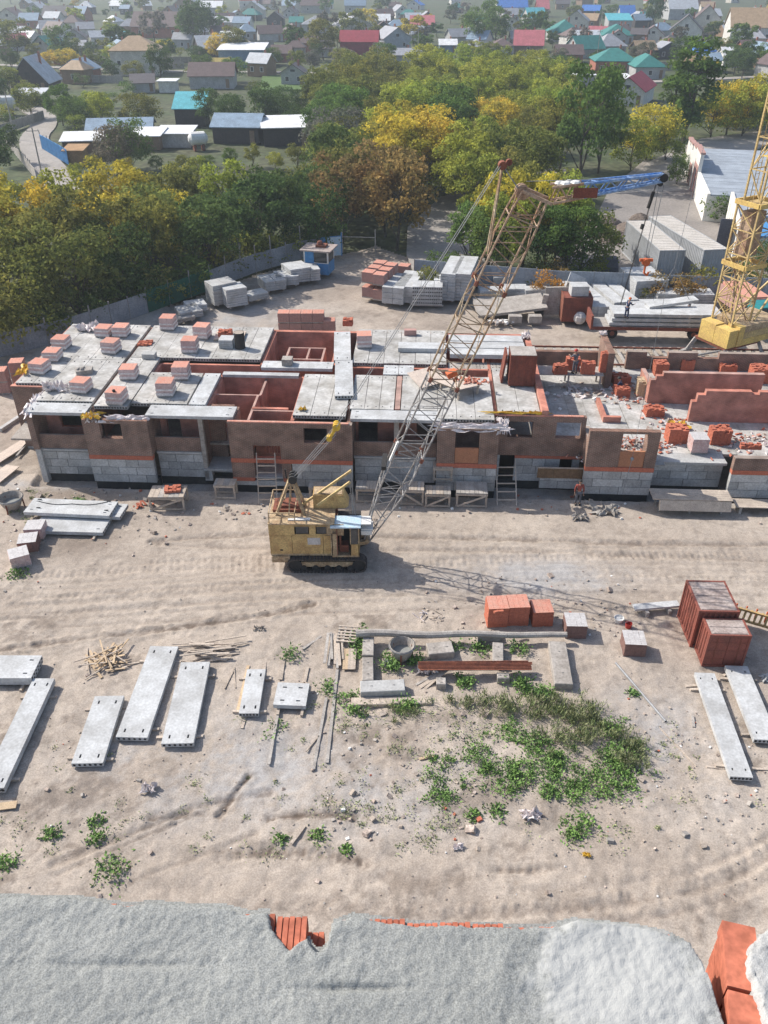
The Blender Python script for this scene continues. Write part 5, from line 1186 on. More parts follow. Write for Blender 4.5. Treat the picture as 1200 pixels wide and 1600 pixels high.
for z in (7.9, 12.6): mb = MB(); [mb.bx(*q, z, z+.35) for q in ((-1.2,1.2,-1.25,-1.12),(-1.2,1.2,1.12,1.25),(-1.25,-1.12,-1.1,1.1),(1.12,1.25,-1.1,1.1))]; tp('collar', M['ballast_yellow'], mb)
mb = MB(); mb.bx(-.95,.95,-.95,.95,12.65,12.72); tp('mast_platform', M['tower_yellow'], mb)
for z in (16.2,20.0,24.4): mb = MB(); mb.bx(-.95,.95,-.95,-.1,z,z+.07); mb.bx(-.95,.95,-1.0,-.94,z+.001,z+.3); tp('landing', M['ballast_yellow'], mb)
mb = MB(); mb.box((.1,.25,10.4),(1.5,1.0,3.4)); tp('inner_shaft', M['boom_rust'], mb)
lad = MB()
for x in (-.5,-.1): lad.bar((x,.5,3),(x,.5,35),.04)
for k in range(80): lad.bar((-.5,.5,3.2+.4*k),(-.1,.5,3.2+.4*k),.03)
tp('mast_ladder', M['tower_yellow'], lad)
mb = MB(); mb.bar((-.95,-.95,3.0),(.2,.9,7.8),.1); mb.bar((.95,-.95,3.0),(-.2,.9,7.8),.1); tp('mast_brace', M['boom_rust'], mb)
# base: turning frame, ballast boxes, portal
bm = MB(); bm.bx(-1.9,1.9,-1.7,1.7,1.55,1.75); tp('base_frame', M['rust'], bm)
for i, (x0,x1,y0,y1,z0,z1) in enumerate(((-1.95,-.95,-.25,1.3,1.78,3.35),(-1.95,-.95,-1.8,-.28,1.78,3.25),(-.92,-.3,-1.86,-.6,1.78,3.45))):
    mb = MB(); mb.bx(x0,x1,y0,y1,z0,z1); tp('ballast_box', M['ballast_yellow'], mb)
for k in range(3):
    mb = MB(); mb.bx(-.27,3.8,-1.85,1.2,1.78+.56*k,1.78+.56*k+.54); tp('ballast_slab', M[['ballast_yellow','tower_yellow','crane_tan'][k]], mb)
mb = MB(); mb.bar((1.3,-1.2,3.5),(4.4,-.5,6.2),.14); mb.bar((1.3,.8,3.5),(4.4,.3,6.2),.14); tp('back_stay', M['tower_yellow'], mb)
for x in (-2.2, 2.6):
    for y in (-2.0, 2.0): mb = MB(); mb.bar((x*.8,y*.8,1.6),(x,y,.35),.28); mb.box((x,y,.3),(1.1,.3,.4)); mb.tube((x-.3,y-.12,.16),(x-.3,y+.12,.16),.16,10); mb.tube((x+.3,y-.12,.16),(x+.3,y+.12,.16),.16,10); tp('portal_leg', M['boom_grey'], mb)
mb = MB(); mb.bar((-1.9,-1.9,1.3),(-5.0,-1.2,.9),.16); mb.bar((-1.9,-1.2,1.4),(-4.4,-.2,1.0),.14); tp('cable_boom', M['steel'], mb)
mb = MB()
for q in (-.6,.6): mb.tube((q,q,22),(q*.4-6,-4+q,2.5),.012,4)
# rails
GR = 'tower crane rails'
for i, (y, l) in enumerate(((68.9,'far steel rail of the tower crane track behind the building'),(65.2,'near steel rail of the tower crane track behind the building'))):
    mb = MB(); mb.bar((11.5, y, .09), (48, y-1.6, .09), .1, .14); o = mb.build('crane_rail', M['rust']); tag(o, l, 'rail', GR)
sl = MB()
for k in range(46): x = 11.8 + k*.78; sl.bx(x-.12, x+.12, 64.7-.045*(x-11.5), 69.4-.045*(x-11.5), -.1, .02)
stuff(sl.build('rail_sleepers', M['wood_grey']))['label'] = 'row of sleepers under the crane rails'
# ------------------------------------------------------------------ fences
def fence(name, pts, h, m, label, panel=2.4, post=True, cat='fence', postm='wood_grey', z=0, ribs=0, ph=.5):
    t = thing(name, label, cat, (pts[0][0], pts[0][1], z)); o = Vector((pts[0][0], pts[0][1], 0))
    for a, b in zip(pts[:-1], pts[1:]):
        a = Vector((*a,0)) - o; b = Vector((*b,0)) - o; n = max(1, round((b-a).length/panel))
        for k in range(n):
            p, q = a.lerp(b, k/n), a.lerp(b, (k+1)/n); d = (q-p).normalized(); mb = MB(); hh = h + random.uniform(-.05,.05)
            mb.bar(p + d*.04 + Vector((0,0,hh/2)), q - d*.04 + Vector((0,0,hh/2)), .06, hh)
            if ribs:
                nn = Vector((d.y,-d.x,0))
                for r in range(ribs): c = p.lerp(q, (r+.5)/ribs) + nn*.05; mb.bar(c + Vector((0,0,.05)), c + Vector((0,0,hh-.05)), .09, .03, up=(d.x,d.y,0))
            mb.build('panel', m, t)
            if post: mb = MB(); mb.bar(p + Vector((0,.08,-.1)), p + Vector((0,.08,h+ph*random.uniform(.2,1.2))), .11); mb.build('post', M[postm], t)
    return t
fence('site_fence', FENCE_L[1:5], 2.0, M['fence_grey'], 'grey panel site fence with wooden posts along the trees at the left', postm='wood_grey')
fence('netting_fence', FENCE_L[4:6], 2.1, M['green_net'], 'dark green netting section of the site fence behind the slab stacks', 2.4)
fence('site_fence', FENCE_L[5:9], 2.0, M['fence_grey'], 'grey fence section between the green netting and the blue guard booth', ph=1.5)
fence('yard_fence', FENCE_R, 2.2, M['fence_steel'], 'long bluish steel sheet fence behind the material yard on the right', 2.6, postm='steel', ribs=4, ph=.2)
t = thing('blue_gate', 'blue sheet metal gate leaf standing open beside the guard booth', 'gate', (-6.2, 95.2, 0), R(20))
for k in range(3): mb = MB(); mb.bx(-1.0+.8*k, -.22+.8*k, -.03, .03, .1, 2.2); mb.build('sheet', M['sky_blue' if k else 'blue'], t)
mb = MB(); mb.bar((-1.05,0,2.25),(1.45,0,2.25),.08); mb.bar((1.45,0,0),(1.45,0,2.6),.1); mb.build('gate_frame', M['blue'], t)
t = thing('gate_frame_posts', 'bare pole gate frame at the site entrance right of the booth', 'gate', (-3.2, 97.0, 0))
for x in (-1.6,2.2): mb = MB(); mb.tube((x,0,0),(x,0,2.6),.07,6); mb.build('post', M['wood_grey'], t)
mb = MB(); mb.tube((-1.6,0,1.8),(2.2,0,1.7),.05,5); mb.build('bar', M['wood_grey'], t)
# guard booth
gb = thing('guard_booth', 'small blue guard booth with rusty lid roof and windows at the site corner', 'booth', (-7.0, 89.9, 0), R(-14))
mb = MB(); mb.bx(-1.35,1.35,-1.1,1.1,.05,1.25); mb.build('lower_wall', M['blue'], gb)
for x in (-1.3,1.3):
    for y in (-1.05,1.05): mb = MB(); mb.bx(x-.07,x+.07,y-.07,y+.07,1.25,2.5); mb.build('corner_post', M['white'], gb)
mb = MB(); mb.bx(-1.37,-.25,-1.1,1.1,1.252,2.5); mb.build('side_wall', M['blue'], gb)
for (x0,x1,y0,y1) in ((-.2,1.22,-1.06,-1.03),(1.29,1.32,-.95,.95)): mb = MB(); mb.bx(x0,x1,y0,y1,1.3,2.4); mb.build('window', M['glass'], gb)
mb = MB(); mb.bx(-.25,1.3,-1.1,-1.05,2.4,2.52); mb.bx(-.25,1.3,-1.1,-1.05,1.252,1.32); mb.build('window_trim', M['white'], gb)
mb = MB(); mb.bx(-1.7,1.7,-1.45,1.45,2.53,2.66); mb.build('roof', M['cont_roof'], gb); mb = MB(); mb.bx(-.3,.8,-.2,.8,2.661,2.9); mb.ball((.1,.2,3.0),.35,n=6); mb.build('roof_clutter', M['rust'], gb)
# ------------------------------------------------------------------ material yard
GY = 'concrete goods stacked in the yard'
def stack(px, py, w, d, layers, lh, label, key='concrete', gap=.03, rz=0, name='slab_stack', split=1, cat='slab stack', group=GY, jit=.05, p=None):
    t = thing(name, label, cat, (p if p is not None else at(px, py, 0) + Vector((0, d/2, 0))), rz, group)
    ws = (w - .05)/split
    mes = MB(); mes.bx(-ws/2+.01, ws/2-.01, -d/2, d/2, 0, lh-gap); me = mes.mesh('slab', M[key])
    bm = MB(); bm.bx(-.06,.06,-d/2+.1,d/2-.1,-gap,-.003)
    for k in range(layers):
        for j in range(split): inst('slab', me, t, (-w/2+.025+ws*(j+.5)+random.uniform(-jit,jit)*.4, random.uniform(-jit,jit), .06+lh*k))
    mb = MB()
    for x in (-w*.35, w*.35): mb.bx(x-.07,x+.07,-d/2,d/2,-.05,.058)
    mb.build('bearer', M['wood_grey'], t); return t
for (px,py,w,d,n,lh,l,k) in ((345,476,2.6,2.0,9,.22,'taller grey slab stack of two by the green netting','concrete'),(364,480,2.2,2.0,8,.22,'right grey slab stack of two by the green netting','concrete_new'),
    (292,498,2.2,2.2,3,.2,'low grey slab stack in front of the green netting','concrete'),(303,488,2.0,1.8,3,.2,'low grey slab stack close behind the front one by the netting','concrete_new'),(280,505,2.6,1.3,2,.18,'flat grey slabs lying nearest the roof by the netting','concrete_old'),
    (398,470,2.2,1.6,3,.2,'flat slabs between the netting stacks and the fence row','concrete'),(423,455,2.3,2.6,4,.24,'left pack of concrete kerbs in the row along the fence','concrete'),(446,447,2.4,2.2,4,.24,'second pack of concrete kerbs in the row along the fence','concrete_new'),(462,442,2.4,2.6,6,.24,'third higher pack of concrete kerbs in the row along the fence','concrete_new'),(480,440,2.2,2.6,5,.24,'rightmost pack of concrete kerbs closest to the blue booth','concrete_new')):
    stack(px,py,w,d,n,lh,l,k,rz=R(random.uniform(-8,8))+R(22 if px > 410 else 30), split=2 if w > 2.1 else 1)
# brick pallets in the yard: 2 wide x 3 deep x 2 high
GYB = 'brick pallets stacked two high in the yard'
for i in range(2):
    for j in range(3):
        for k in range(2):
            p = at(577 + i*17, 466 + (4 if i else 0), 0) + Vector((j*.55, .6 + j*1.5, k*1.52))
            pallet(0,0,0,f"dull red brick pallet in the yard block of twelve, {('front','middle','back')[j]} row, {('left','right')[i]} {('bottom','top')[k]}", 'faded', .85, 8, group=GYB, loc=p, s=1.12, rz=R(-20))
            bpy.context.scene.collection.objects[-1] if False else None
pallet(0,0,0,'faded brick pallet standing higher at the back right of the yard block', 'faded', 1.6, 15, group=GYB, loc=at(632,452,0)+Vector((0,2.2,0)), s=1.1, rz=R(-20))
stack(622,476,2.2,4.6,3,.55,'left of two rows of long grey blocks beside the brick pallets','concrete_new',split=2,rz=R(-14)); stack(640,474,2.0,5.0,3,.55,'right one of two rows of long grey blocks beside the brick pallets','concrete_new',split=2,rz=R(-14))
# perforated hollow block stack
t = thing('hollow_block_stack', 'stack of perforated grey hollow blocks with a notch at the front of the yard', 'block stack', at(668,478,0)+Vector((0,1,0)), R(-4), GY)
mb = MB(); mb.bx(-.2,.2,-.95,.95,0,.34); 
for x in (-.1,.1): mb.tube((x,-.953,.17),(x,-.957,.17),.075,8,1)
hb = mb.mesh('hollow_block', [M['concrete_new'], M['dark']])
for k in range(5):
    for i in range(7): inst('hollow_block', hb, t, (-1.25+.42*i+random.uniform(-.01,.01), 0, .1+.36*k))
for i in range(2):
    for k in range(5): inst('hollow_block', hb, t, (1.05+.42*i-.25, 1.95, .1+.36*k+.05))
mb = MB(); mb.bx(-1.5,1.6,-.9,-.7,-.05,.09); mb.bx(-1.5,1.6,.6,.8,-.05,.09); mb.build('bearer', M['wood_grey'], t)
# tall slab packs stacked high
for i, (px, py, l) in enumerate(((709,471,'left tall stack of long slabs standing high at the yard centre'),(729,471,'right tall stack of long slabs standing high at the yard centre'))):
    stack(px,py,1.55 if i == 0 else 1.9,6.0,9,.3,l,'concrete_new',rz=R(-13),split=2)
for (px,py,w,d,n,lh,l,k,rz,sp) in ((768,470,2.6,1.4,4,.25,'low slab stack behind the boom in the yard','concrete_new',5,1),(768,484,3.4,1.8,3,.2,'flat slabs on dark earth right behind the boom','concrete_old',4,1),(805,466,2.4,1.6,3,.3,'grey block pack right of the boom beside the tilted slab','concrete_new',-3,2),
    (838,468,2.4,1.4,3,.3,'grey block pack left of the brown shrub in the yard','concrete_new',2,2),(785,452,2.0,1.5,4,.3,'grey slabs close to the steel fence behind the boom','concrete',0,1)):
    stack(px,py,w,d,n,lh,l,k,rz=R(rz),split=sp)
# tilted old slab with props and two small blocks
t = thing('tilted_slab', 'big old concrete slab tilted up on its right end in the yard', 'concrete slab', at(800, 497, 0), R(4)); mb = MB(); mb.box((0,1.4,.75),(6.6,3.2,.25),0,0,(R(6),R(-6))); mb.build('slab', M['concrete_old'], t)
for x,h in ((-2.6,.35),(2.8,1.0)): mb = MB(); mb.bx(x-.3,x+.3,.4,2.2,-.1,h-.02); mb.build('prop', M['dark'], t)
for x,l in ((805,'left one of two small concrete blocks before the tilted slab'),(836,'right one of two small concrete blocks before the tilted slab')):
    o = MB().bx(-.6,.6,-.35,.35,-.05,.6).build('concrete_block', M['concrete_old'], None, at(x,504,0)+Vector((0,.3,0))); tag(o, l, 'concrete block', 'small blocks before the tilted slab')
rubble(at(782,503,0), 30, .7, .25, 'white stones left of the two small blocks', ('white','debris'), (.2,.5), h=.1)
t = thing('upright_slab_wall', 'old grey concrete pieces leaning upright beside the brown shrub', 'concrete pieces', at(868,492,0), R(-8))
for (x,y,w,h,a) in ((-1.2,0,.5,2.0,6),(0,.3,2.2,2.6,-4),(1.3,.8,1.6,3.0,10)): mb = MB(); mb.box((x,y,h/2),(w,.35,h),0,0,(R(a),R(a))); mb.build('piece', M['concrete_old'], t)
mb = MB(); mb.box((1.6,1.6,2.6),(1.6,.15,1.7),.3,0,(R(-30),R(25))); mb.build('leaning_plate', M['concrete_new'], t)
t = thing('red_bin', 'dark red steel bin with grey pack on top in the yard', 'steel bin', at(900,503,0)+Vector((0,1,0)), R(-3)); mb = MB(); mb.bx(-1.3,1.3,-1.0,1.0,0,2.3); mb.build('bin_body', M['rust_panel'], t)
for x in (-1.31,1.31): mb = MB(); mb.bx(x-.04,x+.04,-1.04,1.04,0,2.35); mb.build('rib', M['rust'], t)
o = MB().bx(-.8,.8,-.7,.7,0,.9).build('grey_pack', M['concrete_new'], None, at(900,503,0)+Vector((.1,1,2.36))); tag(o, 'grey pack on top of the dark red steel bin', 'pack', GY)
mb = MB(); mb.ball((0,0,.5),.6,n=8); tag(mb.build('grey_sack', M['film_grey'], None, at(905,505,0)), 'rounded grey sack in front of the dark red bin', 'sack')
# long slabs row
for i, (x0, x1, y0, y1, l) in enumerate(((914,935,503,458,'first narrow stack in the fan of long white slabs'),(932,957,503,455,'second and broadest stack in the fan of long white slabs'),(957,978,490,458,'third stack in the fan of long white slabs'),(978,998,486,462,'fourth stack in the fan of long white slabs'))):
    a = at(x0,y0,0); b = at(x1,y0,0); L_ = 7.5 - i*.6; stack((x0+x1)/2, y0, (b-a).x, L_, 4-(i//2), .36, l, 'concrete_new', rz=R(10), split=1, p=(a+b)/2+Vector((-.6,L_/2,0)))
stack(1010,470,3.4,4.5,5,.4,'high pile of white slabs at the fan centre','concrete_new',rz=R(8),split=1); stack(1032,500,6.0,3.0,4,.24,'wide slab pile beside the worker in blue','concrete_new',rz=R(3)); stack(1070,478,5.5,2.0,4,.28,'long slab pile under the second worker','concrete_new',rz=R(-3)); stack(1095,505,4.0,3.0,3,.26,'slab pile left of the tower crane foot','concrete_new',rz=R(-3),split=2)
# flatbed trailer with slabs
ft = thing('flatbed_trailer', 'dark red flatbed trailer parked under the slab load', 'trailer', at(1030,531,0)+Vector((0,1.2,0)), R(-2.5))
mb = MB(); mb.bx(-6.0,6.2,-1.2,1.2,1.0,1.15); mb.build('load_bed', M['wood_grey'], ft); mb = MB(); mb.bx(-6.0,6.2,-1.25,-1.205,.85,1.16); mb.build('side_rail', M['rust_panel'], ft); mb = MB(); mb.bx(-6.2,-6.02,-1.2,1.2,.85,2.1); mb.build('headboard', M['rust_panel'], ft)
mb = MB()
for y in (-.5,.5): mb.bx(-5.5,6,y-.1,y+.1,.6,.99)
mb.build('chassis', M['black'], ft)
for x in (-4.2,3.0,4.2):
    for y in (-.95,.95): mb = MB(); mb.tube((x,y-.17,.5),(x,y+.17,.5),.5,14); w = mb.build('wheel', M['rubber'], ft); q = MB(); q.tube((x,y-.18*(1 if y < 0 else -1),.5),(x,y-.2*(1 if y < 0 else -1),.5),.22,10); q.build('rim', M['rust'], w)
for k in range(3):
    stack(0,0,8.4-.3*k if k < 2 else 7.8,2.2,1,.3,f"{('bottom','middle','top')[k]} layer of long slabs loaded on the flatbed trailer",'concrete_new',p=ft.location+Vector((-.4,0,1.18+.4*k)),rz=R(-2.5),split=1)
a = ft.location + Vector((1.3,1.2,2.6)); mb = MB(); mb.box((0,0,0),(4.6,1.1,.25),R(9),0,(R(2),R(-5))); tag(mb.build('hanging_slab', M['concrete_new'], None, a), 'slab lifted slightly aslant above the trailer load', 'concrete slab')
mb = MB(); s0 = a + Vector((-3.8,-1.0,14))
for q in (-1.7,1.6): mb.tube(a+Vector((q,0,.15)), a+Vector((-.35,0,3.2)), .02, 4)
mb.tube(a+Vector((-.35,0,3.2)), a+Vector((.1,0,13.0)), .02, 4); tag(mb.build('lifting_chain', M['steel']), 'thin hoist cable and chains holding the aslant slab', 'cable')
mb = MB(); mb.tube(B(31.9,-.3,3.1), B(32.1,.1,14), .012, 4); mb.ball(B(31.9,-.3,3.0), .12); mb.tube(B(31.9,-.3,3.0), B(31.7,-.35,.5), .02, 4); tag(mb.build('hoist_cable', M['steel']), 'thin cable with small yellow hook hanging before the open window', 'cable')
# teal and red truck behind the tower crane foot
tk = thing('parked_truck', 'red and teal truck cab half hidden behind the tower crane foot', 'truck', (34.4,72.5,0), R(8))
mb = MB(); mb.bx(-1.2,1.2,-1.0,1.2,.6,1.6); mb.prism_y([(-1.2,1.6),(1.2,1.6),(1.05,2.6),(-1.05,2.6)],-.9,1.1); mb.build('cab', M['teal'], tk); mb = MB(); mb.bx(-.95,.95,-.98,-.905,1.75,2.45); mb.build('windscreen', M['glass'], tk)
mb = MB(); mb.bx(-1.3,1.3,1.3,6.5,1.0,1.2); [mb.bx(x-.04,x+.04,1.3,6.5,1.201,2.5) for x in (-1.25,1.25)]; mb.bx(-1.2,1.2,1.25,1.32,1.201,2.6); mb.build('body', M['brick_faded'], tk)
mb = MB(); mb.bx(-1.1,1.1,1.5,6.2,1.25,2.7); mb.build('load', M['brick_top'], tk)
for y in (.1,4.2,5.6):
    for x in (-1.0,1.0): mb = MB(); mb.tube((x-.15,y,.5),(x+.15,y,.5),.5,12); mb.build('wheel', M['rubber'], tk)
# ------------------------------------------------------------------ grey trailers behind the steel fence, car
GT2 = 'grey box trailers behind the steel fence'
container('box_trailer', 'left grey box trailer with pale roof behind the steel fence', 29.2, 91.3, 2.6, 11.5, 3.6, R(3), M['cont_grey'], M['cont_top'], 'trailer', GT2, False, .35)
container('box_trailer', 'right grey box trailer with pale roof nearer the white gate building', 33.0, 92.5, 2.6, 13.5, 3.6, R(9), M['cont_grey'], M['cont_top'], 'trailer', GT2, False, .35)
def car(p, rz, key, label, group=None):
    t = thing('parked_car', label, 'car', p, rz, group)
    mb = MB(); mb.prism_y([(-2.1,.35),(2.1,.35),(2.1,.75),(1.9,.9),(.9,.98),(.3,1.45),(-1.2,1.47),(-1.9,.98),(-2.1,.9)],-.82,.82); mb.build('body', key, t)
    mb = MB(); mb.prism_y([(.82,1.0),(.3,1.4),(-1.15,1.42),(-1.75,1.0)],-.835,.835); mb.build('window', M['glass'], t); mb = MB(); mb.add([(.95,-.7,.99),(.95,.7,.99),(.36,.65,1.44),(.36,-.65,1.44)],[(0,1,2,3)]); mb.build('windscreen', M['glass'], t)
    for x in (-1.3,1.3):
        for y in (-.78,.78): mb = MB(); mb.tube((x,y-.1,.32),(x,y+.1,.32),.32,12); mb.build('wheel', M['rubber'], t)
    for y in (-.6,.6): mb = MB(); mb.bx(2.08,2.12,y-.15,y+.15,.6,.75); mb.build('headlight', M['white'], t)
    return t
car(at(962,440,0)+Vector((0,4.0,0)), R(84), M['cloth_grey'], 'dark car parked left of the grey box trailers behind the fence')
# ------------------------------------------------------------------ white building with gate
wb = thing('white_garage', 'white washed brick garage with stepped gable tops and brown gates', 'building', (41.3, 110.9, 0), math.atan2(33.8, 7.4))
# local x runs along the front (away from camera), y to the left (towards the yard) ; front face at y = 0, body at y<0
wall_cells('front_wall', M['brick_white'], wb, 0, 12.99, -.3, 3.4, -.4, 0, []); wall_cells('front_wall', M['brick_white'], wb, 13, 31.5, -.3, 4.3, -.4, 0, [(13.8,17.2,-.3,3.5),(21.0,22.6,-.3,2.3)])
for x0, x1, z in ((13,19.5,5.7),(19.6,23.2,5.3),(24.2,27,5.0),(28,31,4.8)): mb = MB(); mb.bx(x0,x1,-.42,.02,4.31,z); mb.build('stepped_parapet', M['brick_white'], wb); mb = MB(); mb.bx(x0-.1,x1+.1,-.55,.12,z+.005,z+.25); mb.build('red_coping', M['brick_faded'], wb)
for x0,x1,z in ((13.9,17.1,3.4),(21.1,22.5,2.2)): mb = MB(); mb.bx(x0,x1,-.25,-.15,-.2,z); g = mb.build('gate_leaf', M['rust_panel'], wb); q = MB(); q.bx(x0-.7,x0-.1,.005,.12,-.2,z+.6); q.bx(x1+.1,x1+.7,.005,.12,-.2,z+.6); q.bx(x0-.09,x1+.09,.005,.12,z+.05,z+.6); q.build('gate_surround', M['brick_faded'], g)
mb = MB(); mb.bx(0,31.5,-22,-.41,-.3,3.1); mb.build('hall_body', M['whitewash'], wb)
k = 0
for i in range(16): mb = MB(); mb.bx(i*2.0+.01,i*2.0+1.99,-22.3,-.43,3.12,3.3+.012*(i%3)); mb.build('roof_sheet', M['fence_steel'], wb)
wa = thing('white_garage', 'nearer white garage block with plain wall and dark doorway beside the tower crane', 'building', (39.0, 93.5, 0), math.atan2(33.8, 7.4)-R(4))
wall_cells('front_wall', M['brick_white'], wa, 0, 16.4, -.3, 4.0, -.35, 0, [(0.8,4.2,-.3,3.4)])
mb = MB(); mb.bx(.85,4.15,-.8,-.7,-.2,3.3); mb.build('doorway_shade', M['black'], wa)  # black sheet painted in for the shade behind the open door
mb = MB(); mb.bx(4.0,4.25,.02,1.6,-.2,3.6); mb.build('open_door_leaf', M['cloth_grey'], wa)
mb = MB(); mb.bx(6,16.4,-9,-.36,-.3,3.6); mb.bx(-2,5.9,-9,-1.4,-.3,3.4); mb.build('block_body', M['whitewash'], wa)
mb = MB(); mb.bx(5.9,16.6,-9.2,-.42,3.62,3.8); mb.build('roof', M['fence_steel'], wa); mb = MB(); mb.bx(-2.2,5.85,-9.2,-1.2,3.42,3.6); mb.build('low_roof', M['blue'], wa)
for i in range(4): mb = MB(); mb.bx(6.5+2.4*i,8.2+2.4*i,.005,.05,.5,3.2); mb.build('pilaster', M['whitewash'], wa)
# ------------------------------------------------------------------ people
def skin_obj(name, m, joints, edges, parent, lv=1):
    me = bpy.data.meshes.new(name); me.from_pydata([j[0] for j in joints], edges, []); me.materials.append(m)
    o = bpy.data.objects.new(name, me); COL.objects.link(o); o.parent = parent
    sl_ = me.skin_vertices[0] if len(me.skin_vertices) else None
    if sl_ is None:
        md = o.modifiers.new('skin', 'SKIN'); sl_ = me.skin_vertices[0]
    else: md = o.modifiers.new('skin', 'SKIN')
    for i, j in enumerate(joints):
        r = j[1]; sl_.data[i].radius = (r, r); sl_.data[i].use_root = (i == 0); sl_.data[i].use_loose = False
    md.use_smooth_shade = True
    ss = o.modifiers.new('sub', 'SUBSURF'); ss.levels = lv; ss.render_levels = lv
    return o
def person(p, rz, label, top, legs, helmet=None, pose='stand', hair=True):
    t = thing('person', label, 'person', p, rz, 'workers on the site')
    V_ = Vector; lean = {'stand':0,'reach':.18,'bend':1.0,'crouch':.5}[pose]; hz = {'stand':.93,'reach':.92,'bend':.9,'crouch':.42}[pose]
    pel = V_((0, -.05*lean, hz)); up = V_((0, math.sin(lean), math.cos(lean)))
    che = pel + up*.36; nek = pel + up*.56; hd = nek + (up*.5 + V_((0,.12,.35))).normalized()*.17
    sh = [nek + V_((s*.19,0,0)) - up*.07 for s in (-1,1)]
    fw = V_((0,1,0)); dn = V_((0,0,-1))
    if pose == 'stand': el = [sh[i] + V_((s*.07,-.02,-.28)) for i, s in enumerate((-1,1))]; wr = [el[i] + V_((s*.01,.08,-.24)) for i, s in enumerate((-1,1))]
    elif pose == 'reach': el = [sh[i] + V_((s*.06,.16,-.2)) for i, s in enumerate((-1,1))]; wr = [el[i] + V_((-s*.03,.24,.02)) for i, s in enumerate((-1,1))]
    else: el = [sh[i] + V_((s*.06,.1,-.26)) for i, s in enumerate((-1,1))]; wr = [el[i] + V_((-s*.02,.12,-.22)) for i, s in enumerate((-1,1))]
    hip = [pel + V_((s*.1,0,-.05)) for s in (-1,1)]
    if pose == 'crouch': kn = [hip[i] + V_((s*.08,.38,.05)) for i, s in enumerate((-1,1))]; an = [kn[i] + V_((0,-.18,-.36)) for i, s in enumerate((-1,1))]
    else: kn = [hip[i] + V_((s*.03,.05 if s > 0 else .0,-.42)) for i, s in enumerate((-1,1))]; an = [V_((kn[i].x, kn[i].y-.03, .08)) for i in (0,1)]
    for a in an: a.z = .08
    J = [(pel,.12),(che,.13),(nek,.055),(hd,.095),(hd+V_((0,.015,.09)),.07)]; E_ = [(0,1),(1,2),(2,3),(3,4)]
    for i in (0,1):
        n = len(J); J += [(sh[i],.06),(el[i],.042),(wr[i],.032),(wr[i]+(wr[i]-el[i]).normalized()*.1,.035)]; E_ += [(1,n),(n,n+1),(n+1,n+2),(n+2,n+3)]
        n = len(J); J += [(hip[i],.085),(kn[i],.058),(an[i],.042),(an[i]+V_((0,.14,-.04)),.035)]; E_ += [(0,n),(n,n+1),(n+1,n+2),(n+2,n+3)]
    skin_obj('body', M['skin'], J, E_, t)
    # fingers on both hands
    for i, s in enumerate((-1,1)):
        d = (wr[i]-el[i]).normalized(); b = wr[i] + d*.12; mb = MB()
        for k in range(4): mb.tube(b + V_((s*(.03-.02*k),0,0)), b + V_((s*(.03-.02*k),.015,0)) + d*(.06+.012*(k in (1,2))), .009, 4)
        mb.tube(b - d*.05 + V_((-s*.03,.02,0)), b + V_((-s*.05,.04,0)), .01, 4); mb.build('fingers', M['skin'], t)
    k = 1.16
    J = [(che+up*.1,.15),(che-up*.1,.14),(pel+up*.02,.14)]; E_ = [(0,1),(1,2)]
    for i in (0,1): n = len(J); J += [(sh[i],.085),(el[i],.062),(wr[i]-(wr[i]-el[i]).normalized()*.04,.05)]; E_ += [(0,n),(n,n+1),(n+1,n+2)]
    skin_obj('jacket', M[top], J, E_, t)
    J = [(pel,.145)]; E_ = []
    for i in (0,1): n = len(J); J += [(hip[i],.105),(kn[i],.078),(an[i]+V_((0,0,.03)),.066)]; E_ += [(0,n),(n,n+1),(n+1,n+2)]
    skin_obj('trousers', M[legs], J, E_, t)
    for i in (0,1): mb = MB(); mb.box(an[i]+V_((0,.06,-.035)), (.11,.28,.09)); mb.build('boot', M['black'], t)
    f = MB()
    for s in (-1,1): f.ball(hd+V_((s*.035,.085,.05)),.013,n=5); f.ball(hd+V_((s*.095,0,.04)),.022,1,n=5)
    f.ball(hd+V_((0,.1,.02)),.018,1,n=5); f.box(hd+V_((0,.092,-.03)),(.045,.01,.01)); f.build('face', [M['dark'], M['skin']], t)
    if helmet: mb = MB(); mb.lathe([(.15,0),(.135,.02),(.125,.07),(.08,.12),(.01,.135)],12,0,tuple(hd+V_((0,0,.065)))); mb.build('helmet', M[helmet], t)
    else: mb = MB(); mb.ball(hd+V_((0,-.02,.06)),.11,n=8,sq=(1,1,.85)); mb.build('hair', M['black'], t)
    return t
person(at(978,497,2.4), R(-60), 'worker in dark blue overalls leaning over the slab on the trailer', 'navy','navy','orange','reach')
person(at(1074,494,.85), R(80), 'worker in grey with an orange helmet standing on the slab pile by the tower crane', 'cloth_grey','cloth_grey','orange','stand')
person(at(902,788,0), R(175), 'worker in a reddish shirt standing by the chipboard shutter at the wall', 'cloth_red','cloth_grey',None,'stand')
person(B(30.0,11.4,3.36), R(20), 'worker with a red helmet among bricks on the plank stage', 'cloth_grey','cloth_grey','red','reach')
person(B(33.4,10.6,2.21), R(60), 'crouching worker in dark navy beside the grey stub wall', 'navy','navy','black','crouch')
person(B(9.3,3.4,2.14), R(-70), 'bricklayer with an orange helmet inside the open room pit', 'cloth_red','cloth_grey','orange','reach')
person(B(40.2,10.4,2.21), R(-80), 'worker in a blue and white outfit bending behind the long red wall', 'navy','cloth_white','white','bend')
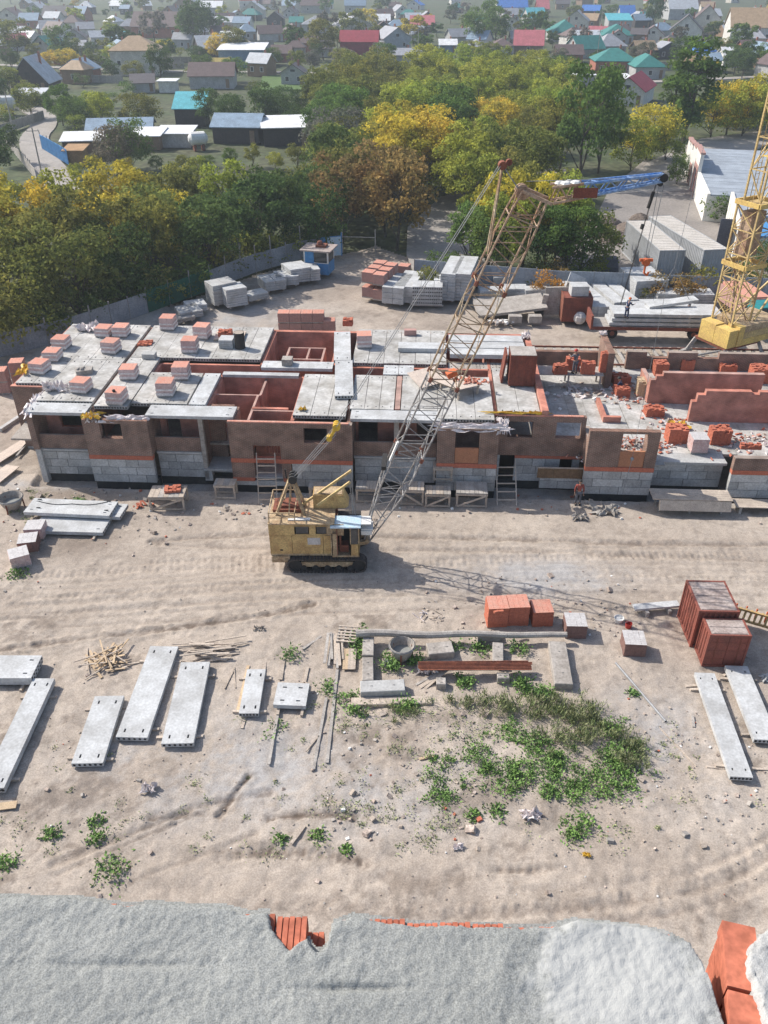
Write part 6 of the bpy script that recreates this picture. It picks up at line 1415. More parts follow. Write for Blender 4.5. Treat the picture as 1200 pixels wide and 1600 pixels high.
# ------------------------------------------------------------------ trees
def crown_mesh(name, seed, shape='round', n_lobe=26, per=105, leaf=.34):
    """leaf-sized faces spread over many small lobes inside a 10 m tall tree's crown"""
    g = np.random.RandomState(seed); C = []
    for k in range(n_lobe):
        if shape == 'round': t = g.rand(); z = 3.0 + 6.2*t; rad = 3.6*math.sqrt(max(.05, 1 - ((z - 5.8)/4.4)**2)); r = 1.0 + .7*g.rand()
        elif shape == 'tall': t = g.rand(); z = 1.8 + 7.6*t; rad = 1.7*math.sin(math.pi*min(1, .18 + .8*(1-t)))+.1; r = .7 + .4*g.rand()
        elif shape == 'wide': t = g.rand(); z = 1.6 + 5.6*t; rad = 4.4*math.sqrt(max(.05, 1 - ((z - 3.4)/4.2)**2)); r = 1.1 + .8*g.rand()
        else: t = g.rand(); z = .7 + 2.0*t; rad = 1.5*math.sqrt(max(.05, 1-((z-1.3)/1.6)**2)); r = .6 + .4*g.rand()
        a = g.rand()*2*math.pi; q = rad*math.sqrt(.25 + .75*g.rand()); C.append((q*math.cos(a), q*math.sin(a), z, r))
    C = np.array(C); idx = np.repeat(np.arange(n_lobe), per); N_ = len(idx)
    d = g.randn(N_, 3); d /= np.linalg.norm(d, axis=1)[:,None]; d[:,2] = np.where(d[:,2] < -.35, -d[:,2], d[:,2])
    rr = C[idx,3]*(.55 + .5*g.rand(N_)); P = C[idx,:3] + d*rr[:,None]*np.array([1,1,.85])
    nrm = d + .9*g.randn(N_, 3); nrm[:,2] += .35; nrm /= np.linalg.norm(nrm, axis=1)[:,None]
    t1 = np.cross(nrm, g.randn(N_, 3)); t1 /= np.linalg.norm(t1, axis=1)[:,None]; t2 = np.cross(nrm, t1)
    s = leaf*(.6 + .8*g.rand(N_))[:,None]
    V = np.stack([P - t1*s*.5, P + t2*s*.32, P + t1*s*.55, P - t2*s*.32], 1).reshape(-1, 3)
    F = np.arange(N_*4).reshape(-1, 4)
    me = bpy.data.meshes.new(name); me.vertices.add(len(V)); me.vertices.foreach_set('co', V.astype(np.float32).ravel())
    me.loops.add(F.size); me.loops.foreach_set('vertex_index', F.astype(np.int32).ravel()); me.polygons.add(N_); me.polygons.foreach_set('loop_start', np.arange(0, F.size, 4, dtype=np.int32))
    try: me.polygons.foreach_set('loop_total', np.full(N_, 4, dtype=np.int32))
    except Exception: pass
    me.materials.append(M['foliage']); me.update(); me.validate(); return me, C
def trunk_mesh(name, C, seed, h=6.0, r=.2):
    rs = random.Random(seed); mb = MB(); p = Vector((0,0,-.6)); k = 5; pts = [p]
    for i in range(k): p = p + Vector((rs.uniform(-.18,.18), rs.uniform(-.18,.18), (h+.6)/k)); pts.append(p)
    for i in range(k): mb.tube(pts[i], pts[i+1], r*(1-.75*i/k), 7, 0, r*(1-.75*(i+1)/k))
    for j in rs.sample(range(len(C)), min(9, len(C))):
        t = rs.randint(1, k-1); mb.tube(pts[t], Vector(C[j][:3]), r*.4, 5, 0, r*.1)
    return mb.mesh(name, M['bark'])
CR = {}
for sh, nv, kw in (('round', 5, dict(n_lobe=34, per=120, leaf=.40)), ('tall', 2, dict(n_lobe=44, per=80, leaf=.34)), ('wide', 3, dict(n_lobe=38, per=120, leaf=.36)), ('bush', 3, dict(n_lobe=12, per=70, leaf=.22))):
    for i in range(nv):
        me, C = crown_mesh('crown_' + sh, 100 + i*7 + len(sh), sh, **kw)
        CR.setdefault(sh, []).append((me, trunk_mesh('trunk_' + sh, C, i + 40, {'round':7,'tall':8.5,'wide':4.5,'bush':1.2}[sh], {'round':.2,'tall':.2,'wide':.17,'bush':.05}[sh])))
far_me = [crown_mesh('far_crown', 300 + i, 'round', 20, 60, .75)[0] for i in range(3)]
far_tr = [trunk_mesh('far_trunk', [(0,0,6)], 5, 4.5, .22)]
DG, GR_, OL, YG, YE, OR_, PU, BR_ = (.105,.16,.05), (.155,.235,.058), (.27,.27,.065), (.40,.43,.07), (.64,.50,.07), (.62,.31,.08), (.24,.215,.18), (.34,.23,.09)
def tree(x, y, h, shape, col, label, group, w=1.0, name=None, far=False):
    nm = name or {'round':'broadleaf_tree','tall':'poplar_tree','wide':'spreading_tree','bush':'shrub'}[shape]
    cat = 'shrub' if shape == 'bush' else 'tree'
    base = {'bush':2.6}.get(shape, 10.0); s = h / (base*.97)
    t = thing(nm, label, cat, (x, y, -.25), random.uniform(0, 6.3), group)
    s2 = s*w*random.uniform(.92, 1.1); t.scale = (s2, s2, s)
    me, tr = (random.choice(far_me), far_tr[0]) if far else random.choice(CR[shape])
    c = inst('crown', me, t); j = random.uniform(.8, 1.2); c.color = (col[0]*j*random.uniform(.9,1.1), col[1]*j, col[2]*j*random.uniform(.9,1.1), 1)
    inst('trunk', tr, t); return t
HOT = [(610,165,50,YG),(680,140,60,YG),(750,130,50,YG),(560,200,40,OL),(640,200,40,OL),(180,330,75,YE),(30,370,45,YE),(50,320,60,YG),(330,262,40,YG),(225,300,45,YE),(110,310,50,YG),(470,262,55,OL),(430,250,30,OR_),(640,238,65,YE),(720,252,35,YG),(600,290,45,BR_),(520,330,40,BR_),(560,300,30,OL),(300,330,50,OL),(250,350,50,OL),
       (590,150,60,OL),(650,165,50,YG),(710,100,80,YG),(800,105,70,YG),(860,120,40,YG),(790,190,35,YE),(820,230,40,OL),(700,190,40,GR_),(110,182,16,OR_),(140,150,35,YG),(180,170,50,OL),(240,165,40,GR_),(90,160,30,GR_),(760,210,40,OL),
       (500,130,40,OL),(530,170,40,GR_),(620,110,50,OL),(560,120,50,OL),(50,300,60,GR_),(480,300,60,DG),(670,320,70,DG),(640,180,40,GR_),(430,150,80,DG),(400,340,70,DG),(370,290,40,YG),(90,390,90,OL),(150,430,70,DG),(300,400,120,DG)]
def hot(px, py):
    best, bc = 9, DG
    for x, y, r, c in HOT:
        d = math.hypot(px-x, py-y)/r
        if d < best: best, bc = d, c
    return bc if best < 1.35 or random.random() < .3 else random.choice([DG, GR_, OL])
def inside(px, py, poly):
    c = False; n = len(poly)
    for i in range(n):
        (x1,y1),(x2,y2) = poly[i], poly[(i+1)%n]
        if (y1 > py) != (y2 > py) and px < (x2-x1)*(py-y1)/(y2-y1)+x1: c = not c
    return c
P1 = [(-60,325),(60,322),(140,306),(220,290),(310,280),(400,290),(430,278),(500,256),(490,150),(560,108),(700,98),(800,98),(880,112),(885,150),(835,190),(845,255),(760,275),(715,310),(690,365),(560,372),(420,385),(300,428),(150,478),(0,515),(-60,520)]
P2 = [(78,150),(130,138),(260,162),(340,150),(480,135),(490,185),(345,176),(325,165),(270,172),(262,196),(110,202),(78,178)]
NM = {DG:'dark green', GR_:'green', OL:'olive green', YG:'yellow green', YE:'golden yellow', OR_:'orange', PU:'purple grey', BR_:'brownish'}
placed = []
def clear(x, y, d): return all((x-a)**2 + (y-b)**2 > (d*.5*(1+q))**2 for a, b, q in placed)
def belt(poly, y0, y1, x0, x1, n, dmin, hs, where, shapes, zc=5.0):
    k = 0
    for _ in range(n*40):
        if k >= n: break
        y = random.uniform(y0, y1); x = random.uniform(x0, x1)*1.0
        px, py, f = proj(x, y, zc)
        if not inside(px, py, poly) or not clear(x, y, dmin): continue
        if not behind(x, y - 2.2): continue
        if 1.5 < x < 15 and y < 122 and abs(x - (4 + (y-96)*.12)) < 4.2: continue
        h = random.uniform(*hs)
        if y - np.interp(x, LX, LY) < 9: h = random.uniform(8.0, 10.5)
        top = proj(x, y, h*1.02)[1]
        if 50 < px < 490 and poly is P1 and top < 246 + (12 if px < 140 else 0): continue
        c = hot(px, py); placed.append((x, y, 1)); k += 1
        tree(x, y, h, random.choice(shapes), c, f'{NM[c]} tree crowded in the {where}', f'{NM[c]} trees of the {where}', 1.0)
belt(P1, 66, 132, -62, 30, 135, 4.6, (7.5, 11), 'wood along the site fence', ['round','round','round','wide'])
random.seed(91)
belt(P1, 132, 260, -50, 75, 105, 5.6, (7.0, 10), 'wood stretching back to the red house', ['round','wide','round'])
belt(P2, 180, 240, -95, -12, 56, 5.2, (5.5, 8.5), 'tree row behind the shed yard', ['round','wide'])
# understorey along the fence
for k in range(34):
    x = random.uniform(-44, -4); y = float(np.interp(x, LX, LY)) + random.uniform(1.2, 4)
    tree(x, y, random.uniform(1.6, 3.4), 'bush', random.choice([DG, GR_, OL]), 'low shrub in the shade behind the left site fence', 'shrubs behind the left fence', 1.1)
# individual trees
def tp_(px, py, h, shape, col, label, w=1.0, group=None, far=False): p = at(px, py, 0); placed.append((p.x, p.y, 1.3)); return tree(p.x, p.y, h, shape, col, label, group, w, far=far)
tp_(530,258,10.5,'wide',PU,'round purple grey leafless looking tree right of the white shed roof',1.05)
tp_(185,268,8.5,'wide',PU,'purple grey bushy tree before the blue grey shed roofs',.9); tp_(205,262,9.0,'wide',GR_,'grey green tree right of the purple grey bush by the sheds',.8)
tp_(905,285,16,'round',GR_,'large leafy green tree standing alone left of the back road',.78); tp_(935,268,14,'round',GR_,'second large green tree close behind the big one left of the back road',.7); tp_(875,262,11,'round',OL,'olive tree left of the two large green trees by the back road',.9)
tp_(1068,222,17,'tall',GR_,'tall poplar right of the white gabled barn',1.1); tp_(1045,215,13,'tall',GR_,'shorter poplar leaning against the tall one at the barn',1.1)
tp_(1010,250,10.5,'wide',YE,'golden spreading tree before the white barn',.95); tp_(985,262,9,'wide',YG,'yellow green tree left of the golden one at the road bend',.9); tp_(1040,250,7.5,'wide',YG,'low yellow green tree between golden tree and poplar',.9)
for i, (x, y, h, c, l) in enumerate(((1110,212,10,YG,'first'),(1135,208,11,YE,'second'),(1160,212,11,YG,'third'),(1185,204,12,YE,'fourth'),(1215,206,11,YG,'fifth'),(1150,196,11,OL,'hindmost'))): tp_(x, y, h, 'wide', c, f'{l} yellow autumn tree in the row behind the white garage', .95, 'autumn trees behind the white garage')
for (x, y, h, s, c, l) in ((735,418,6.8,'round',GR_,'bright green tree at the left of the clump behind the boom'),(762,428,7.2,'round',GR_,'green tree in the clump just behind the boom top'),(790,430,8.2,'round',YG,'yellow green tree in the middle of the clump behind the boom'),(815,418,9.8,'round',YE,'golden topped tree at the back of the clump behind the boom'),
    (775,405,8.6,'round',YE,'golden tree at the back left of the clump behind the boom'),(850,432,7.8,'round',GR_,'green tree right of the boom behind the steel fence'),(885,434,7.5,'round',GR_,'broad green tree at the right of the clump before the car'),(905,425,8.2,'wide',OL,'olive tree at the right end of the clump under the blue jib'),(868,408,9.5,'round',YG,'yellow green tree at the back of the clump under the blue jib'),(840,400,9.8,'round',OL,'olive tree hidden at the back of the clump')):
    tp_(x, y, h, s, c, l, .92)
for k, (x, y) in enumerate(((720,438),(745,440),(930,440),(905,446),(690,425),(715,425),(1095,460),(1040,468),(1010,470),(1065,468),(1180,450),(1150,440),(870,446),(838,446),(800,444))):
    tp_(x, y, random.uniform(1.2,2.6), 'bush', random.choice([OL, GR_, BR_]), 'dry shrub or weed tuft along the steel fence', 1.2, 'shrubs along the steel fence')
tp_(1057,288,5.5,'wide',GR_,'shrub growing at the corner of the white garage by the road',.6); tp_(1115,345,3.2,'bush',GR_,'shrub at the foot of the white garage wall near its middle'); tp_(1140,300,1.8,'bush',GR_,'shrub growing on the roof joint of the white garage'); tp_(1190,430,4.5,'wide',GR_,'green bush right of the tower crane mast',.8)
tp_(856,466,2.4,'bush',OR_,'orange brown dead shrub among the leaning concrete pieces'); tp_(815,455,2.2,'bush',OL,'olive weed clump between the block stacks of the yard')  if False else tp_(668,458,2.2,'bush',OL,'olive weed clump behind the hollow blocks in the yard')
mb = MB()
for k in range(90): a = random.uniform(0, 6.28); r = random.gauss(0, 1.0); p = Vector((r*math.cos(a), r*.6*math.sin(a), .05)); mb.bar(p, p + Vector((random.gauss(0,.7), random.gauss(0,.4), random.uniform(.2,1.2))), .03)
tag(mb.build('brushwood_heap', M['wood_grey'], None, at(735,412,0)), 'heap of dry pale brushwood left of the clump behind the boom', 'brushwood')
for i, (x, y, h, s_, c, l) in enumerate(((150,262,4.5,'wide',OL,'olive shrub below the white shed roof by the blue fence'),(245,262,4.0,'wide',GR_,'green shrub right of the purple grey bush below the sheds'),(285,262,4.2,'wide',OL,'olive shrub below the flat white shed roof'),(325,258,3.8,'wide',GR_,'low green tree below the round white tank'),(360,262,5.0,'round',GR_,'green tree below the blue grey shed roof'),(395,258,5.5,'round',OL,'olive tree below the gap between the two big sheds'),(430,262,5.0,'wide',YG,'yellow green tree below the bright white roof'),(465,262,6.0,'round',OL,'olive tree at the right corner of the bright white roof'),(120,275,4.0,'wide',YG,'yellow green shrub below the orange hut'),(200,278,5.0,'round',YE,'golden tree just below the purple grey bush'),(310,275,5.0,'round',YG,'yellow green tree in front of the shed yard'))):
    tp_(x, y, h*.62, s_, c, l)
# dumped earth heaps behind the fence on the right
M['earth'] = mat('earth', (.20,.16,.13), (.13,.105,.09), 1.5, fine=.3, bscale=6)
for k, (px, py, r) in enumerate(((960,375,2.4),(985,358,2.0),(945,350,2.2),(1000,342,1.6))):
    g = MB(); n = 14; V = []; F = []
    for j in range(n+1):
        for i in range(n): a = 2*math.pi*i/n; q = j/n; V.append((r*q*math.cos(a)*(1+.2*math.sin(3*a+k)), r*q*math.sin(a)*(1+.2*math.cos(2*a+k)), r*.42*max(0, 1-q*q)*(1+.25*random.random()) - .1))
    for j in range(n):
        for i in range(n): F.append((j*n+i, j*n+(i+1)%n, (j+1)*n+(i+1)%n, (j+1)*n+i))
    g.add(V, F); o = g.build('earth_heap', M['earth'], None, at(px, py, 0)); tag(o, f"dark heap of dumped earth behind the fence, {('nearest to the trailer','second from the trailer','left hand one','farthest one')[k]}", 'earth heap', 'earth heaps behind the fence')
# ------------------------------------------------------------------ village
WH, CRM, GRY, DWD, WD, BRK, BLU = (.72,.70,.66), (.66,.62,.54), (.46,.46,.46), (.07,.06,.06), (.30,.20,.13), (.40,.16,.11), (.15,.25,.38)
R_GR, R_LT, R_WH, R_TE, R_TQ, R_PK, R_RD, R_BR, R_BL, R_DK, R_TAN, R_BG = (.36,.37,.40), (.55,.57,.60), (.78,.79,.80), (.05,.22,.20), (.11,.45,.52), (.56,.17,.19), (.34,.05,.07), (.155,.11,.105), (.07,.21,.58), (.13,.115,.12), (.42,.30,.19), (.25,.34,.44)
def painted(o, c): o.color = (*c, 1); return o
def house(px, py, wpx, roof, wall, label, kind='gx', d=None, wh=2.9, rh=None, rz=0, cat='house', win=2, name='village_house', group=None, loc=None, w=None, chim=True):
    """kind: gx ridge along x (roof slope faces us), gy ridge along y (gable faces us), hip, shed"""
    p = loc if loc is not None else at(px, py, 0); f = proj(p.x, p.y, 0)[2]; w = w or wpx/FPX*f; d = d or w*.8; rh = rh or (.36*min(w, d) if kind != 'shed' else .5)
    p = p + Vector((0, d/2, -.3)); placed.append((p.x, p.y, 1.6))
    t = thing(name, label, cat, p, rz, group)
    mb = MB(); w2, d2 = w/2, d/2; wh += .3
    base = [(-w2,-d2),(w2,-d2),(w2,d2),(-w2,d2)]
    V = [(x,y,0) for x,y in base] + [(x,y,wh) for x,y in base]; F = [(k,(k+1)%4,4+(k+1)%4,4+k) for k in range(4)]
    if kind == 'gy': V += [(0,-d2,wh+rh),(0,d2,wh+rh)]; F += [(4,5,8),(6,7,9)]
    elif kind == 'gx': V += [(-w2,0,wh+rh),(w2,0,wh+rh)]; F += [(5,6,9),(7,4,8)]
    elif kind == 'shed': V[6] = (w2,d2,wh+rh); V[7] = (-w2,d2,wh+rh)
    mb.add(V, F); painted(mb.build('wall', M['paint'], t), wall)
    e = .45; r = MB(); th = .14
    def plate(q): # a sloping roof plate with thickness
        q = [Vector(v) for v in q]; r.add([v for v in q] + [v - Vector((0,0,th)) for v in q], [tuple(range(len(q))), tuple(range(2*len(q)-1, len(q)-1, -1))] + [(k, len(q)+k, len(q)+(k+1)%len(q), (k+1)%len(q)) for k in range(len(q))])
    dz = rh/(d2 if kind == 'gx' else w2)*e if kind in ('gx','gy') else .2; z = wh + .16
    if kind == 'gx': plate([(-w2-e,-d2-e,z-dz),(w2+e,-d2-e,z-dz),(w2+e,-.004,z+rh),(-w2-e,-.004,z+rh)]); plate([(w2+e,d2+e,z-dz),(-w2-e,d2+e,z-dz),(-w2-e,.004,z+rh),(w2+e,.004,z+rh)])
    elif kind == 'gy': plate([(-w2-e,-d2-e,z-dz),(-.004,-d2-e,z+rh),(-.004,d2+e,z+rh),(-w2-e,d2+e,z-dz)]); plate([(w2+e,-d2-e,z-dz),(w2+e,d2+e,z-dz),(.004,d2+e,z+rh),(.004,-d2-e,z+rh)])
    elif kind == 'hip':
        g = min(w2, d2)*.85; A = [(-w2-e,-d2-e,z-.15),(w2+e,-d2-e,z-.15),(w2+e,d2+e,z-.15),(-w2-e,d2+e,z-.15)]
        B_ = [(-w2+g,0,z+rh),(w2-g,0,z+rh)] if w >= d else [(0,-d2+g,z+rh),(0,d2-g,z+rh)]
        if w >= d: plate([A[0],A[1],B_[1],B_[0]]); plate([A[1],A[2],B_[1]]); plate([A[2],A[3],B_[0],B_[1]]); plate([A[3],A[0],B_[0]])
        else: plate([A[0],A[1],B_[0]]); plate([A[1],A[2],B_[1],B_[0]]); plate([A[2],A[3],B_[1]]); plate([A[3],A[0],B_[0],B_[1]])
    else: plate([(-w2-e,-d2-e,z-.03),(w2+e,-d2-e,z-.03),(w2+e,d2+e,z+rh+.05),(-w2-e,d2+e,z+rh+.05)])
    ro = painted(r.build('roof', M['paint'], t), roof)
    if chim and kind in ('gx','gy','hip'):
        c = MB(); x, y = (w2*.35, d2*.25); c.bx(x-.25,x+.25,y-.25,y+.25,z+rh*.2,z+rh+.7); painted(c.build('chimney', M['paint'], ro), BRK)
    n = win
    for k in range(n):
        x = -w2 + w*(k+.5)/n; zz = wh*.52
        g = MB(); g.bx(x-.45,x+.45,-d2-.03,-d2-.01,zz-.55,zz+.55); wo_ = g.build('window', M['glass'], t)
        f_ = MB(); f_.bx(x-.55,x-.46,-d2-.07,-d2-.005,zz-.65,zz+.65); f_.bx(x+.46,x+.55,-d2-.07,-d2-.005,zz-.65,zz+.65); f_.bx(x-.459,x+.459,-d2-.07,-d2-.005,zz+.56,zz+.65); f_.bx(x-.459,x+.459,-d2-.07,-d2-.005,zz-.65,zz-.56); f_.build('frame', M['white'], wo_)
    if kind == 'gy' and w > 5: g = MB(); g.bx(-.6,.6,-d2-.04,-d2-.01,wh+rh*.12,wh+rh*.4); g.build('attic_window', M['glass'], t)
    if kind != 'shed' or w > 8: g = MB(); x = w2*.72; g.bx(x-.45,x+.45,-d2-.05,-d2-.006,.2,2.3); painted(g.build('door', M['paint'], t), WD)
    return t
house(48,143,58,R_LT,DWD,'dark wooden house with steep pale gable roof at the left edge','gy',10,2.2,5.4,0,win=0)
house(44,166,46,R_LT,DWD,'lean-to shed with flat pale roof before the dark gabled house','shed',5,2.2,.8,cat='shed',win=0,name='shed')
t = house(210,117,72,R_TAN,CRM,'two storey cream house under a bare rusty rafter roof','hip',12,6.2,3.2,R(6),win=3)
house(187,74,22,R_TQ,GRY,'small house with turquoise roof behind the rafter roof house','gx',7,3,2)
house(248,58,80,R_BR,BRK,'large brown roofed brick house behind the rafter roof house','gx',14,4,5,R(-6),win=3)
house(360,78,36,R_WH,BLU,'small blue building with white roof behind the long blue one','shed',10,4.2,1.0,cat='building',win=1,name='blue_building')
house(378,104,70,R_WH,BLU,'long blue building with white roof among trees','shed',12,4.5,1.0,cat='building',win=2,name='blue_building')
house(345,106,24,(.55,.42,.12),(.45,.36,.12),'small yellow tent roofed hut before the blue building','gx',3,1.2,1.3,cat='hut',win=0,name='hut',chim=False)
house(330,137,68,R_BR,GRY,'long brown roofed barn behind the tree row','gx',9,2.8,2.6,R(3),cat='barn',win=0,name='barn',chim=False)
house(220,143,34,R_DK,GRY,'small shed with dark folded roof below the cream house','gx',7,2,1.6,R(12),cat='shed',win=0,name='shed',chim=False)
house(262,143,26,R_WH,WH,'white van body used as shed left of the brown barn','shed',4,2.3,.05,cat='shed',win=0,name='shed')
house(298,196,46,R_TQ,DWD,'open turquoise roofed shelter above the shed yard','shed',5,3.0,2.4,cat='shelter',win=0,name='shelter')
house(185,222,96,R_BG,DWD,'long low shed with blue grey sheet roof in the shed yard','gx',7,2.2,1.3,R(8),cat='shed',win=0,name='shed',chim=False)
house(128,242,62,R_WH,WD,'low shed with white roof beside the blue sheet fence','shed',6,2.2,.4,R(10),cat='shed',win=0,name='shed')
house(228,232,44,R_WH,WD,'flat white roofed shed in the middle of the shed yard','shed',6,2.0,.4,cat='shed',win=0,name='shed'); house(272,228,52,R_WH,GRY,'flat white roofed shed left of the round white tank','shed',6,2.0,.3,cat='shed',win=0,name='shed')
house(372,222,72,R_BG,DWD,'shed with large blue grey sheet roof right of the white tank','gx',8,2.6,1.6,R(-5),cat='shed',win=0,name='shed',chim=False); house(444,226,72,R_WH,DWD,'shed with bright white flat roof left of the purple grey tree','shed',9,2.8,.6,R(8),cat='shed',win=0,name='shed')
house(118,256,26,(.42,.25,.12),(.42,.25,.12),'small orange wooden hut below the blue sheet fence','shed',3,2,.3,cat='hut',win=0,name='hut')
def tank(px, py, r, l, label):
    t = thing('white_tank', label, 'tank', at(px,py,0), R(20)); mb = MB(); n=14
    for a, b, q, s in ((-l/2-.5,-l/2,.4*r,r),(-l/2,l/2,r,r),(l/2,l/2+.5,r,.4*r)): mb.tube((a,0,r+.5),(b,0,r+.5),q,n,0,s)
    mb.build('vessel', M['white'], t); q = MB()
    for x in (-l*.3,l*.3): q.bx(x-.2,x+.2,-r*.8,r*.8,-.3,.8)
    q.build('saddle', M['rust'], t)
tank(311,232,1.15,2.4,'round white tank standing in the shed yard'); tank(14,178,1.6,2.6,'white tank by the left edge below the dark gabled house')
fence('sheet_fence', [tuple(at(66,232)[:2]), tuple(at(108,258)[:2])], 2.4, M['blue'], 'bright blue sheet fence along the village street', 2.4, ribs=3, postm='steel')
fence('board_fence', [tuple(at(8,222)[:2]), tuple(at(58,282)[:2])], 1.7, M['wood_grey'], 'grey board fence on the left side of the village street', 2.2); fence('board_fence', [tuple(at(-10,215)[:2]), tuple(at(70,186)[:2])], 1.7, M['wood_grey'], 'dark board fence curving above the village street', 2.4)
def pole(px, py, h, label, arms=True):
    t = thing('utility_pole', label, 'utility pole', at(px,py,0), R(15), 'utility poles of the village'); mb = MB(); mb.tube((0,0,-.3),(0,0,h),.13,7,0,.09); mb.build('mast', M['wood_grey'], t)
    if arms: mb = MB(); mb.bar((-.9,0,h-.5),(.9,0,h-.5),.1); [mb.tube((x,0,h-.45),(x,0,h-.25),.05,5) for x in (-.8,.8)]; mb.build('crossarm', M['wood_grey'], t)
for x, y, h, l in ((66,275,7,'leaning pole beside the street at the lower left'),(24,218,8,'pole with cross arm at the bend of the village street'),(653,92,9,'pole before the grey sided house'),(936,60,10,'pole left of the teal roofs'),(932,96,9,'pole beside the teal roofed brick house'),(590,120,8,'pole at the edge of the wood behind the red house'),(800,82,8,'pole left of the pink roof'),(183,80,8,'pole beside the turquoise roof'),(400,40,10,'pole among the far left roofs')): pole(x,y,h,l)
house(562,85,58,R_RD,R_RD,'red house with red roof at the edge of the wood','gx',9,4.0,3.0,R(-4),win=0)
house(550,58,50,R_GR,CRM,'grey roofed pale house behind the red house','gy',12,4.2,4.0,R(20),win=2); house(612,80,46,R_GR,(.42,.46,.50),'blue grey sided house right of the red house','gy',10,4.2,3.2,R(25),win=2)
house(660,50,36,R_PK,GRY,'house with bright pink red roof right of centre far back','gx',10,3,3.2,win=1); house(597,43,24,R_WH,GRY,'small house with white roof behind the blue grey house','gx',8,3,2.4,win=1); house(492,50,40,R_GR,GRY,'grey hip roofed house left of the red house','hip',12,3,3,win=2)
house(555,20,32,R_BG,GRY,'far house with blue grey roof at the top of the picture','gx',12,4,5,win=2); house(463,46,20,R_TE,GRY,'small house with dull teal roof left of the grey hip roof','gx',8,3,2,win=1); house(700,82,26,R_WH,BLU,'low building with white blue roof behind the wood','gx',7,2.4,1.5,win=0)
house(745,85,32,R_GR,GRY,'low grey roof just above the wood right of centre','hip',8,2.4,1.8,win=0); house(785,84,34,R_BR,GRY,'low brownish roof just left of the pink roofed house','hip',8,2.4,2.0,win=0); house(628,98,60,R_GR,GRY,'long low grey roofs right behind the wood','gx',7,2.2,1.6,win=0)
house(430,40,26,R_DK,DWD,'dark roofed cottage far left of centre','gy',9,3,3,win=1); house(492,20,44,R_BR,GRY,'far brown roofed house at the top left of centre','gx',14,4,5,win=2)
house(800,27,46,R_BL,WH,'far house with vivid blue roof at the top right','gx',18,5,7,win=2); house(836,38,28,R_TQ,GRY,'house with turquoise roof right of the vivid blue one','gx',12,3,4,R(10),win=1); house(848,26,18,R_PK,BRK,'small red roofed house beyond the turquoise one','gx',10,4,4,win=0)
house(828,82,44,R_PK,WD,'house with large pink roof at the right edge of the wood','gx',10,2.4,4.2,R(-8),win=1); house(884,64,46,R_TE,GRY,'teal hip roofed house behind the pink roof','hip',14,3,4,win=1); house(904,46,36,R_GR,CRM,'pale gable house with grey roof behind the teal roof','gy',12,3.5,4,R(-15),win=2)
house(966,68,50,R_TE,GRY,'broad teal roof house in the right village','hip',13,2.8,3.4,win=0); house(968,45,36,R_TQ,GRY,'house with bright turquoise flat roof far right','shed',9,3.4,2.4,win=1); house(980,33,22,R_BL,GRY,'small bright blue roof behind the turquoise one','gx',9,3,4,win=0)
house(962,116,62,R_TE,BRK,'long red brick house with teal hip roof','hip',11,3.4,2.8,R(-3),win=3); house(1015,122,46,R_TE,GRY,'teal roofed annex right of the red brick house','hip',12,2.8,2.6,win=1); house(890,98,40,R_BR,BRK,'brown shed left of the red brick house','gx',8,2.4,2.4,win=0)
house(1076,68,48,R_DK,WH,'white gabled house with dark roof in the right village','gy',12,4.6,5,R(-18),win=2); house(1108,54,46,R_BR,CRM,'brown roofed cream house behind the white gabled one','gy',14,5,6,R(-15),win=2); house(1066,30,44,R_LT,GRY,'house with pale blue roofs at the top right','gx',14,5,6,win=1)
house(1178,70,66,R_TAN,WH,'large white house with tan roof at the right edge','gx',16,6,6,R(-10),win=3); house(1195,58,30,R_TE,GRY,'small teal roofed house at the right edge beside the tan roof','gx',10,3,3,win=1) if False else None
house(998,164,52,R_RD,WH,'white barn with rounded gable and maroon roof before the poplar','gy',14,3.0,2.6,R(-25),cat='barn',win=0,name='barn',chim=False); house(972,140,26,R_WH,GRY,'small white roofed shed left of the white barn','shed',7,2.4,.4,cat='shed',win=0,name='shed'); house(905,132,46,R_WH,GRY,'flat white roofed sheds before the red brick house','shed',8,2.2,.3,cat='shed',win=0,name='shed')
house(866,166,40,R_TAN,CRM,'low pale garage row left of the large green trees','shed',8,2.6,.3,cat='garage',win=0,name='garage'); house(1112,112,26,R_BG,BLU,'bluish shed right of the poplar','gx',8,3,1.6,cat='shed',win=0,name='shed',chim=False); house(1142,104,26,R_WH,WH,'white shed in the gardens at the right','gx',7,3,2,cat='shed',win=0,name='shed',chim=False); house(1180,98,40,R_BR,BRK,'dark red roofed house at the right edge above the autumn trees','gx',10,3,3,win=1)
house(440,96,30,R_BR,BRK,'reddish shed left of the fir trees by the lawn','gx',7,2.4,2,cat='shed',win=0,name='shed',chim=False); house(505,88,30,R_DK,GRY,'dark shed left of the red house','gx',8,2.4,2,cat='shed',win=0,name='shed',chim=False); house(98,100,28,R_BR,BRK,'small maroon roofed shed left of the cream house','gx',6,2.2,1.6,cat='shed',win=0,name='shed',chim=False); house(120,86,26,R_GR,GRY,'small grey roofed shed above the maroon shed','gx',7,2.4,1.8,cat='shed',win=0,name='shed',chim=False)
house(75,54,30,R_LT,WD,'long pale roofed shed in the upper left gardens','gx',8,2.4,1.6,cat='shed',win=0,name='shed',chim=False); house(20,68,34,R_LT,GRY,'pale roofed cottage at the upper left edge','gx',9,3,2.6,win=1); house(90,36,44,R_DK,GRY,'dark roofed house in the upper left gardens','gx',12,3.4,4,win=2); house(14,40,40,R_BR,CRM,'brown roofed house at the far upper left edge','gy',12,3.4,4,win=1)
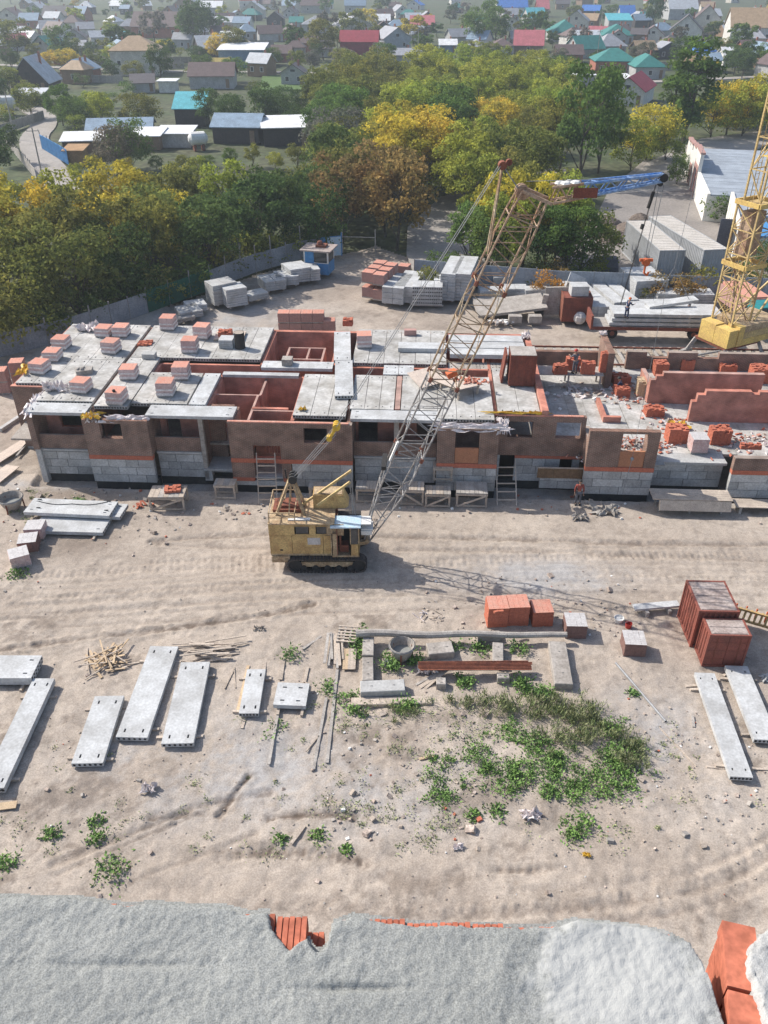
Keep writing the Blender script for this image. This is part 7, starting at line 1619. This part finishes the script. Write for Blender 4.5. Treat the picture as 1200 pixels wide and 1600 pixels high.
house(350,46,40,R_LT,GRY,'long low pale roofs left of the blue buildings','gx',9,3,2,win=1); house(395,28,34,R_LT,CRM,'pale house at the top left of centre','gy',12,4,4,win=2); house(390,14,30,R_PK,WH,'far white house with pinkish roof','gx',14,5,5,win=2); house(330,24,34,R_WH,GRY,'far low house with white roof','gx',12,4,3,win=1); house(290,18,36,R_GR,WD,'far grey roofed wooden house','gy',14,4,5,win=1)
# many more roofs far back: individually placed, filled in between the named ones
fk = 0; RC = [('grey',R_GR),('pale',R_LT),('white',R_WH),('brown',R_BR),('dark',R_DK),('teal',R_TE),('blue grey',R_BG),('red',R_PK),('tan',R_TAN),('blue',R_BL)]
wts = [5,4,2,5,4,2,3,1,1,1]
for _ in range(4000):
    if fk >= 160: break
    py = random.uniform(-22, 100) if random.random() < .8 else random.uniform(60,135); px = random.uniform(-60, 1260); p = at(px, py, 0)
    if py > 88 and 470 < px < 900: continue
    if py > 78 and 560 < px < 890: continue
    if not all((p.x-a)**2 + (p.y-b)**2 > (10 if p.y < 400 else 13)**2 for a, b, q in placed): continue
    nmc, rc = random.choices(RC, wts)[0]; kind = random.choice(['gx','gx','gy','hip'])
    w = random.uniform(6, 10) if p.y > 260 else random.uniform(4.5, 8)
    house(px, py, 0, rc, random.choice([WH, CRM, GRY, WD, DWD, BRK]), f'small {nmc} roofed house among the gardens of the far village', kind, w*random.uniform(.7,1), random.uniform(2.4,3.4), None, R(random.uniform(-30,30)), w=w, win=random.choice([0,1,2]), group=f'{nmc} roofed houses of the far village', loc=p); fk += 1
tcols = [DG, DG, GR_, GR_, GR_, OL, OL, YG, YE, PU]
k = 0
for _ in range(9000):
    if k >= 320: break
    py = random.uniform(-25, 128) if random.random() < .75 else random.uniform(60, 215); px = random.uniform(-80, 1280); p = at(px, py, 0)
    if inside(px, py - 10, P1) or inside(px, py - 5, P2): continue
    if 130 < py and 60 < px < 880: continue
    if py > 150 and px > 880: continue
    if 395 < px < 480 and 108 < py < 142: continue
    if 20 < px < 115 and py > 190: continue
    if not all((p.x-a)**2 + (p.y-b)**2 > (5.0 if q == 1 else 8.5)**2 for a, b, q in placed): continue
    placed.append((p.x, p.y, 1)); c = random.choice(tcols); far = p.y > 330
    h = random.uniform(3.5, 7.0) if random.random() < .87 else random.uniform(8, 12)
    tree(p.x, p.y, h, random.choice(['round','wide','round']), c, f'{NM[c]} garden tree among the houses of the village', f'{NM[c]} garden trees of the village', 1.25, far=far); k += 1
for (x, y, h, c, l) in ((305,75,15,DG,'tall dark tree left of the blue buildings'),(320,62,13,DG,'second tall dark tree behind the tall one by the blue buildings'),(252,128,9,DG,'dark round tree beside the cream house'),(420,112,6,DG,'small dark fir by the lawn'),(740,75,13,GR_,'grey green tree mass left of the vivid blue roof'),(775,72,13,GR_,'second grey green tree left of the vivid blue roof'),(765,60,14,GR_,'hindmost grey green tree left of the vivid blue roof'),(1020,45,15,DG,'dark tree right of the bright blue roof'),(1165,110,8,DG,'dark green tree at the right gardens'),(1060,108,9,DG,'dark tree above the poplar'),(465,122,7,OL,'olive tree at the corner of the lawn'),(0,165,7,DG,'dark tree at the left edge by the lean-to'),(15,255,6,DG,'dark tree left of the village street'),(-10,290,8,DG,'dark tree at the left edge in the lower village')): tp_(x,y,h,'round',c,l,.9)
for k in range(60):
    py = random.uniform(60, 235); px = random.uniform(-30, 470) if random.random() < .6 else random.uniform(880, 1230); p = at(px, py, 0)
    if (20 < px < 120 and py > 185) or (395 < px < 480 and py > 108 and py < 142) or (px > 880 and py > 150): continue
    if not all((p.x-a)**2 + (p.y-b)**2 > (2.5 if q == 1 else 6.5)**2 for a, b, q in placed): continue
    tree(p.x, p.y, random.uniform(1.2, 2.8), 'bush', random.choice(tcols[:8]), 'low garden shrub between the sheds and houses', 'garden shrubs of the village', 1.3)
for i in range(26):
    py = random.uniform(35, 128); px = random.choice([random.uniform(0, 480), random.uniform(860, 1200)]); a = at(px, py, 0); L_ = random.uniform(12, 26); an = random.uniform(-.3,.3) + (math.pi/2 if random.random() < .3 else 0)
    t = thing('garden_fence', 'plain board fence between gardens of the village', 'fence', a, an, 'garden fences of the village')
    n = int(L_/2.4)
    for j in range(n): mb = MB(); mb.bx(j*2.4+.05, j*2.4+2.35, -.03, .03, -.3, 1.6); mb.build('panel', M['wood_grey'], t)
# ------------------------------------------------------------------ weeds, stones and scraps on the sand
def soil_z(x, y):
    j = int(round((x - GROUND_ORG[0]) / GROUND_ORG[2])); i = int(round((y - GROUND_ORG[1]) / GROUND_ORG[2]))
    return float(GROUND_Z[min(max(i, 0), GROUND_Z.shape[0]-1), min(max(j, 0), GROUND_Z.shape[1]-1)])
def weed_cloud(pts, leaf, hgt, seed, up=.6, wd=.26):
    g = np.random.RandomState(seed); P = np.array(pts); n = len(P); a = g.rand(n)*2*math.pi
    d = np.stack([np.cos(a), np.sin(a), up*(.4 + g.rand(n))], 1); d /= np.linalg.norm(d, axis=1)[:,None]
    s = np.cross(d, g.randn(n, 3)); s /= np.linalg.norm(s, axis=1)[:,None]; L_ = leaf*(.6+.8*g.rand(n))[:,None]
    V = np.stack([P, P + d*L_*.5 + s*L_*wd, P + d*L_, P + d*L_*.5 - s*L_*wd], 1).reshape(-1, 3)
    return V
def weed_obj(name, V, m, loc=(0,0,0)):
    N_ = len(V)//4; F = np.arange(N_*4).reshape(-1, 4); me = bpy.data.meshes.new(name); me.vertices.add(len(V)); me.vertices.foreach_set('co', V.astype(np.float32).ravel())
    me.loops.add(F.size); me.loops.foreach_set('vertex_index', F.astype(np.int32).ravel()); me.polygons.add(N_); me.polygons.foreach_set('loop_start', np.arange(0, F.size, 4, dtype=np.int32))
    try: me.polygons.foreach_set('loop_total', np.full(N_, 4, dtype=np.int32))
    except Exception: pass
    me.materials.append(m); me.update(); me.validate(); return inst(name, me, None, loc)
def patch(blobs, dens, leaf, hgt, seed):
    rs = random.Random(seed); pts = []
    for (px, py, rx, ry, k) in blobs:
        c = at(px, py, 0); n_cl = max(1, int(k*6))
        for _ in range(n_cl):
            qx = c.x + rs.gauss(0, rx*.5); qy = c.y + rs.gauss(0, ry*.5); z = soil_z(qx, qy); hh = hgt*rs.uniform(.25,1.4); rr = rs.uniform(.05,.30)
            for _ in range(int(dens*rs.uniform(.6,1.3))):
                t = rs.random(); pts.append((qx + rs.gauss(0, rr)*(1-.3*t), qy + rs.gauss(0, rr)*(1-.3*t), z + hh*t*(.5+.5*rs.random())))
    return pts
def clump(px, py, r, seed):
    rs = random.Random(seed); c = at(px, py, 0); pts = []
    for _ in range(int(120*r/.4)):
        a = rs.gauss(0, r*.42); b = rs.gauss(0, r*.36); t = math.exp(-(a*a+b*b)/(r*r*.3)); pts.append((c.x+a, c.y+b, soil_z(c.x+a, c.y+b) + .34*r/.4*.5*t*rs.random()))
    return pts
big = [(735,1165,.9,.6,2),(800,1150,1.0,.5,4),(830,1165,.9,.5,4),(770,1205,1.0,.6,4),(820,1210,1.1,.6,6),(860,1190,1.0,.7,6),(880,1240,1.1,.5,6),(905,1215,.9,.6,5),(690,1248,.6,.4,3),(690,1220,.7,.4,2),(740,1190,.7,.4,2),(795,1235,.6,.5,3),(955,1140,.6,.6,3),(960,1180,.8,.8,6),(975,1205,.8,.6,5),(950,1230,.7,.4,4),(690,1190,.6,.4,1.5)]
dry = [(850,1110,1.6,.6,8),(900,1120,1.3,.7,8),(890,1160,1.2,.8,7),(930,1150,.9,.8,5),(760,1100,1.2,.4,4),(800,1115,1.4,.4,4),(985,1190,.9,.8,5),(640,1120,1.0,.3,1.4),(700,1105,1.0,.3,1),(600,1112,1.0,.3,1.2),(985,1160,.7,.7,3)]
o = stuff(weed_obj('weed_patch', weed_cloud(patch([(q[0], q[1], q[2]*1.2, q[3]*1.2, q[4]*.8) for q in big], 40, .11, .28, 1), .11, .3, 1), M['leafw'])); o['label'] = 'bright green weeds spreading over the sand on the right'
o = stuff(weed_obj('dry_grass_patch', weed_cloud(patch([(q[0], q[1], q[2]*1.1, q[3]*1.1, q[4]*.75) for q in dry], 44, .1, .40, 2), .26, .4, 2, 2.4, .06), M['leafd'])); o['label'] = 'dull dry grass and tall weeds before the concrete blocks'
encl = [(560,1010,.35,1.0,2.5),(608,1040,.5,.6,3),(650,1035,.4,.4,1.5),(725,1070,.35,.4,2.2),(750,1015,.6,.3,1.6),(815,1020,.5,.3,1.4),(815,1075,.5,.4,2.5),(700,1015,.6,.2,1),(840,1085,.6,.3,2),(540,1090,.4,.4,1),(560,1110,.5,.3,1.2),(640,1105,.6,.3,2),(457,1026,.3,.25,1.1),(510,1080,.2,.6,.8),(432,1140,.2,.3,.6)]
o = stuff(weed_obj('enclosure_weeds', weed_cloud(patch(encl, 34, .1, .4, 3), .14, .3, 3), M['leafw'])); o['label'] = 'weeds growing between the concrete blocks'
sp = [(random.uniform(0,1200), random.uniform(1120,1330), .35, .25, random.uniform(.12,.4)) for _ in range(70)] + [(random.uniform(480,760), random.uniform(1100,1300), .4, .3, random.uniform(.15,.5)) for _ in range(50)] + [(random.uniform(20,140), random.uniform(760,830), .5, .3, .5) for _ in range(16)]
o = stuff(weed_obj('scattered_sprouts', weed_cloud(patch(sp, 26, .08, .12, 4), .09, .2, 4), M['leafd'])); o['label'] = 'small sprouts scattered over the sand'
WG = 'single weed clumps on the sand'
for (x, y, r, l) in ((80,1303,.42,'round green weed left of the pair of clumps in the foreground'),(150,1283,.4,'upper weed clump of the pair left in the foreground'),(151,1308,.4,'lower weed clump of the pair left in the foreground'),(175,1360,.75,'broad low weed clump close to the mortar ledge on the left'),(8,1350,.5,'weed clump at the left edge near the ledge'),(438,1310,.3,'small weed clump left of the pale branch'),(495,1305,.36,'weed clump right of the pale branch'),(541,1327,.22,'tiny weed clump right of the branch near the rut'),(905,1290,.75,'grey green weed clump standing alone below the large patch'),(893,1306,.4,'small weed beside the grey green clump below the patch'),(28,898,.6,'grass tuft before the pale pallet at the left edge'),(740,1275,.35,'small weed clump left of the white scrap'),(775,1270,.4,'small weed clump between the patch and the white scrap'),(988,1085,.3,'small weed beside the upper end of the steel pipe'),(122,785,.5,'weed clump between slab stack and building')):
    tag(weed_obj('weed_clump', weed_cloud(clump(x, y, r*1.2, int(x*3+y)), .14, .3, int(x)), M['leafw']), l, 'weed', WG)
# stones, clods and scraps
mb = MB(); rs = random.Random(5)
ME_ = [M['debris'], M['concrete_old'], M['soil'], M['white'], M['brick_loose']]
def zone(n, x0, x1, y0, y1, s, w):
    for _ in range(n):
        p = at(rs.uniform(x0, x1), rs.uniform(y0, y1), 0)
        if p.y > 46 or p.y < 15: continue
        q = rs.uniform(*s)*(1 if rs.random() < .9 else 2.2); m = rs.choices(range(5), w)[0]; z = soil_z(p.x, p.y)
        mb.box((p.x, p.y, z + q*.2), (q*rs.uniform(.7,1.5), q, q*rs.uniform(.4,.8)), rs.uniform(0,3), m, (rs.uniform(-.5,.5), rs.uniform(-.5,.5)))
zone(380, 0, 1200, 1060, 1420, (.02,.07), (5,2,5,.7,.3)); zone(140, 0, 1200, 800, 1060, (.02,.07), (5,2,5,.2,.5)); zone(160, 650, 1000, 900, 1000, (.04,.12), (5,4,3,.6,.4)); zone(150, 480, 760, 1080, 1320, (.04,.13), (5,3,4,1,.4)); zone(150, 950, 1200, 1090, 1330, (.04,.1), (5,4,3,1,.3)); zone(220, 60, 1000, 765, 812, (.05,.16), (5,4,3,1.2,1.5)); zone(100, 0, 300, 740, 850, (.05,.16), (5,3,4,1,1.2))
stuff(mb.build('scattered_stones', ME_))['label'] = 'stones clods and bits of rubble scattered over the sand'
for (x, y, w, h, k, l) in ((830,1277,.5,.3,'plastic_white','white and grey film scrap lying below the weed patch'),(233,1235,.4,.3,'plastic_white','white sack scrap standing on the sand below the slabs'),(715,1325,.25,.15,'plastic_white','white paper scrap near the ledge in the centre'),(916,1337,.2,.12,'yellow','yellow scrap on the sand right of centre'),(405,985,.35,.2,'concrete_old','grey lump on the track edge above the slabs'),(945,800,1.0,.35,'wood_grey','pile of grey cut branches below the open window bay'),(668,1050,.6,.4,'plastic_white','crumpled pale paper by the sloping planks'),(1200,1062,.5,.25,'concrete_new','white block at the right edge beside the white slab'),(605,1042,.3,.4,'plastic_white','small crumpled rag in the enclosure'),(905,810,.6,.25,'concrete_old','grey rubble lump before the standing worker')):
    crumple(at(x,y,0)+Vector((0,0,.02)), w*.7, w*.45, h, M[k], l, 'scrap', 'scrap', int(x))
heap(672, 966, 16, .4, .2, (.2,.6), 'small litter of torn laths and scraps above the left of the log', None, 'plastic_white', (.02,.05), 'litter_heap', .15)
heap(1000, 985, 10, .5, .3, (.15,.4), 'pale rubble between the bucket and the single pallet', None, 'concrete_old', (.08,.2), 'rubble_heap', .2) if False else None
# ------------------------------------------------------------------ the wall top close to the camera
LZ = 25.5
xs = np.arange(-1.75, 1.205, .0068); ys = np.arange(.95, 1.93, .0068)
EDGE = [(-1.8,1.855),(-1.49,1.85),(-1.2,1.845),(-.98,1.815),(-.9,1.835),(-.72,1.80),(-.62,1.815),(-.52,1.755),(-.45,1.80),(-.42,1.79),(-.395,1.60),(-.30,1.42),(-.29,1.50),(-.285,1.74),(-.12,1.775),(.1,1.745),(.3,1.735),(.62,1.73),(.72,1.755),(.95,1.73),(1.08,1.70),(1.17,1.62),(1.205,1.5)]
EDGE = [(-1.8,1.855),(-1.49,1.85),(-1.2,1.845),(-.98,1.815),(-.9,1.825),(-.72,1.81),(-.62,1.81),(-.52,1.785),(-.44,1.79),(-.42,1.73),(-.38,1.68),(-.345,1.64),(-.305,1.67),(-.28,1.685),(-.262,1.65),(-.24,1.635),(-.21,1.66),(-.193,1.745),(-.12,1.775),(.1,1.745),(.3,1.735),(.62,1.73),(.72,1.755),(.95,1.73),(1.06,1.705),(1.12,1.67),(1.145,1.6),(1.152,1.45),(1.158,.5)]
ex = np.array([p[0] for p in EDGE]); ey = np.array([p[1] for p in EDGE])
def ledge_h(x, y):
    e = np.interp(x, ex, ey) + .003*fld(T1, x, y, 1.6)
    h = LZ + .0012*fld(T1, x, y, 1.3) + .0006*fld(T3, x, y, 3.2) + .0006*np.clip(fld(T3, x+1, y+2, 4.2)-1.2, 0, 3)*2 - .0025*np.clip(-fld(T3, x+3, y+1, 3.1)-1.5, 0, 2) + .004*fld(T2, x, y, 2.2)
    d = e - y
    h += .005*np.exp(-((d-.05)/.03)**2)
    for cx, cy, rx, ry, a, s in ((-.67,1.28,.028,.085,.035,1),(.42,1.55,.07,.10,.014,1),(.9,1.45,.16,.16,.012,1),(-.1,1.5,.2,.012,-.018,1),(-1.2,1.35,.25,.012,-.012,1),(-.9,1.58,.3,.015,-.014,1)):
        h += a*np.exp(-((x-cx)/rx)**2*1.2 - ((y-cy)/ry)**2*1.2)
    h += .004*np.clip(1.2 - np.abs(np.hypot((x-.85)/.30,(y-1.52)/.24)-.9)*9, 0, 1)
    tt = np.clip((d + .003)/.02, 0, 1); r = tt*tt*(3-2*tt)
    return h*r + (LZ - .05)*(1-r)
def keep(x, y): return y < np.interp(x, ex, ey) + .03
lw = thing('ledge_wall', 'mortar covered brick wall top right below the viewer', 'wall', (0,0,0))
def pale(x, y): return np.clip(1.25 - np.hypot((x-.86)/.30, (y-1.52)/.23) + .12*fld(T1, x, y, .8), 0, .35)*2.6
mm = M['mortar']
def mortar_two():
    m = M['mortar'].copy(); nt = m.node_tree; N = nt.nodes; L = nt.links; b = N['Principled BSDF']
    src = b.inputs['Base Color'].links[0].from_socket; a = N.new('ShaderNodeAttribute'); a.attribute_name = 'pale'
    k = N.new('ShaderNodeMix'); k.data_type = 'RGBA'; L.new(a.outputs['Fac'], k.inputs[0]); L.new(src, k.inputs[6]); k.inputs[7].default_value = (.40,.405,.395,1); L.new(k.outputs[2], b.inputs['Base Color']); return m
o = inst('mortar_bed', grid_mesh('mortar_bed', xs, ys, ledge_h, mortar_two(), keep, {'pale': pale}), lw)
mb = MB(); mb.bx(-1.75, 1.10, .6, 1.52, 0, LZ - .055); mb.build('wall_body', M['brick_red'], lw)
# ceramic bricks in the face row: ribbed, laid side by side
rb = MB(); n = 5
for k in range(n): rb.bx(-.058 + .116*k/n + .002, -.058 + .116*(k+1)/n - .002, -.24, 0, -.085, 0 if k % 2 == 0 else -.004)
rb.bx(-.0575,.0575,-.239,-.001,-.084,-.008); rbm = rb.mesh('brick', M['brick_loose'])
x = -1.70
while x < 1.06:
    e = float(np.interp(x, ex, ey)); y = 1.80 - (x + .9)*.047 if x > -.9 else 1.822
    gap = -.30 < x < -.19
    for c in range(4):
        if gap: continue
        inst('brick', rbm, lw, (x + (.06 if c % 2 else 0), y + random.uniform(-.006,.01), LZ - .028 - c*.098), R(random.uniform(-1.2,1.2)))
    x += .123
mb = MB(); mb.bx(-1.75, 1.10, 1.525, 1.60, 0, LZ - .42); mb.build('wall_face', M['brick_red'], lw)
# neighbouring pier on the right with white mortar
pw = thing('ledge_pier', 'red brick pier with white mortar cap at the lower right corner', 'wall pier', (0,0,0))
pb = MB(); pb.bx(-.058,.058,-.122,.122,-.085,0); pbm = pb.mesh('brick', M['brick_loose'])
for k in range(5):
    y = 1.6 - k*.25; x = 1.25 + (y - 1.7)*.266 + .062
    for c in range(5): inst('brick', pbm, pw, (x + random.uniform(-.003,.003) + .004*c, y, LZ + .02 - c*.098), R(-14.9 + random.uniform(-.6,.6)))
mb = MB(); mb.bx(1.30, 2.6, .3, 1.60, 0, LZ - .08); mb.build('pier_body', M['brick_red'], pw)
xs = np.arange(1.22, 2.2, .0085); ys = np.arange(.9, 1.80, .0085)
def pier_h(x, y):
    e = np.interp(y, [.9,1.38,1.53,1.62,1.72], [1.25,1.262,1.268,1.30,1.43]) + .004*fld(T3, x*0+2, y, 1.5)
    d = np.minimum(x - e, 1.72 - y); r = np.clip(d/.02 + .3, 0, 1)
    return (LZ + .05 + .004*fld(T1, x, y, .9) + .0016*fld(T3, x, y, 2.4))*r + (LZ - .06)*(1-r)
inst('mortar_cap', grid_mesh('mortar_cap', xs, ys, pier_h, M['mortar_pale'], keep=lambda x, y: (y < 1.728) & (x > np.interp(y, [.9,1.38,1.53,1.62,1.72], [1.25,1.262,1.268,1.30,1.43]) - .02)), pw)
# ------------------------------------------------------------------ thin summer haze
hz = MB(); hz.bx(-900, 900, -60, 1250, -3.5, 60)
hm = bpy.data.materials.new('haze_air'); hm.use_nodes = True; N = hm.node_tree.nodes; N.remove(N['Principled BSDF'])
v = N.new('ShaderNodeVolumePrincipled'); v.inputs['Color'].default_value = (.80,.90,1,1); v.inputs['Density'].default_value = .00042; v.inputs['Anisotropy'].default_value = .35
hm.node_tree.links.new(v.outputs[0], [n for n in N if n.type == 'OUTPUT_MATERIAL'][0].inputs['Volume'])
if True: stuff(hz.build('haze', hm))

# ------------------------------------------------------------------ say where each look-alike stands
MARKS = [(60,420,'behind the fence at the far left'),(200,420,'behind the fence left of the netting'),(300,380,'above the green netting fence'),(420,350,'left of the blue booth'),(540,340,'just behind the blue guard booth'),(650,330,'by the shaded footpath'),
  (40,320,'below the village street'),(150,290,'below the blue sheet fence'),(240,290,'below the white shed roofs'),(340,270,'below the round white tank'),(430,270,'below the bright white shed roof'),(560,250,'right of the purple grey tree'),(650,230,'in the middle of the wood'),(740,230,'left of the boom mast top'),(830,230,'above the boom head'),
  (560,150,'above the purple grey tree'),(640,150,'below the grey sided house'),(730,130,'at the back of the wood'),(820,120,'below the pink roof'),(880,150,'left of the low garage row'),(500,120,'beside the lawn'),
  (110,170,'below the lean-to shed'),(180,170,'below the cream house'),(250,165,'left of the turquoise shelter'),(320,150,'below the brown barn'),(400,150,'left of the lawn'),(450,170,'above the bright white shed roof'),
  (30,100,'near the dark gabled house'),(110,90,'left of the cream house'),(210,50,'behind the cream house'),(300,80,'left of the blue buildings'),(380,60,'around the blue buildings'),(440,80,'left of the red house'),(520,60,'behind the red house'),(620,50,'behind the grey sided house'),(700,50,'right of the pink red roof'),
  (800,50,'below the vivid blue roof'),(870,60,'around the teal hip roof'),(950,50,'around the bright turquoise roof'),(950,100,'around the red brick house'),(1060,60,'around the white gabled house'),(1060,120,'near the tall poplar'),(1150,60,'left of the tan roofed house'),(1150,110,'above the autumn trees'),(30,30,'at the top left corner'),(120,20,'at the top far left'),(250,10,'far above the cream house'),(350,10,'far above the blue buildings'),(450,10,'at the top left of centre'),(560,5,'at the top centre'),(680,10,'at the top right of centre'),(790,0,'above the vivid blue roof'),(900,10,'above the turquoise roofs'),(1010,5,'at the top right'),(1130,10,'at the top right corner'),
  (30,200,'beside the village street bend'),(20,260,'left of the village street'),(940,200,'around the large green trees'),(1100,450,'before the grey trailers'),(720,440,'left of the boom'),(850,445,'right of the boom')]
ORD = ['leftmost'] + [w_ + ' from the left' for w_ in 'second third fourth fifth sixth seventh eighth ninth tenth eleventh twelfth thirteenth fourteenth fifteenth sixteenth seventeenth eighteenth nineteenth twentieth'.split()] + ['one of the rightmost']
AUTO = {}
for o in list(bpy.data.objects):
    l = o.get('label'); c = o.get('category')
    if not l or c not in ('tree','shrub','house','fence'): continue
    m_ = None
    for key in (' crowded in the ', ' among the houses of the village', ' among the gardens of the far village', ' in the shade behind', ' between the sheds and houses', ' between gardens of the village', ' or weed tuft along'):
        if key in l: m_ = l.split(key)[0]; break
    if not m_: continue
    px, py, f = proj(o.location.x, o.location.y, o.location.z + (5*o.scale.z if c == 'tree' else 1.5))
    k = min(MARKS, key=lambda q: (q[0]-px)**2 + ((q[1]-py)*1.4)**2)[2]
    AUTO.setdefault((m_, k), []).append((px, o))
for (base, k), L_ in AUTO.items():
    L_.sort(key=lambda q: q[0])
    for i, (px, o) in enumerate(L_): o['label'] = f'{base} {k}' if len(L_) == 1 else f'{base} {k}, {ORD[min(i, 20)]}'
